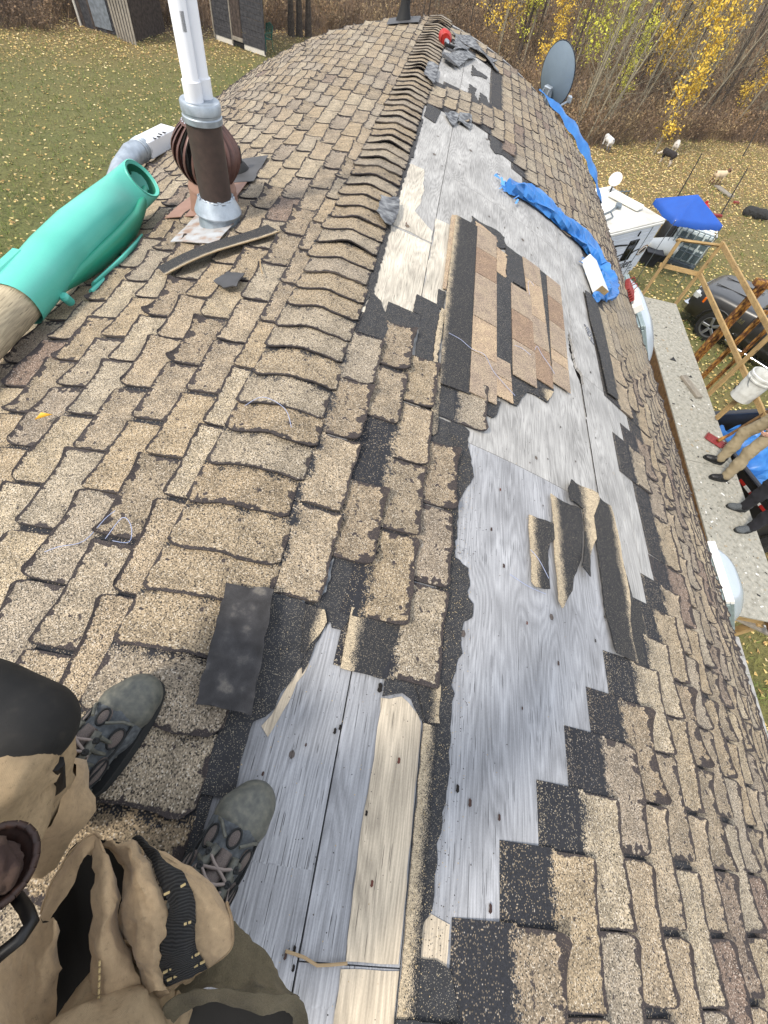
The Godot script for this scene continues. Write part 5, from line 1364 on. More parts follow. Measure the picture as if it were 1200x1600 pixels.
	st = mb(); cbox(st, X * Transform3D(Basis.IDENTITY, Vector3(0.10, 0.07, -0.06)), Vector3(0.20, 0.05, 0.06), 0.015); obj("handle", st, M.black_plastic, nl)
	st = mb(); cbox(st, X * Transform3D(Basis.IDENTITY, Vector3(0.05, 0.02, 0.16)), Vector3(0.24, 0.06, 0.09), 0.01); obj("magazine", st, M.black_plastic, nl)
	st = mb(); lathe(st, X * Transform3D(Basis(Vector3.RIGHT, Vector3.BACK, Vector3.DOWN), Vector3(-0.01, 0.05, 0.06)), [Vector2(0.045, 0.0), Vector2(0.045, 0.09), Vector2(0.02, 0.10), Vector2(0.015, 0.16)], 12); obj("nose", st, M.galvanised, nl)
	st = mb(); cbox(st, X * Transform3D(Basis.IDENTITY, Vector3(0.0, 0.09, -0.22)), Vector3(0.10, 0.06, 0.14), 0.02); obj("cap", st, M.red_paint, nl)
	# dish beyond the gable and its blue tarp
	var ds := thing("satellite_dish", "grey oval satellite dish seen from behind at the far gable", "satellite dish")
	var dc := Vector3(1.60, -0.32, -8.95)
	var F := Vector3(0.66, 0.20, -0.66).normalized()
	var ux := F.cross(Vector3.UP).normalized(); var uy := ux.cross(F).normalized()
	st = mb()
	for sgn in [0.0, 0.012]:
		for i in 7:
			for k in 36:
				var f := func(rq: float, aq: float) -> Vector3: return dc + ux * cos(aq) * rq * 0.30 + uy * sin(aq) * rq * 0.35 + F * (0.075 * rq * rq - sgn * -1.0)
				oquad(st, f.call(i / 7.0, TAU * k / 36), f.call(i / 7.0, TAU * (k + 1) / 36), f.call((i + 1) / 7.0, TAU * (k + 1) / 36), f.call((i + 1) / 7.0, TAU * k / 36), -F if sgn == 0.0 else F)
	obj("reflector", st, M.dish_grey, ds)
	st = mb()
	for k in 36: 
		var g := func(aq: float) -> Vector3: return dc + ux * cos(aq) * 0.30 + uy * sin(aq) * 0.35 + F * 0.08
		tube(st, [g.call(TAU * k / 36), g.call(TAU * (k + 1) / 36)], [0.008], 6, false)
	obj("rim", st, M.dark_blue_bin, ds)
	st = mb(); cbox(st, Transform3D(Basis(ux, uy, F * -1.0).orthonormalized(), dc - F * 0.05 - uy * 0.22), Vector3(0.13, 0.26, 0.07), 0.01); obj("bracket", st, M.galvanised, ds)
	for k in 2:
		st = mb(); tube(st, [dc - F * 0.09 - uy * 0.12 + ux * (0.05 - 0.1 * k), dc - F * 0.16 - uy * 0.30 + ux * (0.05 - 0.1 * k), dc - F * 0.12 - uy * 0.46], [0.012], 6); obj("bracket_arm", st, M.galvanised, ds)
	st = mb(); tube(st, [dc - F * 0.10 - uy * 0.30, dc - F * 0.10 - uy * 0.62, P(1.75, 8.34, 0.02)], [0.024], 10); obj("mast", st, M.galvanised, ds)
	st = mb(); tube(st, [dc - uy * 0.42 + F * 0.05, dc - uy * 0.40 + F * 0.5], [0.014], 8); box_at(st, dc - uy * 0.38 + F * 0.53, Vector3(0.06, 0.08, 0.10), 0.01); obj("feed_arm", st, M.galvanised, ds)
	var gt := thing("gable_tarp", "blue tarp draped over the far gable edge below the satellite dish", "tarp")
	st = mb()
	for i in 22:
		for j in 5:
			var q := []
			for e in [[0, 0], [1, 0], [1, 1], [0, 1]]:
				var w: float = (i + e[0]) / 22.0; var v: float = (j + e[1]) / 5.0
				var s := lerpf(1.42, 3.3, w)
				var wid2 := 0.06 + 0.22 * sin(PI * pow(w, 0.8)) * (1.0 + 0.25 * sin(w * 19.0))
				q.append(P(s, 8.30 + v * wid2 * 1.1, 0.035 + 0.10 * sin(PI * minf(v * 1.2, 1.0)) * sin(PI * w) + 0.015 * sin(w * 33.0 + v * 4.0)))
			oquad(st, q[0], q[1], q[2], q[3], Vector3.UP)
	obj("sheet", st, M.blue_tarp, gt)

# ---------------------------------------------------------------- domed skylights low on the right slope
func build_skylights() -> void:
	skylight(3.30, 1.50, 1.96, 0.60, 0.10, 0.026, "small domed skylight with a white frame on the near right slope", false)
	skylight(3.55, 5.25, 6.45, 0.70, 0.13, 0.045, "long domed skylight with a grey frame farther along the right slope", true)
	var rb := thing("red_tool_bag", "faded red corrugated tool pouch with wire handles above the long skylight", "tool pouch")
	var X := roof_xf(2.92, 5.12, 0.015).scaled_local(Vector3.ONE * 0.72)
	for i in 6:
		var st := mb(); cbox(st, X * Transform3D(Basis(Vector3.RIGHT, 0.15), Vector3(-0.10 + 0.045 * i, 0.05, 0.0)), Vector3(0.038, 0.07, 0.26), 0.012); obj("rib", st, M.faded_red, rb)
	for i in 2:
		var st := mb(); tube(st, [X * Vector3(-0.09 + 0.12 * i, 0.10, -0.12), X * Vector3(-0.07 + 0.12 * i, 0.16, -0.14), X * Vector3(-0.01 + 0.12 * i, 0.16, -0.14), X * Vector3(0.0 + 0.12 * i, 0.10, -0.12)], [0.006], 6); obj("handle", st, M.faded_red, rb)
	var wb := thing("white_board", "short thick white board on edge beside the red pouch", "board")
	var st2 := mb(); cbox(st2, roof_xf(3.12, 5.16, 0.07), Vector3(0.10, 0.10, 0.34), 0.006); obj("board", st2, M.white_paint, wb)

func skylight(s0: float, z0: float, z1: float, len: float, dome: float, top: float, label: String, grey: bool) -> void:
	var t := thing("skylight", label, "skylight")
	var X := roof_xf(s0 + len * 0.5, (z0 + z1) * 0.5)
	var w := z1 - z0
	var st := mb(); cbox(st, X * Transform3D(Basis.IDENTITY, Vector3(0, 0.0, 0)), Vector3(len + 0.02, top * 2.0 - 0.004, w + 0.02), 0.01); obj("curb", st, M.skylight_metal, t)
	st = mb(); cbox(st, X * Transform3D(Basis.IDENTITY, Vector3(0, 0.004, 0)), Vector3(len + 0.22, 0.006, w + 0.22), 0.001); obj("flashing", st, M.rusty_tin, t)
	var fm: Material = M.skylight_metal if grey else M.white_paint
	for k in 2:
		for e in [-1.0, 1.0]:
			var y := top + 0.026 * k
			var m: Material = fm if (e < 0.0) else M.skylight_metal
			st = mb(); cbox(st, X * Transform3D(Basis.IDENTITY, Vector3((len * 0.5 - 0.02 + 0.012 * (1 - k)) * e, y + 0.013, 0)), Vector3(0.05, 0.025, w + 0.05), 0.003); obj("frame_bar", st, m, t)
			st = mb(); cbox(st, X * Transform3D(Basis.IDENTITY, Vector3(0, y + 0.0125, (w * 0.5 - 0.003 + 0.012 * (1 - k)) * e)), Vector3(len - 0.09, 0.0245, 0.05), 0.003); obj("frame_bar", st, M.skylight_metal, t)
	st = mb()
	var n := 16
	var f := func(a: float, b: float) -> Vector3:
		var q := (1.0 - pow(absf(a), 3.0)) * (1.0 - pow(absf(b), 3.0))
		return X * Vector3(a * (len * 0.5 - 0.03), top + 0.05 + dome * pow(q, 0.55), b * (w * 0.5 - 0.02))
	for i in n:
		for j in n:
			var a0 := -1.0 + 2.0 * i / n; var a1 := -1.0 + 2.0 * (i + 1) / n; var b0 := -1.0 + 2.0 * j / n; var b1 := -1.0 + 2.0 * (j + 1) / n
			oquad(st, f.call(a0, b0), f.call(a1, b0), f.call(a1, b1), f.call(a0, b1), X.basis.y)
	obj("dome", st, M.acrylic, t)
	st = mb()
	lathe(st, X * Transform3D(Basis(Vector3(0, 0, 1), PI / 2), Vector3(-len * 0.5 - 0.005, top + 0.02, 0.05)), [Vector2(0.006, 0.0), Vector2(0.004, 0.004), Vector2(0.0, 0.005)], 8)
	obj("screw", st, M.nail, t)

# ---------------------------------------------------------------- the yard to the right
func text3(parent: Node, s: String, m: Material, xf: Transform3D, h: float, serif := false, weight := 700) -> void:
	var f := SystemFont.new(); f.font_names = PackedStringArray(["Droid Serif" if serif else "Droid Sans"]); f.font_weight = weight; f.font_italic = serif
	var tm := TextMesh.new(); tm.font = f; tm.text = s; tm.font_size = 32; tm.pixel_size = h / 24.0; tm.depth = 0.004
	var o := MeshInstance3D.new(); o.mesh = tm; o.material_override = m; o.name = part_name(parent, "lettering"); o.transform = xf
	parent.add_child(o, true)

func build_yard() -> void:
	build_trailer_home()
	build_canopy()
	build_truck()
	# far things on the leaves
	var nx := FastNoiseLite.new(); nx.seed = 4
	var bag := thing("black_bag", "black sack lying alone on the leaves at the right", "sack", Transform3D(Basis.IDENTITY, W3(14.5, GROUND, 23.6)))
	var st := mb()
	sdf_body(st, [[Vector3(-0.35, 0.15, 0), Vector3(0.3, 0.17, 0.05), 0.24, 0.22, Color(0.02, 0.02, 0.022)], [Vector3(0.2, 0.2, 0.1), Vector3(0.5, 0.12, 0.2), 0.14, 0.08, Color(0.02, 0.02, 0.022)]], 0.05, 0.1, 0.05, 5.0)
	obj("sack", st, M.body, bag)
	for q in [[Vector2(13.45, 26.5), 0.5, 0, "pale backed brown goat standing alone beside a plank on the leaves"], [Vector2(11.2, 27.8), 2.4, 1, "black and white goat nearest the yellow sapling"], [Vector2(12.0, 29.6), 1.2, 2, "white goat with its head down behind the yellow sapling"], [Vector2(8.05, 27.6), 1.9, 3, "small white and grey goat beside the pale saplings at the left"]]:
		goat(q[0], q[1], q[2], q[3])
	var pk := thing("weathered_plank", "short grey plank on the leaves at the lone goat's feet", "plank")
	st = mb(); board(st, W3(13.55, GROUND + 0.07, 26.35), W3(13.95, GROUND + 0.07, 25.3), 0.35, 0.05); obj("plank", st, M.lumber_grey, pk)
	for q in [[Vector2(12.85, 27.8), Vector2(10.85, 23.5), "left of two thin dark stakes slanting up behind the blue canopy"], [Vector2(16.8, 30.4), Vector2(12.6, 22.6), "right of two thin dark stakes, longer, slanting behind the blue canopy"], [Vector2(21.4, 41.0), Vector2(17.0, 32.6), "thin dark stake farthest back by the edge of the wood"]]:
		var s := thing("stake", q[2], "stake")
		var mid: Vector2 = (q[0] + q[1]) * 0.5
		st = mb(); tube(st, [W3(q[1].x, GROUND, q[1].y), W3(q[1].x + (mid.x - q[1].x) * 0.12, GROUND + 1.5, q[1].y + (mid.y - q[1].y) * 0.25)], [0.03, 0.022], 6); obj("rod", st, M.dark_line, s)
	var rc := thing("red_cooler", "red plastic jug just behind the blue canopy", "jug", Transform3D(Basis.IDENTITY, W3(11.35, GROUND, 21.9)))
	st = mb(); lathe(st, Transform3D.IDENTITY, [Vector2(0.0, 0.0), Vector2(0.22, 0.0), Vector2(0.24, 0.05), Vector2(0.24, 0.42), Vector2(0.15, 0.52), Vector2(0.06, 0.55), Vector2(0.06, 0.62), Vector2(0.0, 0.62)], 16); obj("jug", st, M.red_paint, rc)
	for q in [[Vector2(12.35, 22.5), 0.6, "rusty red beam end on the grass right of the canopy"], [Vector2(14.0, 24.7), 0.25, "short rusty bar on the leaves between canopy and sack"]]:
		var b := thing("rusty_bar", q[2], "metal bar")
		st = mb(); box_at(st, W3(q[0].x, GROUND + 0.06, q[0].y), Vector3(q[1], 0.10, 0.14), 0.01, Basis(Vector3.UP, 0.3)); obj("bar", st, M.faded_red, b)
	var bin := thing("blue_bin", "dark navy plastic tub on the grass between the camper and the liquid tote", "tub", Transform3D(Basis(Vector3.UP, 0.7), W3(8.05, GROUND, 16.6)))
	st = mb(true); loft(st, [ring(Vector3(0, 0.02, 0), Vector3.UP, Vector3.BACK, 0.42, 0.30, 4), ring(Vector3(0, 0.45, 0), Vector3.UP, Vector3.BACK, 0.52, 0.38, 4)], true, true, false); obj("tub", st, M.dark_blue_bin, bin)
	st = mb(); box_at(st, Vector3(0, 0.46, 0), Vector3(0.78, 0.04, 0.60), 0.015, Basis(Vector3.UP, PI / 4)); obj("lid", st, M.dark_blue_bin, bin)
	var plank := thing("white_plank", "long white plank lying on the grass below the right edge of the roof", "plank")
	st = mb(); board(st, W3(6.92, GROUND + 0.05, 3.05), W3(6.86, GROUND + 0.05, -0.6), 0.13, 0.04); obj("plank", st, M.wood_silver, plank)
	var p2 := thing("white_plank", "short pale board on the grass under the near end of the platform", "plank")
	st = mb(); board(st, W3(7.1, GROUND + 0.05, 3.6), W3(8.6, GROUND + 0.05, 2.7), 0.14, 0.04); obj("plank", st, M.wood_silver, p2)

func goat(at: Vector2, turn: float, kind: int, label: String) -> void:
	var cols: Array = [[Color(0.55, 0.44, 0.30), Color(0.10, 0.05, 0.03)], [Color(0.02, 0.018, 0.016), Color(0.60, 0.52, 0.42)], [Color(0.62, 0.58, 0.52), Color(0.55, 0.50, 0.44)], [Color(0.66, 0.66, 0.66), Color(0.10, 0.09, 0.09)]][kind]
	var a: Color = cols[0]; var b: Color = cols[1]
	var g := thing("goat", label, "goat", Transform3D(Basis(Vector3.UP, turn).scaled(Vector3.ONE * 0.78), W3(at.x, GROUND, at.y)))
	var hd := Vector3(0.62, 0.42 if kind != 0 else 0.78, 0)
	var bones := [[Vector3(-0.34, 0.62, 0), Vector3(0.05, 0.60, 0), 0.16, 0.17, a], [Vector3(0.05, 0.60, 0), Vector3(0.32, 0.63, 0), 0.17, 0.15, a], [Vector3(0.34, 0.68, 0), hd + Vector3(-0.10, 0.05, 0), 0.10, 0.07, b], [hd + Vector3(-0.08, 0.04, 0), hd + Vector3(0.10, -0.05, 0), 0.075, 0.04, b],
		[hd + Vector3(-0.08, 0.08, 0.05), hd + Vector3(-0.12, 0.07, 0.14), 0.025, 0.015, b], [hd + Vector3(-0.08, 0.08, -0.05), hd + Vector3(-0.12, 0.07, -0.14), 0.025, 0.015, b], [Vector3(-0.46, 0.68, 0), Vector3(-0.56, 0.74, 0), 0.035, 0.02, b]]
	for z in [-0.10, 0.10]:
		bones.append_array([[Vector3(0.27, 0.52, z), Vector3(0.28, 0.28, z), 0.065, 0.035, a], [Vector3(0.28, 0.28, z), Vector3(0.27, 0.03, z), 0.032, 0.028, b], [Vector3(-0.34, 0.55, z), Vector3(-0.28, 0.36, z), 0.09, 0.05, a], [Vector3(-0.28, 0.36, z), Vector3(-0.38, 0.22, z), 0.045, 0.03, b], [Vector3(-0.38, 0.22, z), Vector3(-0.36, 0.03, z), 0.03, 0.028, b]])
	var st := mb(); sdf_body(st, bones, 0.028, 0.05); obj("coat", st, M.body, g)
	for z in [-0.03, 0.03]:
		st = mb(); tube(st, [hd + Vector3(-0.07, 0.10, z), hd + Vector3(-0.13, 0.20, z * 1.5), hd + Vector3(-0.20, 0.22, z * 2.0)], [0.018, 0.013, 0.005], 6); obj("horn", st, M.lumber_grey, g)

func build_trailer_home() -> void:
	var t := thing("camper_trailer", "white camper trailer with maroon swooshes beyond the far gable", "camper", Transform3D(Basis(Vector3(0.737, 0, -0.677), Vector3.UP, Vector3(0.677, 0, 0.737)).orthonormalized(), W3(6.41, GROUND, 13.6)))
	var L := 5.4; var Wd := 1.92; var top := 2.2
	# siding on the near side, course by course, the last half metre tapering towards the floor
	for i in 17:
		var y := 0.52 + i * 0.098
		var x1 := 0.0 - maxf(0.0, (1.0 - y) * 0.9) * 1.0
		var st := mb(); cbox(st, Transform3D(Basis.IDENTITY, Vector3((x1 - L) * 0.5, y + 0.048, -0.02)), Vector3(L + x1, 0.096, 0.05), 0.008); obj("siding_board", st, M.rv_white, t)
	var st := mb(true)
	prism(st, pl([-L, 0.5, -0.45, 0.5, 0.0, 1.0, 0.0, top, -L, top]), Transform3D(Basis.IDENTITY, Vector3(0, 0, -0.05)), Wd - 0.05); obj("body", st, M.rv_white, t)
	st = mb(); cbox(st, Transform3D(Basis.IDENTITY, Vector3(-L * 0.5 - 0.02, top + 0.02, -Wd * 0.5)), Vector3(L + 0.06, 0.06, Wd + 0.05), 0.025); obj("roof", st, M.rv_roof, t)
	st = mb(); cbox(st, Transform3D(Basis.IDENTITY, Vector3(-L * 0.5, top - 0.03, 0.015)), Vector3(L, 0.07, 0.045), 0.02); obj("awning_rail", st, M.white_paint, t)
	st = mb(); cbox(st, Transform3D(Basis.IDENTITY, Vector3(-0.42, 1.42, 0.008)), Vector3(0.022, 1.5, 0.012), 0.003); obj("trim_strip", st, M.tote_cage, t)
	for w in [[-0.95, 1.60, 0.36, 0.48], [-2.25, 1.66, 0.50, 0.48]]:
		st = mb(); cbox(st, Transform3D(Basis.IDENTITY, Vector3(w[0], w[1], 0.012)), Vector3(w[2] + 0.06, w[3] + 0.06, 0.03), 0.012); var f := obj("window", st, M.black_plastic, t)
		st = mb(); cbox(st, Transform3D(Basis.IDENTITY, Vector3(w[0], w[1], 0.029)), Vector3(w[2], w[3], 0.01), 0.004); obj("pane", st, M.dark_glass, f)
		st = mb(); cbox(st, Transform3D(Basis.IDENTITY, Vector3(w[0] + 0.05, w[1], 0.036)), Vector3(0.02, w[3], 0.012), 0.003); obj("mullion", st, M.tote_cage, f)
	var sw := mat("maroon", Color(0.16, 0.06, 0.07), 0.4)
	for q in [[[-1.9, 1.86, -1.60, 1.84, -1.2, 1.79, -1.2, 1.755, -1.60, 1.80, -1.9, 1.80]], [[-1.85, 1.44, -1.5, 1.52, -1.18, 1.56, -1.18, 1.53, -1.5, 1.48, -1.85, 1.39]], [[-0.74, 1.52, -0.62, 1.56, -0.44, 1.58, -0.44, 1.55, -0.62, 1.52, -0.74, 1.46]]]:
		st = mb(); prism(st, pl(q[0]), Transform3D(Basis.IDENTITY, Vector3(0, 0, 0.014)), 0.006); obj("stripe", st, M.print_black, t)
	for e in [[0.20, 0.115, 0.012, "gold"], [0.165, 0.09, 0.016, "white"], [0.12, 0.06, 0.020, "maroon"]]:
		var pp := PackedVector2Array()
		for i in 24: pp.append(Vector2(-0.22 + cos(TAU * i / 24) * e[0], 1.50 + sin(TAU * i / 24) * e[1] + cos(TAU * i / 24) * 0.05))
		st = mb(); prism(st, pp, Transform3D(Basis.IDENTITY, Vector3(0, 0, e[2])), 0.008)
		obj("emblem", st, {"gold": M.rust, "white": M.white_paint, "maroon": sw}[e[3]], t)
	text3(t, "Prowler", M.print_black, Transform3D(Basis.IDENTITY, Vector3(-1.02, 1.19, 0.012)), 0.21, true)
	for i in 3:
		st = mb(); box_at(st, Vector3(-0.36 + 0.05 * i, 1.12 - 0.09 * i, 0.012), Vector3(0.14, 0.02, 0.008), 0.0); obj("vent_slot", st, M.tote_cage, t)
	st = mb(); box_at(st, Vector3(-0.95, 2.02, 0.02), Vector3(0.03, 0.12, 0.03), 0.005); obj("marker_lamp", st, M.print_black, t)
	# on the roof
	st = mb(); cbox(st, Transform3D(Basis(Vector3.UP, 0.15), Vector3(-0.55, top + 0.12, -1.0)), Vector3(0.36, 0.10, 0.95), 0.03); obj("roof_hatch", st, M.white_paint, t)
	st = mb(); tube(st, [Vector3(-2.6, top + 0.08, -0.55), Vector3(-1.5, top + 0.08, -0.75), Vector3(-1.1, top + 0.12, -0.85)], [0.02], 6); tube(st, [Vector3(-2.5, top + 0.08, -0.35), Vector3(-1.7, top + 0.08, -0.5), Vector3(-1.6, top + 0.1, -0.68)], [0.016], 6); obj("antenna_arm", st, M.tote_cage, t)
	st = mb(); box_at(st, Vector3(-1.05, top + 0.12, -0.86), Vector3(0.22, 0.08, 0.16), 0.03, Basis(Vector3.UP, 0.6)); obj("antenna_head", st, M.tote_cage, t)
	st = mb(); tube(st, [Vector3(-0.42, top + 0.04, -1.62), Vector3(-0.40, top + 0.30, -1.66)], [0.022], 8); obj("dish_mast", st, M.black_plastic, t)
	st = mb(); lathe(st, Transform3D(Basis(Vector3(0.3, 0, 1).normalized(), 1.0), Vector3(-0.40, top + 0.33, -1.66)), [Vector2(0.0, 0.0), Vector2(0.10, 0.012), Vector2(0.165, 0.045), Vector2(0.16, 0.05), Vector2(0.0, 0.008)], 20); obj("small_dish", st, M.white_paint, t)
	for x in [-1.9, -2.6]:
		st = mb(); lathe(st, Transform3D(Basis(Vector3.RIGHT, PI / 2), Vector3(x, 0.33, -0.16)), [Vector2(0.0, -0.09), Vector2(0.30, -0.09), Vector2(0.33, -0.05), Vector2(0.33, 0.05), Vector2(0.30, 0.09), Vector2(0.0, 0.09)], 20); obj("wheel", st, M.tyre, t)
	var lad := thing("wire_crate", "grey wire crate standing behind the camper", "crate", Transform3D(Basis(Vector3.UP, 0.6), W3(6.3, GROUND, 17.6)))
	for i in 6:
		st = mb(); tube(st, [Vector3(-0.5 + 0.2 * i, 0, 0), Vector3(-0.5 + 0.2 * i, 1.5, 0)], [0.02], 5); obj("bar", st, M.tote_cage, lad)
	for i in 4:
		st = mb(); tube(st, [Vector3(-0.5, 0.1 + 0.45 * i, 0.01), Vector3(0.5, 0.1 + 0.45 * i, 0.01)], [0.02], 5); obj("bar", st, M.tote_cage, lad)

func build_canopy() -> void:
	var c := thing("blue_canopy", "bright blue pop-up canopy roof beside the camper", "canopy")
	# corners at the eaves and the peak
	var y := -3.42
	var q := [W3(7.0, y, 16.35), W3(8.72, y, 16.55), W3(8.72, y - 0.05, 14.95), W3(7.25, y - 0.05, 15.0)]
	q = [W3(6.98, y, 16.25), W3(8.45, y, 16.95), W3(8.90, y, 15.35), W3(7.32, y, 14.95)]
	var pk: Vector3 = (q[0] + q[1] + q[2] + q[3]) * 0.25 + Vector3(0, 0.42, 0)
	var st := mb()
	for k in 4:
		var a: Vector3 = q[k]; var b: Vector3 = q[(k + 1) % 4]
		var n := 10
		for i in n:
			for j in n:
				var f := func(u: float, v: float) -> Vector3:
					var e := a.lerp(b, u); var p := pk.lerp(e, v)
					p.y -= 0.10 * sin(PI * u) * v * (1.0 - v * 0.4) * 0.6
					return p
				oquad(st, f.call(i / 10.0, j / 10.0), f.call((i + 1) / 10.0, j / 10.0), f.call((i + 1) / 10.0, (j + 1) / 10.0), f.call(i / 10.0, (j + 1) / 10.0), Vector3.UP)
		for i in n:
			var e0 := a.lerp(b, i / 10.0) - Vector3(0, 0.036 * sin(PI * i / 10.0), 0); var e1 := a.lerp(b, (i + 1) / 10.0) - Vector3(0, 0.036 * sin(PI * (i + 1) / 10.0), 0)
			oquad(st, e0, e1, e1 + Vector3(0, -0.14 + 0.02 * sin(i * 1.3), 0), e0 + Vector3(0, -0.14, 0), (e0 + e1) * 0.5 - pk)
	obj("cover", st, M.canopy_blue, c)
	for k in 4:
		st = mb(); tube(st, [q[k] + Vector3(0, -0.03, 0), Vector3(q[k].x, GROUND, q[k].z)], [0.011], 6); obj("leg", st, M.tote_cage, c)
		st = mb(); tube(st, [pk + Vector3(0, -0.06, 0), q[k] + Vector3(0, -0.03, 0)], [0.014], 5); obj("roof_strut", st, M.white_paint, c)
	var bt := thing("white_tub", "white hull-like tub under the blue canopy", "tub", Transform3D(Basis(Vector3.UP, 0.45).scaled(Vector3.ONE * 0.72), W3(8.35, GROUND, 17.0)))
	st = mb(); loft(st, [ring(Vector3(-0.9, 0.75, 0), Vector3.RIGHT, Vector3.UP, 0.15, 0.1, 16), ring(Vector3(-0.5, 0.62, 0), Vector3.RIGHT, Vector3.UP, 0.45, 0.3, 16), ring(Vector3(0.5, 0.6, 0), Vector3.RIGHT, Vector3.UP, 0.5, 0.36, 16), ring(Vector3(0.8, 0.62, 0), Vector3.RIGHT, Vector3.UP, 0.45, 0.32, 16)]); obj("hull", st, M.white_paint, bt)
	st = mb(); box_at(st, Vector3(0, 0.14, 0), Vector3(1.2, 0.28, 0.6), 0.02); obj("cradle", st, M.black_plastic, bt)
	# caged liquid tote
	var t := thing("liquid_tote", "translucent white liquid tote in a metal cage below the canopy", "tote", Transform3D(Basis(Vector3.UP, -0.30), W3(9.35, GROUND, 17.35)))
	st = mb(); cbox(st, Transform3D(Basis.IDENTITY, Vector3(0, 0.64, 0)), Vector3(1.12, 0.94, 0.94), 0.06); obj("tank", st, M.tote_plastic, t)
	for i in 4:
		for j in 2:
			st = mb(); cbox(st, Transform3D(Basis.IDENTITY, Vector3(-0.39 + 0.26 * i, 0.42 + 0.42 * j, 0.485)), Vector3(0.2, 0.34, 0.02), 0.008); obj("panel", st, M.tote_panel, t)
	for i in 7:
		var x := -0.57 + 0.19 * i
		for z in [-0.5, 0.505]:
			st = mb(); tube(st, [Vector3(x, 0.14, z), Vector3(x, 1.14, z)], [0.013], 6); obj("cage_bar", st, M.tote_cage, t)
		st = mb(); tube(st, [Vector3(x, 1.14, -0.5), Vector3(x, 1.14, 0.505)], [0.013], 6); obj("cage_bar", st, M.white_paint, t)
	for yy in [0.16, 0.5, 0.85, 1.14]:
		for z in [-0.5, 0.505]:
			st = mb(); tube(st, [Vector3(-0.58, yy, z), Vector3(0.58, yy, z)], [0.014], 6); obj("cage_bar", st, M.tote_cage, t)
		for x in [-0.58, 0.58]:
			st = mb(); tube(st, [Vector3(x, yy, -0.5), Vector3(x, yy, 0.505)], [0.014], 6); obj("cage_bar", st, M.tote_cage, t)
	for i in 4:
		st = mb(); tube(st, [Vector3(-0.56, 1.16, -0.36 + 0.24 * i), Vector3(0.56, 1.16, -0.36 + 0.24 * i)], [0.012], 6); obj("cage_bar", st, M.white_paint, t)
	st = mb(); cbox(st, Transform3D(Basis.IDENTITY, Vector3(0, 0.07, 0)), Vector3(1.2, 0.13, 1.0), 0.02); obj("pallet", st, M.tote_cage, t)
	var rcan := thing("red_can", "red fuel can tucked between the tub and the tote", "fuel can", Transform3D(Basis(Vector3.UP, 0.3), W3(8.55, GROUND, 17.35)))
	st = mb(); cbox(st, Transform3D(Basis.IDENTITY, Vector3(0, 0.28, 0)), Vector3(0.26, 0.5, 0.4), 0.05); obj("can", st, M.red_paint, rcan)
	st = mb(); tube(st, [Vector3(0, 0.53, -0.12), Vector3(0, 0.62, -0.1), Vector3(0, 0.62, 0.08), Vector3(0, 0.53, 0.1)], [0.025], 6); obj("handle", st, M.black_plastic, rcan)
	var pb := thing("black_barrel", "black lidded barrel behind the liquid tote's left corner", "barrel", Transform3D(Basis.IDENTITY, W3(8.75, GROUND, 17.9)))
	st = mb(); lathe(st, Transform3D.IDENTITY, [Vector2(0, 0), Vector2(0.3, 0), Vector2(0.33, 0.3), Vector2(0.32, 0.8), Vector2(0.27, 0.92), Vector2(0.0, 0.93)], 18); obj("barrel", st, M.black_plastic, pb)

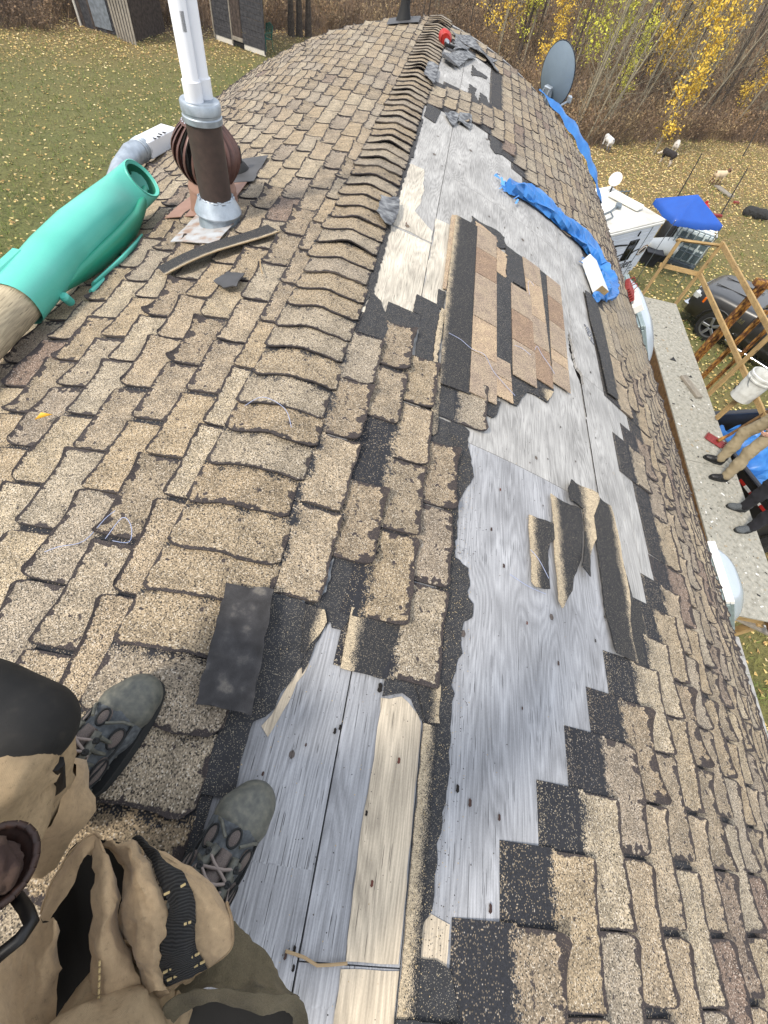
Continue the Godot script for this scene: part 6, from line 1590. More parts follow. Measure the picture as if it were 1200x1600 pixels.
func build_truck() -> void:
	var F := Vector3(-0.74, 0, -0.672).normalized()
	var t := thing("pickup_truck", "black pickup truck parked on the grass behind the timber guard rail", "pickup truck", Transform3D(Basis(F, Vector3.UP, F.cross(Vector3.UP)), W3(9.56, GROUND, 13.17)))
	# cross sections along the length: x, floor, beltline, top, half width low, half width belt, half width top
	var secs := [[1.02, 0.50, 0.78, 0.86, 0.70, 0.72, 0.50], [0.98, 0.42, 0.86, 1.00, 0.88, 0.88, 0.72], [0.80, 0.40, 0.98, 1.10, 0.96, 0.95, 0.80], [0.3, 0.42, 1.06, 1.17, 0.99, 0.98, 0.84], [-0.45, 0.42, 1.10, 1.20, 0.99, 0.98, 0.86], [-0.75, 0.42, 1.12, 1.21, 0.99, 0.97, 0.86], [-1.6, 0.42, 1.14, 1.20, 0.99, 0.97, 0.88], [-2.6, 0.42, 1.15, 1.20, 0.99, 0.97, 0.88], [-3.2, 0.44, 1.15, 1.20, 0.99, 0.97, 0.92], [-4.5, 0.48, 1.15, 1.20, 0.98, 0.96, 0.92], [-4.75, 0.55, 1.10, 1.18, 0.95, 0.94, 0.90]]
	var rings := []
	for s in secs:
		var r := []
		for p in [[-s[4], s[1]], [-s[4] - 0.01, lerpf(s[1], s[2], 0.5)], [-s[5], s[2]], [-lerpf(s[5], s[6], 0.35), lerpf(s[2], s[3], 0.7)], [-s[6], s[3]], [-s[6] * 0.5, s[3] + 0.02], [0, s[3] + 0.03], [s[6] * 0.5, s[3] + 0.02], [s[6], s[3]], [lerpf(s[5], s[6], 0.35), lerpf(s[2], s[3], 0.7)], [s[5], s[2]], [s[4] + 0.01, lerpf(s[1], s[2], 0.5)], [s[4], s[1]]]:
			r.append(Vector3(s[0], p[1], p[0]))
		rings.append(r)
	var st := mb(); loft(st, rings); obj("body", st, M.truck_black, t)
	# cab
	var cab := []
	for s in [[-0.62, 1.18, 1.20, 0.84, 0.84], [-1.15, 1.17, 1.72, 0.86, 0.70], [-1.5, 1.17, 1.80, 0.87, 0.70], [-2.6, 1.17, 1.80, 0.87, 0.70], [-3.05, 1.17, 1.70, 0.87, 0.72], [-3.22, 1.17, 1.20, 0.86, 0.86]]:
		cab.append([Vector3(s[0], s[1], -s[3]), Vector3(s[0], lerpf(s[1], s[2], 0.85), -lerpf(s[3], s[4], 0.8)), Vector3(s[0], s[2], -s[4] * 0.85), Vector3(s[0], s[2] + 0.02, 0), Vector3(s[0], s[2], s[4] * 0.85), Vector3(s[0], lerpf(s[1], s[2], 0.85), lerpf(s[3], s[4], 0.8)), Vector3(s[0], s[1], s[3])])
	st = mb(); loft(st, cab); obj("cab", st, M.truck_black, t)
	st = mb(true)
	quad(st, Vector3(-0.665, 1.235, -0.76), Vector3(-0.665, 1.245, 0.76), Vector3(-1.09, 1.665, 0.60), Vector3(-1.09, 1.665, -0.60)); 
	obj("windscreen", st, M.dark_glass, t).position = Vector3(0.022, 0.022, 0)
	for sd in [-1.0, 1.0]:
		st = mb(true)
		var sw := func(x: float, y: float) -> Vector3: return Vector3(x, y, (0.880 - (y - 1.2) * 0.262) * sd)
		oquad(st, sw.call(-0.98, 1.24), sw.call(-1.22, 1.62), sw.call(-1.93, 1.66), sw.call(-1.96, 1.24), Vector3(0, 0, sd)); obj("side_window", st, M.dark_glass, t)
		st = mb(true)
		oquad(st, sw.call(-2.06, 1.24), sw.call(-2.04, 1.66), sw.call(-2.80, 1.64), sw.call(-2.95, 1.24), Vector3(0, 0, sd)); obj("side_window", st, M.dark_glass, t)
		st = mb(); cbox(st, Transform3D(Basis.IDENTITY, Vector3(-0.92, 1.28, 1.08 * sd)), Vector3(0.12, 0.20, 0.22), 0.05); obj("wing_mirror", st, M.black_plastic, t)
		st = mb(); cbox(st, Transform3D(Basis.IDENTITY, Vector3(-1.62, 0.98, 1.0 * sd)), Vector3(0.20, 0.04, 0.03), 0.012); obj("door_handle", st, M.black_plastic, t)
		st = mb(); tube(st, [Vector3(-0.55, 0.36, 1.04 * sd), Vector3(-0.7, 0.34, 1.10 * sd), Vector3(-3.1, 0.34, 1.10 * sd), Vector3(-3.3, 0.36, 1.04 * sd)], [0.04], 8); obj("side_step", st, M.chrome, t)
		st = mb(); cbox(st, Transform3D(Basis(Vector3.UP, 0.12 * sd), Vector3(0.84, 0.88, 0.80 * sd)), Vector3(0.28, 0.22, 0.30), 0.05); obj("headlight", st, M.headlight_glass, t)
		st = mb(); cbox(st, Transform3D(Basis.IDENTITY, Vector3(0.62, 0.88, 0.957 * sd)), Vector3(0.07, 0.16, 0.05), 0.015); obj("turn_lamp", st, M.amber, t)
		for x in [0.0, -3.55]:
			st = mb(); lathe(st, Transform3D(Basis(Vector3.RIGHT, PI / 2 * sd), Vector3(x, 0.40, 0.90 * sd)), [Vector2(0.0, -0.02), Vector2(0.25, -0.02), Vector2(0.27, 0.11), Vector2(0.33, 0.125), Vector2(0.39, 0.11), Vector2(0.40, 0.06), Vector2(0.40, -0.10), Vector2(0.37, -0.14), Vector2(0.0, -0.14)], 28); var tw := obj("wheel", st, M.tyre, t)
			st = mb()
			for k in 5:
				var a := TAU * k / 5.0
				board(st, Vector3(x + cos(a) * 0.03, 0.40 + sin(a) * 0.03, 0.985 * sd), Vector3(x + cos(a) * 0.25, 0.40 + sin(a) * 0.25, 1.0 * sd), 0.075, 0.03, Vector3(0, 0, sd), 0.01)
			lathe(st, Transform3D(Basis(Vector3.RIGHT, PI / 2 * sd), Vector3(x, 0.40, 0.90 * sd)), [Vector2(0.25, 0.07), Vector2(0.265, 0.115), Vector2(0.28, 0.112)], 24)
			obj("rim", st, M.alloy, tw)
			st = mb()
			var arch := []
			for k in 13:
				var a := PI * k / 12.0
				arch.append(Vector3(x + cos(a) * 0.47, 0.42 + sin(a) * 0.46, 0.985 * sd))
			tube(st, arch, [0.035], 6); obj("wheel_arch", st, M.black_plastic, t)
	st = mb(); cbox(st, Transform3D(Basis.IDENTITY, Vector3(0.98, 0.52, 0)), Vector3(0.22, 0.24, 1.86), 0.06); obj("bumper", st, M.chrome, t)
	st = mb(); cbox(st, Transform3D(Basis.IDENTITY, Vector3(1.02, 0.80, 0)), Vector3(0.08, 0.26, 1.0), 0.02); obj("grille", st, M.chrome, t)
	for q in [[0.55, 0.0], [-0.2, 0.0]]:
		st = mb(); cbox(st, Transform3D(Basis(Vector3.BACK, -0.08), Vector3(0.2, 1.20, 0.36 * (1 if q[0] > 0 else -1))), Vector3(1.1, 0.02, 0.05), 0.01); obj("hood_crease", st, M.truck_black, t)
	for x in [-0.72, -2.0]:
		st = mb(); cbox(st, Transform3D(Basis.IDENTITY, Vector3(x, 0.80, -0.998)), Vector3(0.012, 0.66, 0.008), 0.0); obj("door_seam", st, M.dark_gap, t)
	text3(t, "RAM", M.chrome, Transform3D(Basis(Vector3.UP, PI), Vector3(-0.42, 0.90, -1.003)), 0.12)
	st = mb(); cbox(st, Transform3D(Basis.IDENTITY, Vector3(-3.95, 1.215, 0)), Vector3(1.4, 0.03, 1.6), 0.01); obj("bed_cover", st, M.black_plastic, t)

# ---------------------------------------------------------------- sheds and things at the back of the left lawn
func build_sheds() -> void:
	# left shed: upright boards and one pale sheet
	var a := thing("grey_shed", "weathered shed of upright boards with one pale tin sheet behind the lawn", "shed", Transform3D(Basis(Vector3.UP, -0.10), W3(-17.3, GROUND, 27.0)))
	for i in 13:
		var st := mb(); var w := 0.20
		cbox(st, Transform3D(Basis(Vector3.BACK, rng.randfn(0.0, 0.006)), Vector3(0.1 + i * 0.205, 1.6, rng.randf_range(-0.015, 0.015))), Vector3(w, 3.3 + rng.randf_range(-0.2, 0.1), 0.03), 0.006)
		obj("wall_board", st, M.weathered_wall if i % 3 else M.weathered_brown, a)
	for i in 12:
		var st := mb(); cbox(st, Transform3D(Basis.IDENTITY, Vector3(2.68, 1.6, -0.12 - i * 0.205)), Vector3(0.03, 3.2, 0.2), 0.006); obj("wall_board", st, M.weathered_brown, a)
	var st := mb(); cbox(st, Transform3D(Basis.IDENTITY, Vector3(1.15, 1.7, 0.035)), Vector3(0.85, 3.1, 0.02), 0.004); obj("tin_sheet", st, M.grey_tin, a)
	st = mb(); cbox(st, Transform3D(Basis.IDENTITY, Vector3(-0.02, 1.6, 0.03)), Vector3(0.09, 3.3, 0.09), 0.01); obj("corner_post", st, M.flap_white, a)
	st = mb(); prism(st, pl([-0.3, 3.1, 2.9, 3.1, 2.9, 3.3, 1.3, 4.4, -0.3, 3.3]), Transform3D(Basis.IDENTITY, Vector3(0, 0, 0.2)), 2.9); obj("roof", st, M.weathered_brown, a)
	for i in 7:
		st = mb(); board(st, Vector3(1.9 + i * 0.17, 0, 0.2 + 0.05 * i), Vector3(1.75 + i * 0.16, 2.9 - 0.2 * (i % 3), 0.08), 0.10, 0.03, Vector3.BACK); obj("leaning_board", st, M.lumber_grey, a)
	# right shed: dark level boards, a plank door with a pale sill
	var b := thing("dark_shed", "dark weathered shed with level boards and a brown plank door, behind the white pipes", "shed", Transform3D(Basis(Vector3.UP, -0.28), W3(-12.15, GROUND, 30.0)))
	for i in 17:
		for sg in [[0.0, 1.02], [1.62, 2.85]]:
			st = mb(); cbox(st, Transform3D(Basis(Vector3.BACK, rng.randfn(0.0, 0.003)), Vector3((sg[0] + sg[1]) * 0.5, 0.32 + i * 0.185, rng.randf_range(-0.01, 0.01))), Vector3(sg[1] - sg[0], 0.178, 0.03), 0.006); obj("wall_board", st, M.weathered_wall, b)
	for i in 3:
		st = mb(); cbox(st, Transform3D(Basis.IDENTITY, Vector3(1.13 + 0.19 * i, 1.65, 0.02)), Vector3(0.182, 2.5, 0.035), 0.006); obj("door_board", st, M.weathered_brown, b)
	st = mb(); cbox(st, Transform3D(Basis.IDENTITY, Vector3(1.33, 0.32, 0.03)), Vector3(0.62, 0.14, 0.04), 0.01); obj("door_sill", st, M.lumber_grey, b)
	st = mb(); cbox(st, Transform3D(Basis.IDENTITY, Vector3(1.33, 0.13, -0.02)), Vector3(0.66, 0.2, 0.04), 0.01); obj("step_gap", st, M.dark_gap, b)
	st = mb(); cbox(st, Transform3D(Basis.IDENTITY, Vector3(1.4, 0.12, -0.04)), Vector3(2.95, 0.2, 0.05), 0.01); obj("base_board", st, M.flap_white, b)
	for x in [-0.04, 1.02, 2.9]:
		st = mb(); cbox(st, Transform3D(Basis.IDENTITY, Vector3(x, 1.7, 0.03)), Vector3(0.07, 3.2, 0.06), 0.01); obj("corner_post", st, M.lumber_grey if x < 1.5 else M.weathered_wall, b)
	for i in 14:
		st = mb(); cbox(st, Transform3D(Basis.IDENTITY, Vector3(-0.03, 0.32 + i * 0.23, -1.3)), Vector3(0.03, 0.22, 2.5), 0.006); obj("side_board", st, M.weathered_brown, b)
	st = mb(); prism(st, pl([-0.3, 3.3, 3.2, 3.3, 3.2, 3.45, 1.5, 4.6, -0.3, 3.45]), Transform3D(Basis.IDENTITY, Vector3(0, 0, 0.3)), 3.2); obj("roof", st, M.weathered_brown, b)
	# green garden chair
	var c := thing("garden_chair", "green plastic garden chair standing in front of the dark shed", "chair", Transform3D(Basis(Vector3.UP, -0.55), W3(-9.75, GROUND, 30.5)))
	st = mb(); cbox(st, Transform3D(Basis(Vector3.RIGHT, -0.08), Vector3(0, 0.42, 0)), Vector3(0.46, 0.03, 0.44), 0.014); obj("seat", st, M.chair_green, c)
	for i in 5:
		st = mb(); board(st, Vector3(-0.17 + 0.085 * i, 0.44, -0.21), Vector3(-0.18 + 0.09 * i, 0.88 + 0.03 * (2 - absi(i - 2)), -0.33), 0.055, 0.02, Vector3.BACK); obj("back_slat", st, M.chair_green, c)
	st = mb(); tube(st, [Vector3(-0.22, 0.44, -0.21), Vector3(-0.24, 0.86, -0.32), Vector3(0, 0.93, -0.35), Vector3(0.24, 0.86, -0.32), Vector3(0.22, 0.44, -0.21)], [0.022], 6); obj("back_frame", st, M.chair_green, c)
	for x in [-0.25, 0.25]:
		st = mb(); cbox(st, Transform3D(Basis.IDENTITY, Vector3(x, 0.64, -0.03)), Vector3(0.05, 0.025, 0.46), 0.01); obj("armrest", st, M.chair_green, c)
		for z in [-0.2, 0.2]:
			st = mb(); board(st, Vector3(x, 0.63 if z > 0 else 0.5, z), Vector3(x * 1.1, 0.0, z * 1.15), 0.05, 0.03); obj("leg", st, M.chair_green, c)

# ---------------------------------------------------------------- the wood
func limb(st: SurfaceTool, r: RandomNumberGenerator, a: Vector3, dir: Vector3, len: float, rad: float, depth: int, tips: Array) -> void:
	var pts := [a]; var rd := [rad]
	var d := dir
	for i in 3:
		d = (d + Vector3(r.randfn(0, 0.16), 0.10, r.randfn(0, 0.16))).normalized()
		pts.append(pts[i] + d * len / 3.0); rd.append(rad * (1.0 - 0.30 * (i + 1)))
	tube(st, pts, rd, 3, false)
	tips.append(pts[3]); tips.append(pts[2])
	if depth > 0:
		for i in 3:
			var p: Vector3 = (pts[1 + i % 3] as Vector3)
			var nd := (d + Vector3(r.randfn(0, 0.6), r.randfn(0.25, 0.3), r.randfn(0, 0.6))).normalized()
			limb(st, r, p, nd, len * 0.55, rad * 0.5, depth - 1, tips)

func tree_proto(sd: int, h: float, rad: float, lean: float, limbs: int, leaves: int, leaf_lo: float, leaf_size: float) -> Array:
	var r := RandomNumberGenerator.new(); r.seed = sd
	var st := mb(); var br := mb()
	var pts := []; var rd := []
	var off := Vector3(r.randfn(0, lean), 0, r.randfn(0, lean))
	for i in 9:
		var t := i / 8.0
		pts.append(Vector3(off.x * t * h + r.randfn(0, 0.05 * t), t * h, off.z * t * h + r.randfn(0, 0.05 * t))); rd.append(rad * (1.0 - 0.80 * t) * (1.25 if i == 0 else 1.0))
	tube(st, pts, rd, 7, false)
	var tips := []
	for i in limbs:
		var t := 0.07 + 0.9 * pow((i + r.randf()) / limbs, 0.85)
		var f := t * 8.0; var i0 := mini(int(f), 7)
		var p: Vector3 = (pts[i0] as Vector3).lerp(pts[i0 + 1], f - i0)
		var a := r.randf() * TAU
		limb(br, r, p, Vector3(cos(a), r.randf_range(0.25, 1.1), sin(a)).normalized(), r.randf_range(0.6, 1.8) * (1.15 - t * 0.6) * h / 9.0, rad * 0.30 * (1.1 - t * 0.7), 1, tips)
	var lf := mb(true)
	if leaves > 0:
		for i in leaves:
			var p: Vector3 = tips[r.randi() % tips.size()]
			if p.y < leaf_lo: continue
			p += Vector3(r.randfn(0, 0.17), r.randfn(0, 0.15), r.randfn(0, 0.17))
			var b := Basis(Vector3(r.randfn(), r.randfn(), r.randfn()).normalized(), r.randf() * TAU)
			var s := leaf_size * r.randf_range(0.6, 1.25)
			var v := r.randf_range(0.7, 1.25)
			lf.set_color(Color(v, v * r.randf_range(0.90, 1.04), v * r.randf_range(0.7, 1.1)))
			tri(lf, p + b * Vector3(-s, 0, 0), p + b * Vector3(0, s * 0.15, s * 0.55), p + b * Vector3(s, 0, 0))
			tri(lf, p + b * Vector3(-s, 0, 0), p + b * Vector3(s, 0, 0), p + b * Vector3(0, s * 0.15, -s * 0.55))
	br.generate_normals(); st.generate_normals()
	var out := [st.commit(), br.commit(), null]
	if leaves > 0:
		lf.generate_normals(); out[2] = lf.commit()
	return out

func plant_tree(p: Array, bark: Material, leaf: Material, at: Vector2, turn: float, sc: float, called: String, label: String, group: String) -> Node3D:
	var e := at.y - edge_z(at.x)
	var y := GROUND - 0.05 + (minf(e - 2.0, 60.0) * 0.012 if e > 2.0 else 0.0)
	var o := thing(called, label, "tree", Transform3D(Basis(Vector3.UP, turn).scaled(Vector3.ONE * sc), W3(at.x, y, at.y)), group)
	obj("trunk", p[0], bark, o)
	obj("branches", p[1], bark, o)
	if p[2] != null: obj("crown", p[2], leaf, o)
	return o

func where(x: float, e: float) -> String:
	var d := "at the edge" if e < 2.5 else ("some way in" if e < 9.0 else "deep inside")
	if x < -18.0: return "left of the grey shed, " + d
	if x < -8.0: return "behind the two sheds, " + d
	if x < 3.0: return "beyond the far ridge end, " + d
	if x < 10.0: return "around the satellite dish, " + d
	if x < 17.0: return "behind the goats, " + d
	return "at the right of the picture, " + d

func build_forest() -> void:
	var bark := mottled("bark_pale", [Color(0.36, 0.335, 0.28), Color(0.50, 0.47, 0.40), Color(0.62, 0.585, 0.50)], 0.6, 0.02, 0.9, 0.0, 1.0, 80, 0.1)
	var bark2 := mottled("bark_dark", [Color(0.15, 0.125, 0.11), Color(0.26, 0.225, 0.19), Color(0.36, 0.32, 0.27)], 0.6, 0.02, 0.95, 0.0, 1.0, 81, 0.12)
	var ly := mat("leaves_gold", Color(0.86, 0.74, 0.28), 0.7); ly.vertex_color_use_as_albedo = true; ly.backlight_enabled = true; ly.backlight = Color(0.34, 0.28, 0.06)
	var lg := mat("leaves_lime", Color(0.80, 0.80, 0.30), 0.7); lg.vertex_color_use_as_albedo = true; lg.backlight_enabled = true; lg.backlight = Color(0.28, 0.27, 0.04)
	var protos := []
	for i in 9: protos.append(tree_proto(100 + i, 8.5 + i * 0.7, 0.045 + 0.012 * (i % 4), 0.03 + 0.008 * (i % 3), 36, 0, 0, 0))
	var gold := [tree_proto(201, 6.0, 0.05, 0.03, 22, 1900, 0.9, 0.072), tree_proto(202, 9.0, 0.07, 0.02, 26, 2900, 2.0, 0.08), tree_proto(203, 8.0, 0.06, 0.03, 24, 2100, 1.6, 0.078)]
	var r := RandomNumberGenerator.new(); r.seed = 31
	# leafy aspens at the wood's edge: named one by one
	var spec := [[0, 11.0, 29.2, 1.0, "gold", "yellow leaved sapling standing out in front of the wood above the goats"], [1, 10.6, 34.2, 1.0, "gold", "taller yellow leaved tree behind the yellow sapling"], [2, 12.7, 38.0, 1.05, "gold", "sparse yellow leaved tree to the right of the yellow sapling"], [1, 4.0, 38.2, 0.9, "lime", "bushy yellow-green tree showing above the satellite dish"], [2, 2.4, 38.5, 0.95, "gold", "yellow tree left of the dish, against the far roof edge"], [0, 4.9, 34.6, 0.8, "gold", "low golden bush-like sapling just behind the dish"], [2, 6.5, 34.6, 1.0, "lime", "lime leaved slender tree between dish and yellow sapling, left of two"], [1, 8.2, 34.8, 0.95, "lime", "lime leaved slender tree between dish and yellow sapling, right of two"], [0, 9.1, 33.2, 0.62, "lime", "small lime sapling low among pale stems"], [2, 15.7, 40.0, 1.0, "gold", "thin leaved golden tree near the right edge of the picture"], [0, 17.6, 37.5, 0.8, "gold", "golden sapling at the far right by the dark log pile"]]
	for q in spec:
		plant_tree(gold[q[0]], bark, ly if q[4] == "gold" else lg, Vector2(q[1], q[2]), r.randf() * TAU, q[3], "aspen_tree", q[5], "")
	# bare trees
	var n := 0
	var tries := 0
	while n < 285 and tries < 6000:
		tries += 1
		var x := r.randf_range(-34.0, 40.0)
		if x > -7.5 and x < 1.0 and r.randf() < 0.6: continue
		var e := 0.2 + 26.0 * pow(r.randf(), 1.7)
		var z := edge_z(x) + e
		if x < -8.0 and x > -19.0 and e < 3.4: continue
		var dark := r.randf() < (0.7 if x < 0.0 else 0.38)
		plant_tree(protos[r.randi() % 9], bark2 if dark else bark, ly, Vector2(x, z), r.randf() * TAU, r.randf_range(0.7, 1.25), "bare_tree",
			("thin %s bare tree in the wood %s" % ["dark" if dark else "pale", where(x, e)]), "bare trees in the wood %s" % where(x, e))
		n += 1
	# pale leaning saplings right of the dish
	var k := 0
	for q in [[7.0, 27.6, 0.10, "pale sapling rising from the edge of the leaves, nearest the roof"], [7.3, 28.2, 0.16, "pale forked sapling beside the one nearest the roof"], [7.9, 28.9, 0.12, "slender pale sapling behind the small white goat"], [6.6, 28.6, 0.05, "pale sapling close behind the dish mast"], [9.6, 31.2, 0.15, "tall grey sapling left of the yellow sapling"], [13.9, 34.6, 0.18, "leaning grey sapling right of the yellow sapling"], [17.2, 36.4, 0.16, "leaning grey sapling above the lone goat"]]:
		var o := plant_tree(protos[k % 9], bark, ly, Vector2(q[0], q[1]), r.randf() * TAU, 0.85, "pale_sapling", q[3], "")
		o.basis = Basis(Vector3.BACK, -q[2]) * o.basis
		k += 1
	# three thick trunks by the shed
	var big := tree_proto(301, 9.0, 0.17, 0.008, 8, 0, 0, 0)
	for q in [[-9.45, 34.2, "left of three thick grey trunks beside the dark shed"], [-9.05, 34.5, "middle of three thick grey trunks beside the dark shed"], [-8.65, 34.9, "right of three thick grey trunks beside the dark shed"]]:
		plant_tree(big, bark2, ly, Vector2(q[0], q[1]), r.randf() * TAU, 1.0, "thick_trunk_tree", q[2], "")
	# dark fallen log pile at the wood's edge
	var lp2 := thing("log_pile", "dark mossy log pile at the wood's edge above the lone goat", "log pile", Transform3D(Basis(Vector3.UP, -0.3), W3(15.6, GROUND, 36.6)))
	for i in 7:
		var st := mb(); tube(st, [Vector3(-1.4 + 0.2 * (i % 3), 0.2 + 0.26 * (i / 3), -0.4 + 0.35 * (i % 3)), Vector3(0.2, 0.24 + 0.26 * (i / 3), -0.35 + 0.35 * (i % 3)), Vector3(1.4 - 0.15 * (i % 2), 0.2 + 0.25 * (i / 3), -0.4 + 0.36 * (i % 3))], [0.17, 0.18, 0.15], 9); obj("log", st, bark2, lp2)
	# brush under the trees
	for kind in 2:
		var st := mb(true)
		for i in 46:
			var a := r.randf() * TAU; var d := Vector3(cos(a), r.randf_range(0.9, 3.2), sin(a)).normalized(); var l := r.randf_range(0.5, 1.25)
			var b := Vector3(r.randfn(0, 0.22), 0, r.randfn(0, 0.22)); var m := b + d * l * 0.55 + Vector3(r.randfn(0, 0.05), 0, r.randfn(0, 0.05)); var e := m + (d + Vector3(r.randfn(0, 0.35), 0.1, r.randfn(0, 0.35))).normalized() * l * 0.5
			var sd := d.cross(Vector3(r.randfn(), 0.2, r.randfn())).normalized() * 0.009
			var v := r.randf_range(0.6, 1.3)
			st.set_color(Color(v, v, v))
			tri(st, b - sd, b + sd, m); tri(st, m - sd * 0.7, m + sd * 0.7, e)
			if kind == 1:
				for q in 2:
					var p := m.lerp(e, r.randf()); var bb := Basis(Vector3(r.randfn(), r.randfn(), r.randfn()).normalized(), r.randf() * TAU)
					tri(st, p + bb * Vector3(-0.045, 0, 0), p + bb * Vector3(0.04, 0, 0.03), p + bb * Vector3(0.03, 0, -0.04))
		st.generate_normals()
		var mesh := st.commit()
		var mm := MultiMesh.new(); mm.transform_format = MultiMesh.TRANSFORM_3D; mm.use_colors = true; mm.mesh = mesh; mm.instance_count = 2600
		var cols: Array = [[Color(0.21, 0.145, 0.10), Color(0.15, 0.11, 0.085), Color(0.28, 0.20, 0.14)], [Color(0.24, 0.155, 0.085), Color(0.19, 0.125, 0.075), Color(0.31, 0.225, 0.12)]][kind]
		for i in 2600:
			var x := r.randf_range(-42.0, 50.0); var e := -0.6 + 34.0 * pow(r.randf(), 1.5)
			if x > -8.0 and x < 0.5: e += 1.0
			var z := edge_z(x) + e
			if x < -8.5 and x > -18.0: z += 2.8
			var hgt := (0.75 + 0.9 * r.randf()) * (1.0 + clampf(e, 0.0, 20.0) * 0.055)
			mm.set_instance_transform(i, Transform3D(Basis(Vector3.UP, r.randf() * TAU).scaled(Vector3(1.3, hgt, 1.3)), W3(x, GROUND + maxf(e - 2.0, 0.0) * 0.012, z)))
			mm.set_instance_color(i, (cols[r.randi() % 3] as Color) * r.randf_range(0.7, 1.2))
		var o := MultiMeshInstance3D.new(); o.multimesh = mm; o.name = "brush" if kind == 0 else "dry_bracken"
		var m := mat("brush%d" % kind, Color.WHITE, 0.95); m.vertex_color_use_as_albedo = true
		o.material_override = m; add_child(o)
		tag(o, "tangle of bare brown twigs under the trees" if kind == 0 else "rusty dry leaves and bracken along the wood's edge", "brush" if kind == 0 else "bracken", "", "stuff")

# ---------------------------------------------------------------- platform beside the eaves
func build_platform() -> void:
	var y := -3.2
	var t := thing("work_platform", "long grey splashed plywood work platform on timber beams beside the right eaves", "platform")
	var lx := func(z: float) -> float: return 4.80 + 0.036 * (z - 3.0)
	var rx := func(z: float) -> float: return 5.60 + 0.038 * (z - 3.0)
	for q in [[2.35, 4.84], [4.85, 7.28], [7.29, 9.55]]:
		var st := mb(); prism(st, pl([lx.call(q[0]), q[0], rx.call(q[0]), q[0], rx.call(q[1]), q[1], lx.call(q[1]), q[1]]), Transform3D(Basis(Vector3.RIGHT, Vector3.FORWARD, Vector3.UP), Vector3(0, y, 0)), 0.02); obj("plywood_sheet", st, M.platform_ply, t)
	for sd in 2:
		var f: Callable = lx if sd == 0 else rx
		var st := mb(); board(st, W3(f.call(2.3) + (0.02 if sd == 0 else -0.03), y - 0.14, 2.3), W3(f.call(9.6) + (0.02 if sd == 0 else -0.03), y - 0.14, 9.6), 0.045, 0.235, Vector3.UP, 0.006); obj("beam", st, M.brown_beam, t)
	for z in [2.5, 4.9, 7.3, 9.4]:
		var st := mb(); board(st, W3(lx.call(z) - 0.1, y - 0.305, z), W3(rx.call(z) + 0.1, y - 0.305, z), 0.045, 0.09); obj("cross_beam", st, M.lumber, t)
		for f in [lx, rx]:
			st = mb(); board(st, W3(f.call(z), y - 0.36, z), W3(f.call(z), GROUND - 0.05, z), 0.09, 0.09, Vector3.RIGHT); obj("post", st, M.lumber, t)
		st = mb(); board(st, W3(lx.call(z) - 0.05, y - 0.4, z + 0.06), W3(rx.call(z) + 0.05, GROUND + 0.3, z + 0.06), 0.09, 0.038); obj("brace", st, M.lumber_yellow, t)
	for z in [2.5, 4.9, 7.3]:
		var st := mb(); board(st, W3(lx.call(z) - 0.09, GROUND + 0.4, z), W3(lx.call(z + 2.2) - 0.09, y - 0.5, z + 2.2), 0.038, 0.09); obj("brace", st, M.lumber_yellow, t)
	var br := mb(); board(br, W3(4.75, y - 0.1, 2.55), W3(6.3, y - 0.02, 3.0), 0.09, 0.04); obj("brace", br, M.lumber_grey, t)
	br = mb(); board(br, W3(4.8, y - 0.3, 2.6), W3(6.2, y - 0.5, 2.35), 0.09, 0.04); obj("brace", br, M.lumber_grey, t)
	# guard rail of pale studs
	var g := thing("guard_rail", "guard rail frame of pale new studs round the far end of the platform", "guard rail")
	for q in [[5.10, 9.62, -2.08, -3.7], [5.90, 9.66, -1.98, -3.7], [5.82, 6.70, -2.03, -3.5]]:
		var st := mb(); board(st, W3(q[0], q[3], q[1]), W3(q[0], q[2], q[1]), 0.085, 0.038, Vector3.RIGHT); obj("post", st, M.lumber, g)
	for q in [[[5.06, -2.12, 9.66], [5.94, -2.06, 9.70]], [[5.06, -2.60, 9.66], [5.94, -2.62, 9.70]], [[5.925, -2.03, 9.72], [5.78, -2.05, 3.9]], [[5.925, -2.60, 9.72], [5.80, -2.62, 4.6]]]:
		var st := mb(); board(st, W3(q[0][0], q[0][1], q[0][2]), W3(q[1][0], q[1][1], q[1][2]), 0.085, 0.038, Vector3.RIGHT); obj("rail", st, M.lumber, g)
	var st := mb(); board(st, W3(5.68, -3.18, 5.97), W3(5.68, -2.722, 5.97), 0.085, 0.038, Vector3.RIGHT); obj("post", st, M.lumber, g)
	# rusty upright channels of an old stand
	var k := 0
	for q in [[6.05, 8.05, -1.86, 0.125, "thick rusty steel channel standing beside the platform in front of the truck"], [6.00, 7.42, -2.02, 0.07, "thin rusty steel post next to the thick channel, farther one"], [6.02, 7.12, -2.10, 0.05, "thinnest rusty steel post, nearest the workers"]]:
		var p := thing("rusty_post", q[4], "steel post")
		var w: float = q[3]
		st = mb(); cbox(st, Transform3D(Basis.IDENTITY, W3(q[0], (GROUND + q[2]) * 0.5, q[1])), Vector3(w, q[2] - GROUND, w * 0.18), 0.004); obj("web", st, M.rust, p)
		for e in [-1.0, 1.0]:
			st = mb(); cbox(st, Transform3D(Basis.IDENTITY, W3(q[0] + e * w * 0.5, (GROUND + q[2]) * 0.5, q[1] - w * 0.25)), Vector3(w * 0.16, q[2] - GROUND - 0.01, w * 0.7), 0.004); obj("flange", st, M.rust, p)
		if k == 0:
			st = mb(); cbox(st, Transform3D(Basis.IDENTITY, W3(q[0] + 0.10, q[2] - 0.04, q[1])), Vector3(0.5, 0.10, 0.12), 0.006); obj("head_plate", st, M.rust, p)
		k += 1
	# short offcut and scraps on the platform
	var oc := thing("offcut", "short weathered offcut of timber lying on the platform", "offcut")
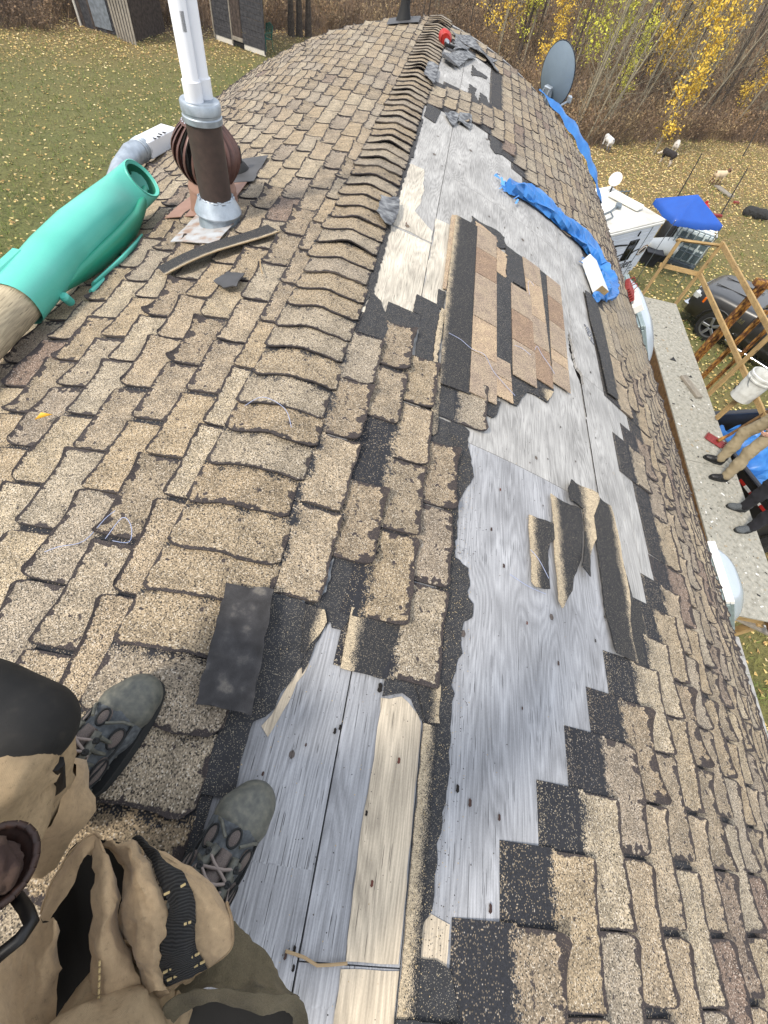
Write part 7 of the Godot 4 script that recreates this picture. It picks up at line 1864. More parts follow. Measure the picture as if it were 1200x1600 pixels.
	st = mb(); board(st, W3(5.33, y + 0.026, 6.95), W3(5.50, y + 0.026, 6.42), 0.12, 0.045); obj("offcut", st, M.lumber_grey, oc)
	for q in [[5.26, 7.45, 0.06, "triangular black shingle scrap on the platform, farther one"], [5.50, 7.02, 0.03, "tiny black shingle scrap on the platform beside the offcut"]]:
		var s := thing("shingle_scrap", q[3], "shingle scrap")
		st = mb(); prism(st, pl([-q[2], -q[2] * 0.6, q[2], -q[2], q[2] * 0.5, q[2] * 1.2, 0.0, q[2] * 0.3]), Transform3D(Basis(Vector3.RIGHT, Vector3.FORWARD, Vector3.UP), W3(q[0], y + 0.012, q[1])), 0.006); obj("scrap", st, M.print_black, s)
	var cr := mb(true)
	for i in 420:
		var z := rng.randf_range(2.5, 9.4); var x := rng.randf_range(0.03, 0.97)
		var c := W3(lerpf(lx.call(z), rx.call(z), x), y + 0.003, z); var q := 0.005 + 0.022 * pow(rng.randf(), 4.0)
		cr.set_color([Color(0.03, 0.03, 0.03), Color(0.30, 0.24, 0.16), Color(0.62, 0.62, 0.60)][rng.randi() % 3])
		cbox(cr, Transform3D(Basis(Vector3.UP, rng.randf() * TAU), c), Vector3(q * rng.randf_range(1.0, 2.6), 0.004, q), 0.0)
	var deb := obj("crumbs", cr, M.body, t); deb.set_meta("kind", "stuff")
	# tin sheets beyond the far end
	var ti := thing("tin_sheets", "small stack of grey corrugated tin just past the far end of the platform", "tin sheets", Transform3D(Basis(Vector3.UP, -0.4), W3(5.75, -3.75, 10.4)))
	for i in 7:
		st = mb(); cbox(st, Transform3D(Basis.IDENTITY, Vector3(-0.36 + 0.11 * i, 0.02 * (i % 2), 0)), Vector3(0.10, 0.03, 0.55), 0.012); obj("rib", st, M.grey_tin, ti)
	st = mb(); cbox(st, Transform3D(Basis.IDENTITY, Vector3(0, (GROUND + 3.75) * 0.5 - 0.03, 0)), Vector3(0.5, -(GROUND + 3.75) - 0.06, 0.4), 0.02); obj("stand", st, M.brown_beam, ti)
	# white bucket on the rail post
	var b := thing("white_bucket", "white plastic bucket with smudged print beside the guard rail", "bucket", Transform3D(Basis.IDENTITY, W3(5.68, -2.72, 5.97)))
	st = mb(); lathe(st, Transform3D.IDENTITY, [Vector2(0.0, 0.0), Vector2(0.150, 0.0), Vector2(0.160, 0.012), Vector2(0.178, 0.36), Vector2(0.190, 0.362), Vector2(0.190, 0.385), Vector2(0.182, 0.39), Vector2(0.182, 0.42), Vector2(0.190, 0.424), Vector2(0.190, 0.455), Vector2(0.176, 0.46), Vector2(0.170, 0.40), Vector2(0.155, 0.03), Vector2(0.0, 0.03)], 32); obj("pail", st, M.bucket_white, b)
	for i in 6:
		st = mb(); var a := 3.55 + 0.09 * (i % 3); var yy := 0.10 + 0.05 * (i / 3) + 0.008 * i
		var d := Vector3(cos(a), 0, -sin(a) * -1.0)
		box_at(st, Vector3(cos(a) * 0.170, yy, sin(a) * -0.170 * -1.0), Vector3(0.03, 0.03 - 0.003 * i, 0.006), 0.0, Basis(Vector3.UP, PI / 2 - a)); obj("smudged_print", st, M.print_black, b)
	st = mb()
	var hd := []
	for i in 13: hd.append(Vector3(cos(PI * i / 12.0) * 0.195, 0.40 - sin(PI * i / 12.0) * 0.19, 0.03 + sin(PI * i / 12.0) * 0.10))
	tube(st, hd, [0.004], 5); obj("wire_handle", st, M.tote_cage, b)
	# dump trailer with a blue tarp
	var tr := thing("dump_trailer", "black high-sided trailer parked close beside the platform", "trailer", Transform3D(Basis(Vector3.UP, 0.36), W3(7.9, GROUND, 6.35)))
	for q in [[Vector3(0, 0.95, -1.15), Vector3(2.6, 0.9, 0.06)], [Vector3(0, 0.95, 1.15), Vector3(2.6, 0.9, 0.06)], [Vector3(-1.3, 0.95, 0), Vector3(0.06, 0.9, 2.24)], [Vector3(1.3, 0.95, 0), Vector3(0.06, 0.9, 2.24)], [Vector3(0, 0.5, 0), Vector3(2.54, 0.06, 2.24)]]:
		st = mb(); cbox(st, Transform3D(Basis.IDENTITY, q[0]), q[1], 0.01); obj("side" if q[0].y > 0.6 else "floor", st, M.black_bin, tr)
	for q in [[Vector3(0, 1.42, -1.15), Vector3(2.7, 0.06, 0.10)], [Vector3(0, 1.42, 1.15), Vector3(2.7, 0.06, 0.10)], [Vector3(-1.3, 1.42, 0), Vector3(0.10, 0.06, 2.2)], [Vector3(1.3, 1.42, 0), Vector3(0.10, 0.06, 2.2)]]:
		st = mb(); cbox(st, Transform3D(Basis.IDENTITY, q[0]), q[1], 0.02); obj("top_rail", st, M.dark_blue_bin, tr)
	for i in 5:
		st = mb(); cbox(st, Transform3D(Basis.IDENTITY, Vector3(-1.345, 1.26, 0.95 - 0.14 * i)), Vector3(0.012, 0.05, 0.138), 0.0); obj("reflector_strip", st, M.red_paint if i % 2 == 0 else M.white_paint, tr)
	for x in [-0.5, 0.5]:
		st = mb(); lathe(st, Transform3D(Basis(Vector3.RIGHT, PI / 2), Vector3(x, 0.34, 1.3)), [Vector2(0, -0.1), Vector2(0.3, -0.1), Vector2(0.34, -0.05), Vector2(0.34, 0.07), Vector2(0.3, 0.1), Vector2(0, 0.1)], 18); obj("wheel", st, M.tyre, tr)
	var tb := thing("load_tarp", "crumpled blue tarp heaped inside the black trailer", "tarp", Transform3D(Basis(Vector3.UP, 0.36), W3(7.9, GROUND, 6.35)))
	st = mb()
	var nz := FastNoiseLite.new(); nz.seed = 6; nz.frequency = 2.1; nz.fractal_octaves = 4
	for i in 26:
		for j in 22:
			var f := func(a: int, c: int) -> Vector3:
				var x := -1.2 + 2.4 * a / 26.0; var z := -1.0 + 2.05 * c / 22.0
				return Vector3(x, 1.02 + 0.55 * nz.get_noise_2d(x, z) + 0.12 * (1.0 - absf(x)) , z)
			oquad(st, f.call(i, j), f.call(i + 1, j), f.call(i + 1, j + 1), f.call(i, j + 1), Vector3.UP)
	obj("heap", st, M.blue_tarp, tb)
	# clutter between the eaves and the platform
	var u := thing("junk_frame", "old yellow and black steel frame under the near side of the platform", "frame", Transform3D(Basis(Vector3.UP, 0.25), W3(4.75, GROUND, 7.6)))
	for q in [[Vector3(-0.4, 0.6, -1.2), Vector3(-0.4, 0.6, 1.2), 0.10], [Vector3(0.35, 0.6, -1.2), Vector3(0.35, 0.6, 1.2), 0.10], [Vector3(-0.4, 0.62, -0.8), Vector3(0.35, 0.62, -0.8), 0.09], [Vector3(-0.4, 0.62, 0.5), Vector3(0.35, 0.62, 0.5), 0.09]]:
		st = mb(); board(st, q[0], q[1], q[2], q[2]); obj("member", st, M.rust if q[2] > 0.095 else M.black_plastic, u)
	for x in [-0.4, 0.35]:
		for z in [-1.1, 1.1]:
			st = mb(); board(st, Vector3(x, 0.6, z), Vector3(x, 0, z), 0.08, 0.08, Vector3.RIGHT); obj("leg", st, M.rust, u)
	var bk := thing("black_heap", "heap of black plastic and torn shingles on the ground under the platform edge", "heap", Transform3D(Basis.IDENTITY, W3(4.7, GROUND, 6.2)))
	st = mb(); sdf_body(st, [[Vector3(-0.3, 0.2, -0.6), Vector3(0.3, 0.3, 0.5), 0.35, 0.4, Color(0.015, 0.015, 0.017)], [Vector3(0.2, 0.15, 0.7), Vector3(0.1, 0.15, 1.1), 0.28, 0.2, Color(0.015, 0.015, 0.017)], [Vector3(-0.1, 0.3, -1.0), Vector3(0.2, 0.4, -0.5), 0.25, 0.25, Color(0.02, 0.02, 0.022)]], 0.05, 0.15, 0.14, 4.0); obj("heap", st, M.body, bk)
	var rj := thing("red_jug", "red fuel jug standing on the ground under the platform", "fuel can", Transform3D(Basis.IDENTITY, W3(4.62, GROUND, 5.2)))
	st = mb(); cbox(st, Transform3D(Basis.IDENTITY, Vector3(0, 0.2, 0)), Vector3(0.3, 0.4, 0.22), 0.05); obj("jug", st, M.red_paint, rj)
	st = mb(); tube(st, [Vector3(-0.1, 0.4, 0), Vector3(-0.08, 0.48, 0), Vector3(0.08, 0.48, 0), Vector3(0.1, 0.4, 0)], [0.02], 6); obj("handle", st, M.red_paint, rj)

# ---------------------------------------------------------------- people
# a boot with its sole, laces and panels; origin under the ankle, toe along +z
func boot(parent: Node, xf: Transform3D, up_m: Material, toe_m: Material, fine: bool, sc := 1.0) -> void:
	var holder := MeshInstance3D.new()
	var c := Color.WHITE
	var st := mb()
	var b := [[Vector3(0, 0.048, -0.055), Vector3(0, 0.050, 0.03), 0.038, 0.041, c], [Vector3(0, 0.048, 0.03), Vector3(0.004, 0.040, 0.115), 0.042, 0.043, c], [Vector3(0.004, 0.040, 0.115), Vector3(-0.004, 0.034, 0.172), 0.043, 0.036, c], [Vector3(0.018, 0.034, 0.12), Vector3(0.012, 0.032, 0.16), 0.034, 0.030, c], [Vector3(-0.018, 0.034, 0.10), Vector3(-0.016, 0.032, 0.15), 0.034, 0.028, c],
		[Vector3(0, 0.06, -0.045), Vector3(0, 0.125, -0.040), 0.040, 0.043, c], [Vector3(0, 0.085, 0.0), Vector3(0, 0.060, 0.07), 0.038, 0.036, c], [Vector3(0, 0.12, -0.035), Vector3(0, 0.10, 0.01), 0.040, 0.036, c]]
	sdf_body(st, b, 0.0065 if fine else 0.014, 0.022, 0.003 if fine else 0.0, 45.0)
	var up := obj("boot", st, up_m, parent); up.transform = xf.scaled_local(Vector3.ONE * sc)
	# sole
	var out := PackedVector2Array()
	for i in 32:
		var a := TAU * i / 32.0
		var z := sin(a); var x := cos(a)
		var len := 0.195 if z > 0.0 else 0.100
		var w := 0.050 - 0.010 * (1.0 if z < 0.0 else 0.0) - 0.004 * sin(a * 2.0)
		out.append(Vector2(signf(x) * pow(absf(x), 0.75) * (w + 0.006), signf(z) * pow(absf(z), 0.85) * (len + 0.006) + 0.012))
	st = mb(); prism(st, out, Transform3D(Basis(Vector3.RIGHT, Vector3.BACK, Vector3.DOWN), Vector3(0, 0.0, 0)), 0.026)
	obj("sole", st, M.sole, up)
	if not fine: return
	# rubber rand and toe guard, tongue, eyestays, mesh windows, seams
	var ext := PackedVector2Array()
	st = mb()
	var r0 := []; var r1 := []; var r2 := []
	for q in out:
		var e := Vector2(q.x * 1.015, (q.y - 0.012) * 1.008 + 0.012)
		var hgt := 0.020 + 0.014 * smoothstep(0.10, 0.19, q.y)
		r0.append(Vector3(e.x, -0.002, e.y)); r1.append(Vector3(e.x * 0.985, hgt, (e.y - 0.012) * 0.985 + 0.012)); r2.append(Vector3(e.x * 0.88, hgt + 0.004, (e.y - 0.012) * 0.93 + 0.012))
	loft(st, [r0, r1, r2], true, false, false); obj("rand", st, M.sole, up)
	st = mb(); sdf_body(st, [[Vector3(0.006, 0.038, 0.140), Vector3(-0.004, 0.032, 0.178), 0.046, 0.039, c], [Vector3(0.024, 0.034, 0.145), Vector3(0.012, 0.030, 0.170), 0.034, 0.032, c], [Vector3(-0.022, 0.034, 0.145), Vector3(-0.016, 0.030, 0.167), 0.032, 0.030, c]], 0.005, 0.02); obj("toe_cap", st, toe_m, up)
	for sg in [-1.0, 1.0]:
		st = mb(); tube(st, [Vector3(0.020 * sg, 0.106, 0.098), Vector3(0.027 * sg, 0.106, 0.06), Vector3(0.031 * sg, 0.114, 0.02), Vector3(0.036 * sg, 0.128, -0.01)], [0.007, 0.009, 0.009, 0.008], 7); obj("eyestay", st, toe_m, up)
		st = mb(); tube(st, [Vector3(0.046 * sg, 0.060, 0.125), Vector3(0.052 * sg, 0.066, 0.08), Vector3(0.050 * sg, 0.076, 0.03), Vector3(0.047 * sg, 0.066, -0.03), Vector3(0.042 * sg, 0.050, -0.075)], [0.0026], 5); obj("seam", st, M.sole, up)
		st = mb(); tube(st, [Vector3(0.016 * sg, 0.098, 0.112), Vector3(0.036 * sg, 0.082, 0.126), Vector3(0.046 * sg, 0.058, 0.128)], [0.0032], 5); obj("seam", st, toe_m, up)
	st = mb(); tube(st, [Vector3(0, 0.098, 0.098), Vector3(0, 0.108, 0.05), Vector3(0, 0.120, 0.0), Vector3(0, 0.145, -0.012)], [0.012, 0.017, 0.020, 0.020], 10); obj("tongue", st, M.boot_mesh, up)
	for q in [[Vector3(0.034, 0.068, 0.100), 0.017, 0.011, 0.7], [Vector3(-0.034, 0.066, 0.097), 0.017, 0.011, -0.7], [Vector3(0.044, 0.066, 0.045), 0.022, 0.010, 0.9], [Vector3(-0.044, 0.066, 0.040), 0.022, 0.010, -0.9], [Vector3(0.0, 0.082, 0.118), 0.014, 0.010, 0.0]]:
		var n: Vector3 = (q[0] - Vector3(0, 0.035, q[0].z)).normalized(); var z := Vector3.BACK; var x: Vector3 = n.cross(z).normalized()
		var X2 := Transform3D(Basis(x, n, x.cross(n)).scaled_local(Vector3(q[2] / 0.02, 1, q[1] / 0.02)), q[0] + n * 0.008)
		st = mb(); lathe(st, X2, [Vector2(0.024, -0.006), Vector2(0.021, 0.0005), Vector2(0.012, 0.002), Vector2(0.0, 0.002)], 16); obj("mesh_window", st, M.boot_mesh, up)
		var rim := []
		for k in 17: rim.append(X2 * Vector3(cos(TAU * k / 16.0) * 0.022, 0.001, sin(TAU * k / 16.0) * 0.022))
		st = mb(); tube(st, rim, [0.0022], 5, false); obj("piping", st, M.sole, up)
	for i in 6:
		var z := 0.085 - 0.021 * i; var y := 0.114 + 0.0056 * i; var w := 0.027
		for sg in [-1.0, 1.0]:
			st = mb(); tube(st, [Vector3(-w * sg, y - 0.006, z), Vector3(-w * 0.4 * sg, y + 0.006, z - 0.007), Vector3(w * 0.4 * sg, y + 0.008, z - 0.014), Vector3(w * sg, y - 0.002, z - 0.021)], [0.0028], 5); obj("lace", st, M.lace, up)
			st = mb(); lathe(st, Transform3D(Basis.IDENTITY, Vector3(w * sg * 1.1, y - 0.006, z)), [Vector2(0.006, -0.002), Vector2(0.006, 0.004), Vector2(0.003, 0.005), Vector2(0.0, 0.003)], 8); obj("eyelet", st, M.sole, up)
		st = mb(); tube(st, [Vector3(-0.028, y - 0.011, z + 0.006), Vector3(-0.036, y - 0.030, z + 0.004), Vector3(-0.041, 0.03, z + 0.003)], [0.0055, 0.004, 0.004], 5); obj("lace_loop", st, toe_m, up)
		st = mb(); tube(st, [Vector3(0.028, y - 0.011, z + 0.006), Vector3(0.036, y - 0.030, z + 0.004), Vector3(0.041, 0.03, z + 0.003)], [0.0055, 0.004, 0.004], 5); obj("lace_loop", st, toe_m, up)
	for sg in [-1.0, 1.0]:
		st = mb(); tube(st, [Vector3(0, 0.135, 0.010), Vector3(0.024 * sg, 0.138, 0.020), Vector3(0.046 * sg, 0.112, 0.040), Vector3(0.036 * sg, 0.108, 0.060), Vector3(0.008 * sg, 0.126, 0.034)], [0.0028], 5); obj("lace_bow", st, M.lace, up)

# the hand as its own finely meshed figure: palm, four unequal bent fingers and a thumb from the side
func hand(parent: Node, wrist: Vector3, dir: Vector3, palm: Vector3, side: float, curl: float) -> void:
	var z := dir.normalized(); var y := (-palm - z * (-palm).dot(z)).normalized(); var x := y.cross(z) * side
	var c := Color(0.50, 0.30, 0.22)
	var L := func(a: float, b: float, d: float) -> Vector3: return wrist + x * a + y * b + z * d
	var bones := [[L.call(0, 0, -0.03), L.call(0, 0, 0.02), 0.026, 0.027, c], [L.call(-0.018, 0, 0.02), L.call(-0.026, 0, 0.085), 0.018, 0.014, c], [L.call(0.0, 0, 0.02), L.call(0.0, 0, 0.09), 0.019, 0.014, c], [L.call(0.018, 0, 0.02), L.call(0.024, 0, 0.082), 0.018, 0.013, c]]
	var st := mb()
	for k in 4:
		var fx: float = [-0.030, -0.010, 0.010, 0.029][k]; var fl: float = [0.072, 0.080, 0.075, 0.058][k]
		var a0 := 0.25 * curl; var p: Vector3 = L.call(fx, 0, [0.086, 0.092, 0.089, 0.080][k])
		for j in 3:
			var q: Vector3 = p + (z * cos(a0) - y * sin(a0)) * fl * [0.45, 0.32, 0.26][j]
			bones.append([p, q, [0.0092, 0.0085, 0.0078][j], [0.0085, 0.0078, 0.0070][j], c])
			p = q; a0 += curl * [0.95, 0.75, 0.0][j]
	var t0: Vector3 = L.call(-0.024, -0.008, 0.015); var t1: Vector3 = L.call(-0.056, -0.024, 0.045); var t2: Vector3 = L.call(-0.058, -0.042, 0.072); var t3: Vector3 = L.call(-0.046, -0.056, 0.090)
	bones.append_array([[t0, t1, 0.016, 0.0115, c], [t1, t2, 0.0108, 0.0098, c], [t2, t3, 0.0096, 0.0082, c]])
	sdf_body(st, bones, 0.0045, 0.007); obj("hand", st, M.body, parent)

func head(parent: Node, at: Vector3, face: Vector3, hair: Color, cap: Material) -> void:
	var z := face.normalized(); var x := Vector3.UP.cross(z).normalized(); var y := z.cross(x)
	var B := Basis(x, y, z)
	var sk := Color(0.50, 0.30, 0.22)
	var bones := []
	for q in [[0, 0.03, -0.015, 0, 0.045, 0.015, 0.082, 0.078, sk], [0, -0.045, 0.03, 0, -0.085, 0.048, 0.058, 0.036, sk], [0, 0.0, 0.085, 0, -0.028, 0.104, 0.011, 0.016, sk], [-0.032, 0.018, 0.078, 0.032, 0.018, 0.078, 0.014, 0.014, sk], [-0.080, 0.0, 0.0, -0.086, -0.025, -0.004, 0.016, 0.012, sk], [0.080, 0.0, 0.0, 0.086, -0.025, -0.004, 0.016, 0.012, sk], [0, -0.06, 0.086, 0, -0.06, 0.088, 0.014, 0.014, Color(0.42, 0.20, 0.17)], [0, -0.08, -0.03, 0, -0.16, -0.04, 0.055, 0.058, sk], [0, 0.05, -0.03, 0, 0.0, -0.05, 0.088, 0.078, hair]]:
		bones.append([at + B * Vector3(q[0], q[1], q[2]), at + B * Vector3(q[3], q[4], q[5]), q[6], q[7], q[8]])
	var st := mb(); sdf_body(st, bones, 0.006, 0.022); obj("head", st, M.body, parent)
	for sx in [-0.031, 0.031]:
		st = mb(); lathe(st, Transform3D(B, at + B * Vector3(sx, 0.004, 0.079)), [Vector2(0.0, -0.011), Vector2(0.009, -0.006), Vector2(0.011, 0.0), Vector2(0.009, 0.006), Vector2(0.0, 0.011)], 12); obj("eye", st, M.print_black, parent)
	st = mb()
	lathe(st, Transform3D(B, at + B * Vector3(0, 0.045, -0.01)), [Vector2(0.098, -0.005), Vector2(0.099, 0.02), Vector2(0.085, 0.06), Vector2(0.05, 0.085), Vector2(0.0, 0.092)], 24)
	st.set_smooth_group(0)
	var r0 := []; var r1 := []
	for i in 9:
		var a := lerpf(-1.1, 1.1, i / 8.0)
		r0.append(at + B * Vector3(sin(a) * 0.092, 0.045, cos(a) * 0.092 - 0.01)); r1.append(at + B * Vector3(sin(a) * 0.10, 0.035, cos(a) * 0.10 + 0.055))
	loft(st, [r0, r1], false, false, false)
	obj("cap", st, cap, parent)

func worker(label: String, feet: Array, knees: Array, hips: Vector3, chest: Vector3, face: Vector3, trouser: Color, shirt: Color, boots: Material, hands: Array, elbows: Array) -> Node3D:
	var base: Vector3 = (feet[0] + feet[1]) * 0.5
	var p := thing("person", label, "person", Transform3D(Basis.IDENTITY, base))
	var o := -base
	var fw := Vector3(face.x, 0, face.z).normalized(); var sd := Vector3.UP.cross(fw).normalized()      # sd = left hand side
	var bones := []
	for k in 2:
		var s := 1.0 if k == 0 else -1.0
		var an: Vector3 = feet[k] + Vector3(0, 0.095, 0); var hp := hips + sd * 0.095 * s
		bones.append_array([[an + o, (an + knees[k]) * 0.5 + o - fw * 0.012, 0.072, 0.082, trouser], [(an + knees[k]) * 0.5 + o - fw * 0.012, knees[k] + o, 0.082, 0.080, trouser], [knees[k] + o, hp + o, 0.082, 0.112, trouser]])
		var sh := chest + sd * 0.175 * s + Vector3(0, 0.06, 0)
		bones.append_array([[sh + o, elbows[k] + o, 0.062, 0.048, shirt], [elbows[k] + o, hands[k] + o, 0.047, 0.036, shirt], [chest + o + Vector3(0, 0.03, 0), sh + o, 0.10, 0.065, shirt]])
	bones.append_array([[hips + o, hips + o + Vector3(0, 0.10, 0), 0.125, 0.125, trouser], [hips + o + Vector3(0, 0.16, 0), chest + o, 0.128, 0.138, shirt], [hips + o + Vector3(0, 0.14, 0) + sd * 0.05, chest + o + sd * 0.07, 0.11, 0.12, shirt], [hips + o + Vector3(0, 0.14, 0) - sd * 0.05, chest + o - sd * 0.07, 0.11, 0.12, shirt], [chest + o + Vector3(0, 0.10, 0), chest + o + Vector3(0, 0.20, 0) + fw * 0.02, 0.06, 0.055, Color(0.50, 0.30, 0.22)]])
	var st := mb(); sdf_body(st, bones, 0.019, 0.05, 0.014, 7.0); obj("body", st, M.body, p)
	for k in 2:
		boot(p, Transform3D(Basis(Vector3.UP.cross(fw).normalized(), Vector3.UP, fw) * Basis(Vector3.UP, 0.18 if k == 0 else -0.12), feet[k] + o), boots, boots, false)
		hand(p, hands[k] + o, (hands[k] - elbows[k]), -sd * (1.0 if k == 0 else -1.0), 1.0 if k == 0 else -1.0, 0.9)
	head(p, chest + o + Vector3(0, 0.31, 0) + fw * 0.04, face, Color(0.06, 0.04, 0.03), M.leather)
	return p

func build_people() -> void:
	var y := -3.197
	worker("worker in khaki trousers and dark boots holding the red shingle shovel on the platform", [W3(5.36, y, 4.58), W3(5.38, y, 4.93)], [W3(5.40, y + 0.50, 4.72), W3(5.44, y + 0.50, 5.10)], W3(5.58, y + 0.92, 4.98), W3(5.55, y + 1.34, 5.0), Vector3(-0.98, -0.25, -0.1), Color(0.25, 0.205, 0.13), Color(0.05, 0.06, 0.07), M.black_plastic, [W3(5.45, y + 0.85, 4.75), W3(5.93, y + 1.02, 5.55)], [W3(5.72, y + 1.05, 4.68), W3(5.80, y + 1.10, 5.25)])
	worker("worker in black trousers and grey boots standing on the near part of the platform", [W3(5.46, y, 3.70), W3(5.48, y, 4.06)], [W3(5.50, y + 0.50, 3.78), W3(5.52, y + 0.50, 4.16)], W3(5.68, y + 0.92, 4.06), W3(5.66, y + 1.34, 4.1), Vector3(-0.98, -0.25, 0.1), Color(0.010, 0.010, 0.012), Color(0.12, 0.05, 0.04), M.boot_suede, [W3(5.50, y + 0.85, 3.80), W3(5.56, y + 0.86, 4.36)], [W3(5.74, y + 1.05, 3.78), W3(5.78, y + 1.08, 4.40)])
	# shingle shovel
	var sh := thing("shingle_shovel", "red toothed shingle shovel with a brown wooden handle on the platform", "shovel")
	var st := mb()
	var bx := Transform3D(Basis(Vector3.UP, -0.62), W3(5.50, y + 0.012, 5.40))
	cbox(st, bx * Transform3D(Basis.IDENTITY, Vector3(0, 0.004, 0)), Vector3(0.24, 0.006, 0.20), 0.001); obj("blade", st, M.faded_red, sh)
	for i in 8:
		st = mb(); prism(st, pl([0, -0.012, 0.055, 0, 0, 0.012]), bx * Transform3D(Basis(Vector3.LEFT, Vector3.BACK, Vector3.UP), Vector3(-0.118, 0.007, -0.085 + 0.0245 * i)), 0.006); obj("tooth", st, M.faded_red, sh)
		if i % 2 == 0:
			st = mb(); cbox(st, bx * Transform3D(Basis.IDENTITY, Vector3(0.14, 0.006, -0.09 + 0.025 * i)), Vector3(0.05, 0.02, 0.012), 0.002); obj("fin", st, M.faded_red, sh)
	st = mb(); tube(st, [bx * Vector3(0.02, 0.02, 0), W3(5.70, y + 0.16, 5.50)], [0.03, 0.022], 8); obj("socket", st, M.rust, sh)
	st = mb(); tube(st, [W3(5.68, y + 0.14, 5.495), W3(5.93, y + 0.94, 5.56), W3(5.97, y + 1.2, 5.58)], [0.021], 8); obj("handle", st, M.brown_beam, sh)
	build_photographer()

func build_photographer() -> void:
	# he crouches astride the ridge, a phone held out in his right hand; only legs, boots and nail pouch come into view
	var p := thing("person", "crouching roofer astride the ridge in tan canvas trousers with a black knee pad", "person")
	var tan := Color(0.43, 0.315, 0.185); var shirt := Color(0.10, 0.11, 0.12)
	var lf := P(-0.215, -0.085, 0.030); var rf := P(0.050, -0.235, 0.012)
	var lk := Vector3(-0.215, 0.345, 0.045); var rk := Vector3(0.035, 0.28, 0.38)
	var lh := Vector3(-0.20, 0.47, 0.50); var rh := Vector3(0.02, 0.50, 0.52)
	var st := mb()
	sdf_body(st, [[lf + Vector3(0.0, 0.10, 0.055), lk, 0.066, 0.080, tan], [lk, lh, 0.088, 0.125, tan], [rf + Vector3(0, 0.10, 0.05), rk, 0.075, 0.09, tan], [rk, rh, 0.09, 0.12, tan], [lh, rh, 0.15, 0.15, tan], [Vector3(-0.09, 0.62, 0.56), Vector3(-0.06, 0.98, 0.60), 0.14, 0.15, shirt], [Vector3(-0.25, 1.08, 0.60), Vector3(0.12, 1.08, 0.60), 0.08, 0.08, shirt],
		[Vector3(0.13, 1.08, 0.60), Vector3(0.27, 0.90, 0.44), 0.062, 0.05, shirt], [Vector3(0.27, 0.90, 0.44), Vector3(0.27, 1.02, 0.21), 0.048, 0.036, shirt], [Vector3(-0.26, 1.08, 0.60), Vector3(-0.38, 0.82, 0.52), 0.062, 0.05, shirt], [Vector3(-0.38, 0.82, 0.52), Vector3(-0.34, 0.62, 0.34), 0.048, 0.036, shirt], [Vector3(-0.06, 1.10, 0.60), Vector3(-0.05, 1.22, 0.57), 0.06, 0.056, Color(0.50, 0.30, 0.22)]], 0.0115, 0.05, 0.020, 7.0)
	obj("body", st, M.body_canvas, p)
	head(p, Vector3(-0.04, 1.33, 0.54), Vector3(0.25, -0.35, -0.9), Color(0.06, 0.04, 0.03), M.leather)
	hand(p, Vector3(0.268, 1.04, 0.19), Vector3(-0.1, 0.35, -0.9), Vector3(0, -1, -0.3), -1.0, 0.8)
	hand(p, Vector3(-0.335, 0.60, 0.32), Vector3(0.1, -0.4, -0.8), Vector3(0.2, -0.9, 0.2), 1.0, 0.6)
	# boots
	var nl := NR(-0.215)
	var d1 := Vector3(0.30, 0.04, -0.95)
	var f1 := (d1 - nl * d1.dot(nl)).normalized()
	boot(p, Transform3D(Basis(nl.cross(f1), nl, f1), lf), M.boot_suede, M.boot_toe, true)
	var nr := NR(0.06); var d2 := Vector3(0.36, -0.03, -0.93); var f2 := (d2 - nr * d2.dot(nr)).normalized()
	boot(p, Transform3D(Basis(nr.cross(f2), nr, f2), rf), M.boot_suede, M.boot_toe, true)
	# knee pad: a black moulded cap strapped over the knee
	st = mb(); sdf_body(st, [[lk + Vector3(-0.055, 0.034, -0.050), lk + Vector3(0.034, 0.026, -0.038), 0.064, 0.060, Color.WHITE], [lk + Vector3(-0.035, 0.046, -0.042), lk + Vector3(0.02, 0.040, -0.03), 0.058, 0.052, Color.WHITE]], 0.007, 0.03); obj("knee_pad", st, M.knee_cap, p)
	st = mb(); tube(st, [lk + Vector3(0.085, 0.01, 0.0), lk + Vector3(0.075, -0.05, 0.03), lk + Vector3(0.03, -0.09, 0.06)], [0.011, 0.010, 0.010], 6); obj("knee_strap", st, M.black_plastic, p)
	# trouser cuff
	st = mb()
	var cr := []
	for i in 5:
		var w := i / 4.0
		var cc: Vector3 = (lf + Vector3(0.002, 0.115, 0.048)).lerp(lk, w * 0.42)
		var r := ring(cc, (lk - lf).normalized(), Vector3.BACK, 0.082 - 0.004 * i + 0.006 * (i % 2), 0.086 - 0.004 * i, 28)
		for j in r.size(): r[j] += (r[j] - cc) * 0.10 * sin(j * 1.35 + i * 1.1)
		cr.append(r)
	loft(st, cr, true, false, false); obj("trouser_cuff", st, M.canvas, p)
	build_pouch()

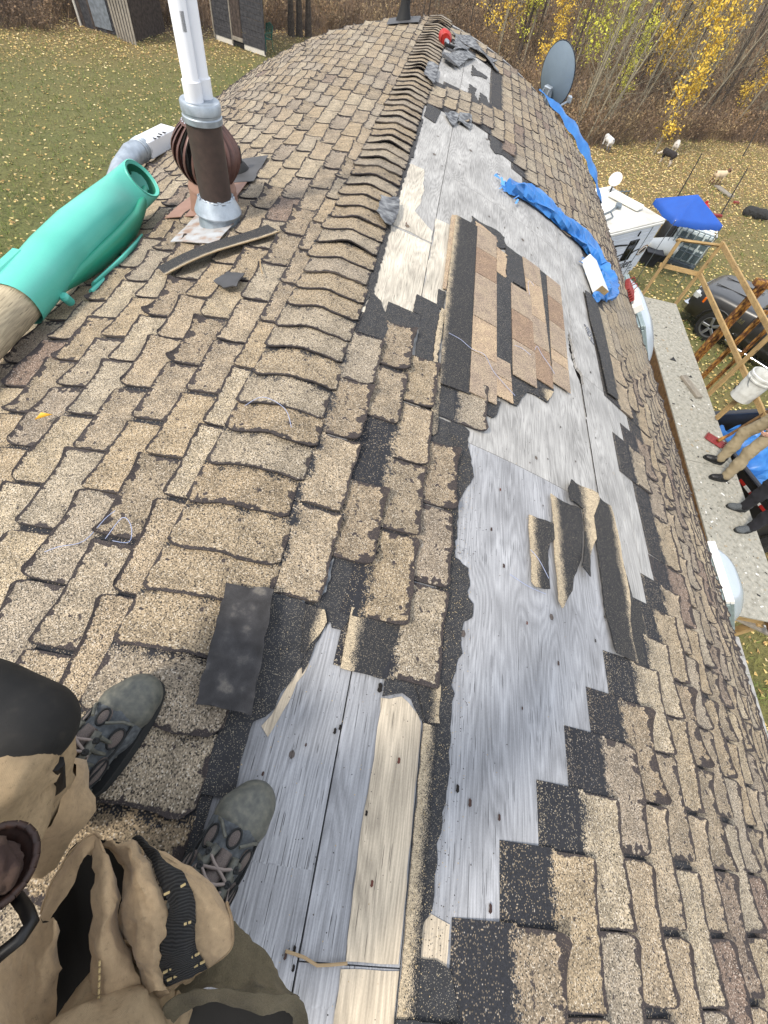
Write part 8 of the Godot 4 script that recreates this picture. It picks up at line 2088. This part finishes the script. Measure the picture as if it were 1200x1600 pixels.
# canvas and suede nail pouch hanging in front of him
func build_pouch() -> void:
	var t := thing("nail_pouch", "gaping tan canvas nail pouch with black webbing and a brown suede flap", "tool pouch")
	var nz := FastNoiseLite.new(); nz.seed = 14; nz.frequency = 3.0; nz.fractal_octaves = 3; nz.fractal_type = FastNoiseLite.FRACTAL_RIDGED
	var sheet := func(called: String, rows: Array, m: Material, th: float, amp: float) -> void:
		var st := mb()
		var nr := rows.size(); var nc: int = rows[0].size()
		var sub := 6
		var g := []
		for i in (nr - 1) * sub + 1:
			var line := []
			for j in (nc - 1) * sub + 1:
				var fi := float(i) / sub; var fj := float(j) / sub
				var i0 := mini(int(fi), nr - 2); var j0 := mini(int(fj), nc - 2)
				var cr := func(row: int, w: float, jj: int) -> Vector3:
					var r: Array = rows[row]
					return (r[jj] as Vector3).cubic_interpolate(r[mini(jj + 1, nc - 1)], r[maxi(jj - 1, 0)], r[mini(jj + 2, nc - 1)], w)
				var wj := fj - j0; var wi := fi - i0
				var a: Vector3 = cr.call(i0, wj, j0); var b: Vector3 = cr.call(i0 + 1, wj, j0); var a0: Vector3 = cr.call(maxi(i0 - 1, 0), wj, j0); var b1: Vector3 = cr.call(mini(i0 + 2, nr - 1), wj, j0)
				var p := a.cubic_interpolate(b, a0, b1, wi)
				p += Vector3(nz.get_noise_3d(p.x * 5, p.y * 5, p.z * 5), nz.get_noise_3d(p.x * 5 + 9, p.y * 5, p.z * 5), nz.get_noise_3d(p.x * 5, p.y * 5 + 7, p.z * 5)) * amp * 1.3
				line.append(p)
			g.append(line)
		for i in g.size() - 1:
			for j in g[0].size() - 1:
				quad(st, g[i][j], g[i][j + 1], g[i + 1][j + 1], g[i + 1][j], Vector2(j, i) * 0.05, Vector2(j + 1, i) * 0.05, Vector2(j + 1, i + 1) * 0.05, Vector2(j, i + 1) * 0.05)
		obj(called, st, m, t)
		if th > 0.0:
			st = mb()
			tube(st, g[0], [th], 6)
			obj(called + "_hem", st, m, t)
	for q in pouch_rows(): sheet.call(q[0], q[1], M[q[2]], q[3], q[4])
	for q in pouch_threads():
		for k in q[2]:
			var a: Vector3 = (q[0] as Vector3).lerp(q[1], (k + 0.15) / q[2]); var b: Vector3 = (q[0] as Vector3).lerp(q[1], (k + 0.75) / q[2])
			var st := mb(); tube(st, [a, b], [0.0016], 5); obj("stitch", st, M.thread, t)

func pouch_rows() -> Array:
	return [
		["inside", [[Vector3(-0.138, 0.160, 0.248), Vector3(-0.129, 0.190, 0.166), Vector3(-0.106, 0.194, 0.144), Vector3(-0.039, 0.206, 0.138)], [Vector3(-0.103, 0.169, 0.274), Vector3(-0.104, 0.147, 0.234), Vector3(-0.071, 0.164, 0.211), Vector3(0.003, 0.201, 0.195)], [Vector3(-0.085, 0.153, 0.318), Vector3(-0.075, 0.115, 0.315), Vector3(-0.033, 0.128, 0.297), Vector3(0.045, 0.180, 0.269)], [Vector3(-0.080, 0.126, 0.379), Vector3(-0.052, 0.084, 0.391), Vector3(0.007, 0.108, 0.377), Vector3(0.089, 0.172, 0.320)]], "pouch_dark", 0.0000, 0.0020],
		["panel", [[Vector3(-0.118, 0.225, 0.223), Vector3(-0.089, 0.255, 0.225), Vector3(-0.070, 0.279, 0.217), Vector3(-0.069, 0.257, 0.232)], [Vector3(-0.144, 0.200, 0.260), Vector3(-0.105, 0.242, 0.254), Vector3(-0.071, 0.271, 0.247), Vector3(-0.065, 0.242, 0.257)], [Vector3(-0.165, 0.174, 0.300), Vector3(-0.107, 0.230, 0.290), Vector3(-0.066, 0.260, 0.284), Vector3(-0.050, 0.230, 0.294)], [Vector3(-0.147, 0.152, 0.372), Vector3(-0.086, 0.218, 0.347), Vector3(-0.050, 0.237, 0.339), Vector3(-0.031, 0.207, 0.350)]], "canvas", 0.0000, 0.0060],
		["rim", [[Vector3(-0.117, 0.224, 0.225), Vector3(-0.121, 0.216, 0.200), Vector3(-0.122, 0.211, 0.172), Vector3(-0.111, 0.215, 0.147), Vector3(-0.093, 0.219, 0.133), Vector3(-0.077, 0.225, 0.134)], [Vector3(-0.103, 0.243, 0.225), Vector3(-0.099, 0.240, 0.202), Vector3(-0.098, 0.234, 0.175), Vector3(-0.093, 0.235, 0.155), Vector3(-0.086, 0.229, 0.146), Vector3(-0.075, 0.229, 0.147)], [Vector3(-0.084, 0.262, 0.224), Vector3(-0.084, 0.253, 0.210), Vector3(-0.082, 0.239, 0.185), Vector3(-0.086, 0.242, 0.163), Vector3(-0.083, 0.236, 0.154), Vector3(-0.080, 0.223, 0.155)]], "canvas", 0.0022, 0.0030],
		["fold", [[Vector3(-0.092, 0.215, 0.139), Vector3(-0.078, 0.231, 0.133), Vector3(-0.067, 0.233, 0.141), Vector3(-0.067, 0.212, 0.155)], [Vector3(-0.050, 0.258, 0.177), Vector3(-0.032, 0.283, 0.167), Vector3(-0.016, 0.277, 0.169), Vector3(-0.017, 0.244, 0.184)], [Vector3(-0.031, 0.251, 0.227), Vector3(-0.011, 0.282, 0.217), Vector3(0.002, 0.272, 0.215), Vector3(-0.001, 0.227, 0.228)], [Vector3(-0.016, 0.233, 0.274), Vector3(0.008, 0.263, 0.265), Vector3(0.026, 0.261, 0.262), Vector3(0.050, 0.240, 0.267)], [Vector3(0.001, 0.204, 0.338), Vector3(0.030, 0.237, 0.326), Vector3(0.045, 0.226, 0.326), Vector3(0.053, 0.212, 0.311)]], "canvas", 0.0000, 0.0050],
		["fold", [[Vector3(-0.077, 0.207, 0.143), Vector3(-0.055, 0.227, 0.133), Vector3(-0.026, 0.243, 0.128), Vector3(-0.008, 0.228, 0.135)], [Vector3(-0.022, 0.234, 0.162), Vector3(-0.009, 0.269, 0.146), Vector3(0.011, 0.282, 0.144), Vector3(0.025, 0.265, 0.154)], [Vector3(-0.007, 0.248, 0.196), Vector3(0.019, 0.290, 0.179), Vector3(0.046, 0.300, 0.174), Vector3(0.068, 0.282, 0.186)], [Vector3(0.001, 0.225, 0.231), Vector3(0.032, 0.268, 0.223), Vector3(0.057, 0.284, 0.219), Vector3(0.072, 0.274, 0.217)], [Vector3(0.024, 0.218, 0.244), Vector3(0.049, 0.252, 0.249), Vector3(0.067, 0.267, 0.245), Vector3(0.074, 0.254, 0.248)], [Vector3(0.047, 0.204, 0.286), Vector3(0.061, 0.232, 0.281), Vector3(0.077, 0.251, 0.271), Vector3(0.093, 0.240, 0.270)]], "canvas", 0.0000, 0.0060],
		["panel", [[Vector3(-0.006, 0.208, 0.239), Vector3(0.009, 0.213, 0.242), Vector3(0.029, 0.215, 0.250), Vector3(0.040, 0.203, 0.268)], [Vector3(0.021, 0.194, 0.281), Vector3(0.039, 0.203, 0.287), Vector3(0.065, 0.229, 0.277), Vector3(0.092, 0.235, 0.273)], [Vector3(0.029, 0.180, 0.332), Vector3(0.050, 0.197, 0.316), Vector3(0.073, 0.218, 0.294), Vector3(0.093, 0.236, 0.277)]], "canvas", 0.0030, 0.0040],
		["webbing", [[Vector3(-0.031, 0.235, 0.126), Vector3(-0.019, 0.245, 0.121), Vector3(-0.004, 0.247, 0.124), Vector3(0.010, 0.242, 0.132)], [Vector3(0.008, 0.249, 0.140), Vector3(0.020, 0.266, 0.133), Vector3(0.029, 0.268, 0.134), Vector3(0.047, 0.260, 0.144)], [Vector3(0.038, 0.274, 0.160), Vector3(0.050, 0.286, 0.150), Vector3(0.060, 0.290, 0.145), Vector3(0.071, 0.283, 0.147)], [Vector3(0.069, 0.292, 0.180), Vector3(0.080, 0.304, 0.170), Vector3(0.091, 0.304, 0.166), Vector3(0.100, 0.295, 0.168)], [Vector3(0.072, 0.283, 0.199), Vector3(0.088, 0.295, 0.194), Vector3(0.101, 0.293, 0.193), Vector3(0.110, 0.280, 0.200)], [Vector3(0.069, 0.265, 0.230), Vector3(0.090, 0.281, 0.226), Vector3(0.108, 0.281, 0.221), Vector3(0.118, 0.274, 0.219)], [Vector3(0.072, 0.251, 0.253), Vector3(0.096, 0.270, 0.242), Vector3(0.115, 0.273, 0.234), Vector3(0.128, 0.268, 0.230)], [Vector3(0.091, 0.235, 0.272), Vector3(0.109, 0.254, 0.259), Vector3(0.125, 0.259, 0.250), Vector3(0.138, 0.255, 0.242)]], "webbing", 0.0000, 0.0030],
		["flap", [[Vector3(-0.006, 0.240, 0.126), Vector3(0.012, 0.244, 0.130), Vector3(0.038, 0.241, 0.137), Vector3(0.066, 0.235, 0.147)], [Vector3(0.047, 0.257, 0.145), Vector3(0.068, 0.260, 0.146), Vector3(0.089, 0.259, 0.149), Vector3(0.112, 0.252, 0.161)], [Vector3(0.071, 0.278, 0.149), Vector3(0.094, 0.279, 0.154), Vector3(0.119, 0.276, 0.162), Vector3(0.141, 0.256, 0.176)], [Vector3(0.100, 0.292, 0.169), Vector3(0.121, 0.293, 0.173), Vector3(0.140, 0.283, 0.179), Vector3(0.154, 0.270, 0.192)], [Vector3(0.110, 0.278, 0.201), Vector3(0.130, 0.282, 0.199), Vector3(0.147, 0.276, 0.201), Vector3(0.163, 0.261, 0.215)], [Vector3(0.118, 0.271, 0.221), Vector3(0.133, 0.275, 0.220), Vector3(0.148, 0.271, 0.221), Vector3(0.160, 0.262, 0.223)], [Vector3(0.137, 0.252, 0.243), Vector3(0.142, 0.257, 0.238), Vector3(0.148, 0.260, 0.233), Vector3(0.154, 0.260, 0.229)]], "canvas", 0.0000, 0.0030],
		["flap_hem", [[Vector3(0.142, 0.256, 0.176), Vector3(0.156, 0.270, 0.191), Vector3(0.164, 0.261, 0.215), Vector3(0.155, 0.260, 0.229), Vector3(0.138, 0.251, 0.244), Vector3(0.114, 0.245, 0.259), Vector3(0.093, 0.234, 0.275)], [Vector3(0.145, 0.260, 0.174), Vector3(0.159, 0.274, 0.190), Vector3(0.167, 0.264, 0.216), Vector3(0.158, 0.262, 0.231), Vector3(0.140, 0.252, 0.246), Vector3(0.117, 0.246, 0.262), Vector3(0.096, 0.234, 0.278)]], "canvas", 0.0020, 0.0008],
		["suede", [[Vector3(0.146, 0.178, 0.205), Vector3(0.178, 0.158, 0.229), Vector3(0.220, 0.140, 0.259), Vector3(0.257, 0.132, 0.284), Vector3(0.276, 0.136, 0.297)], [Vector3(0.139, 0.195, 0.234), Vector3(0.168, 0.185, 0.250), Vector3(0.201, 0.177, 0.266), Vector3(0.236, 0.178, 0.276), Vector3(0.267, 0.180, 0.284)], [Vector3(0.115, 0.208, 0.267), Vector3(0.147, 0.208, 0.268), Vector3(0.182, 0.209, 0.270), Vector3(0.218, 0.210, 0.271), Vector3(0.250, 0.210, 0.272)], [Vector3(0.092, 0.208, 0.284), Vector3(0.123, 0.219, 0.279), Vector3(0.160, 0.231, 0.271), Vector3(0.201, 0.234, 0.269), Vector3(0.239, 0.228, 0.272)]], "suede", 0.0000, 0.0060],
		["suede_rim", [[Vector3(0.083, 0.205, 0.325), Vector3(0.091, 0.212, 0.304), Vector3(0.113, 0.225, 0.287), Vector3(0.148, 0.241, 0.273), Vector3(0.192, 0.246, 0.269), Vector3(0.233, 0.233, 0.274), Vector3(0.262, 0.208, 0.277), Vector3(0.279, 0.176, 0.291), Vector3(0.293, 0.156, 0.323)], [Vector3(0.086, 0.232, 0.320), Vector3(0.096, 0.248, 0.286), Vector3(0.114, 0.253, 0.271), Vector3(0.148, 0.269, 0.257), Vector3(0.190, 0.274, 0.253), Vector3(0.230, 0.261, 0.257), Vector3(0.261, 0.236, 0.261), Vector3(0.282, 0.201, 0.280), Vector3(0.299, 0.186, 0.314)], [Vector3(0.105, 0.217, 0.325), Vector3(0.109, 0.216, 0.309), Vector3(0.123, 0.218, 0.298), Vector3(0.154, 0.228, 0.285), Vector3(0.194, 0.231, 0.283), Vector3(0.232, 0.217, 0.289), Vector3(0.258, 0.200, 0.289), Vector3(0.269, 0.183, 0.298), Vector3(0.278, 0.152, 0.328)]], "suede", 0.0000, 0.0030],
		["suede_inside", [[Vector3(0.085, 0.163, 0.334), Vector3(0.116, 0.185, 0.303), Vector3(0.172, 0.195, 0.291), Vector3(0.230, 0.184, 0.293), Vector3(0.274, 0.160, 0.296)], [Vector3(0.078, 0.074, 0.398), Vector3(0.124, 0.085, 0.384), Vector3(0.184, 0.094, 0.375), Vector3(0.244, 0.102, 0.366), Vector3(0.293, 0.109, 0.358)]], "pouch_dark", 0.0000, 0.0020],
		["panel", [[Vector3(0.059, 0.189, 0.292), Vector3(0.075, 0.189, 0.293), Vector3(0.091, 0.200, 0.287), Vector3(0.100, 0.208, 0.284)], [Vector3(0.037, 0.165, 0.328), Vector3(0.059, 0.168, 0.325), Vector3(0.083, 0.191, 0.310), Vector3(0.098, 0.214, 0.293)], [Vector3(0.016, 0.136, 0.371), Vector3(0.046, 0.140, 0.366), Vector3(0.070, 0.164, 0.351), Vector3(0.093, 0.196, 0.329)]], "canvas", 0.0000, 0.0040],
	]

func pouch_threads() -> Array:
	return [
		[Vector3(0.062, 0.311, 0.169), Vector3(0.072, 0.313, 0.163), 1],
		[Vector3(0.082, 0.318, 0.157), Vector3(0.090, 0.320, 0.151), 1],
		[Vector3(0.099, 0.305, 0.195), Vector3(0.109, 0.304, 0.191), 2],
		[Vector3(0.084, 0.261, 0.255), Vector3(0.128, 0.279, 0.225), 6],
		[Vector3(0.091, 0.255, 0.263), Vector3(0.137, 0.271, 0.234), 6],
		[Vector3(0.004, 0.282, 0.246), Vector3(0.023, 0.253, 0.310), 9],
	]

# ---------------------------------------------------------------- small bits
func build_small_bits() -> void:
	var lf := thing("yellow_leaf", "single yellow leaf lying on the left shingles", "leaf")
	var X := roof_xf(-0.93, 0.865, 0.034, 0.6)
	var st := mb()
	for sg in [-1.0, 1.0]:
		tri(st, X * Vector3(-0.028, 0.004, 0), X * Vector3(0.0, 0.012, 0.016 * sg), X * Vector3(0.03, 0.0, 0)); 
	obj("leaf", st, M.leaf_yellow, lf)
	var wires := [["thin white wire curl on the left shingles near the tan boot", [[-0.455, 0.44, 0.03], [-0.425, 0.50, 0.05], [-0.40, 0.485, 0.035], [-0.385, 0.44, 0.03], [-0.42, 0.43, 0.045]]],
		["thin white wire bridging two left tabs above the knee pad", [[-0.60, 0.38, 0.03], [-0.57, 0.40, 0.03], [-0.52, 0.43, 0.02], [-0.49, 0.50, 0.03], [-0.475, 0.53, 0.03]]],
		["faint white wire arched over a ridge cap", [[-0.245, 0.985, 0.04], [-0.19, 1.02, 0.055], [-0.12, 0.99, 0.052], [-0.08, 0.93, 0.04]]],
		["long white wire lying across the brown repair patch", [[0.435, 1.81, 0.024], [0.50, 1.80, 0.026], [0.56, 1.765, 0.03], [0.63, 1.77, 0.03], [0.68, 1.69, 0.028], [0.75, 1.64, 0.024], [0.81, 1.60, 0.024]]],
		["short straight white wire in the middle of the repair patch", [[0.815, 1.99, 0.026], [0.86, 1.995, 0.03], [0.92, 1.985, 0.028]]],
		["curled white wire at the right of the repair patch", [[0.955, 2.06, 0.026], [0.97, 2.10, 0.03], [1.0, 2.05, 0.03], [1.06, 2.0, 0.026], [1.09, 1.965, 0.024]]],
		["short hooked white wire high on the repair patch", [[0.945, 2.60, 0.026], [0.93, 2.70, 0.035], [0.955, 2.76, 0.03], [0.99, 2.75, 0.024]]],
		["fine wire crossing the leftmost torn strip", [[0.865, 0.80, 0.018], [0.90, 0.77, 0.022], [0.945, 0.71, 0.020]]],
		["fine wire trailing below the leftmost torn strip", [[0.78, 0.675, 0.004], [0.86, 0.655, 0.006], [0.94, 0.652, 0.006]]]]
	for w in wires:
		var t := thing("white_wire", w[0], "wire")
		var pts := []
		for q in w[1]: pts.append(P(q[0], q[1], q[2]))
		var dense := []
		for i in pts.size() - 1:
			for k in 4:
				dense.append((pts[i] as Vector3).cubic_interpolate(pts[i + 1], pts[maxi(i - 1, 0)], pts[mini(i + 2, pts.size() - 1)], k / 4.0))
		dense.append(pts[pts.size() - 1])
		st = mb(); tube(st, dense, [0.0010], 5); obj("wire", st, M.wire, t)
	for q in [["forked pale twig lying on the bare boards near the suede flap", [[0.248, -0.292], [0.285, -0.298], [0.315, -0.308], [0.34, -0.306], [0.375, -0.302]]], ["two pale grass stalks on the left shingles right of the grey scrap", [[-0.505, 1.95], [-0.48, 1.88], [-0.455, 1.83]]]]:
		var t := thing("dry_twig", q[0], "twig")
		var pts := []
		for e in q[1]: pts.append(P(e[0], e[1], 0.006 if e[0] > 0.0 else 0.034))
		st = mb(); tube(st, pts, [0.0028], 5); obj("stalk", st, M.twig, t)
	var crumb := mb(true)
	var kr := 0.0021
	for a in [Vector3.UP, Vector3.DOWN]:
		for k in 4:
			otri(crumb, a * kr, Vector3(cos(k * PI / 2), 0, sin(k * PI / 2)) * kr, Vector3(cos((k + 1) * PI / 2), 0, sin((k + 1) * PI / 2)) * kr, a + Vector3(cos((k + 0.5) * PI / 2), 0, sin((k + 0.5) * PI / 2)))
	crumb.generate_normals()
	var mm := MultiMesh.new(); mm.transform_format = MultiMesh.TRANSFORM_3D; mm.use_colors = true; mm.mesh = crumb.commit(); mm.instance_count = 2700
	for i in 2700:
		var s := 0.0; var z := 0.0
		if i < 2200:
			s = absf(rng.randfn(0.0, 0.05)) + 0.50; z = rng.randf_range(-0.6, 1.2)
		elif i < 2450:
			s = rng.randf_range(0.05, 0.45); z = rng.randf_range(-0.5, 0.4)
		else:
			s = rng.randf_range(0.60, 1.55); z = rng.randf_range(-0.2, 2.0)
		mm.set_instance_transform(i, Transform3D(Basis(Vector3(1, 0.3, 0.2).normalized(), rng.randf() * TAU).scaled(Vector3.ONE * rng.randf_range(0.4, 0.9)), P(s, z, 0.0015 if s > 0.62 else 0.012)))
		mm.set_instance_color(i, [Color(0.10, 0.09, 0.08), Color(0.42, 0.33, 0.20), Color(0.03, 0.03, 0.03)][rng.randi() % 3])
	var o := MultiMeshInstance3D.new(); o.multimesh = mm; o.name = "loose_granules"
	var m := mat("crumb", Color.WHITE, 0.9); m.vertex_color_use_as_albedo = true
	o.material_override = m; barn.add_child(o, true); tag(o, "", "", "", "stuff")
	# leather holster and strap at his hip
	var h := thing("leather_holster", "brown leather holster with a black strap left of the nail pouch", "holster")
	var hr := []
	var hc := [Vector3(-0.091, 0.454, 0.138), Vector3(-0.111, 0.417, 0.157), Vector3(-0.133, 0.376, 0.182), Vector3(-0.151, 0.344, 0.203)]
	var hax: Vector3 = (hc[0] - hc[3]).normalized()
	for i in 4: hr.append(ring(hc[i], hax, Vector3.BACK, [0.034, 0.033, 0.031, 0.028][i], [0.040, 0.038, 0.035, 0.032][i], 20))
	st = mb(); loft(st, [ring(hc[0] - hax * 0.022, hax, Vector3.BACK, 0.022, 0.026, 20), ring(hc[0] - hax * 0.006, hax, Vector3.BACK, 0.028, 0.033, 20), hr[0], hr[1], hr[2], hr[3]], true, true, true); obj("cup", st, M.leather, h)
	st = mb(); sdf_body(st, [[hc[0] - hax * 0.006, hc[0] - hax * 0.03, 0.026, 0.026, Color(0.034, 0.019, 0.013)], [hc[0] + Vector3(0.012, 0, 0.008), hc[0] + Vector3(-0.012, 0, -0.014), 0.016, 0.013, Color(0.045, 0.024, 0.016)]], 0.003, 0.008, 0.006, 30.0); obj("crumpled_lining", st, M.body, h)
	st = mb(); for_rim(st, hr[0], 0.0042); obj("cup_rim", st, M.leather, h)
	st = mb(); tube(st, [Vector3(-0.081, 0.394, 0.233), Vector3(-0.070, 0.397, 0.219), Vector3(-0.055, 0.402, 0.203), Vector3(-0.052, 0.398, 0.191), Vector3(-0.070, 0.383, 0.185), Vector3(-0.094, 0.368, 0.179)], [0.0075], 6); obj("strap", st, M.black_plastic, h)

func for_rim(st: SurfaceTool, r: Array, rad: float) -> void:
	for i in r.size(): tube(st, [r[i], r[(i + 1) % r.size()]], [rad], 6, false)
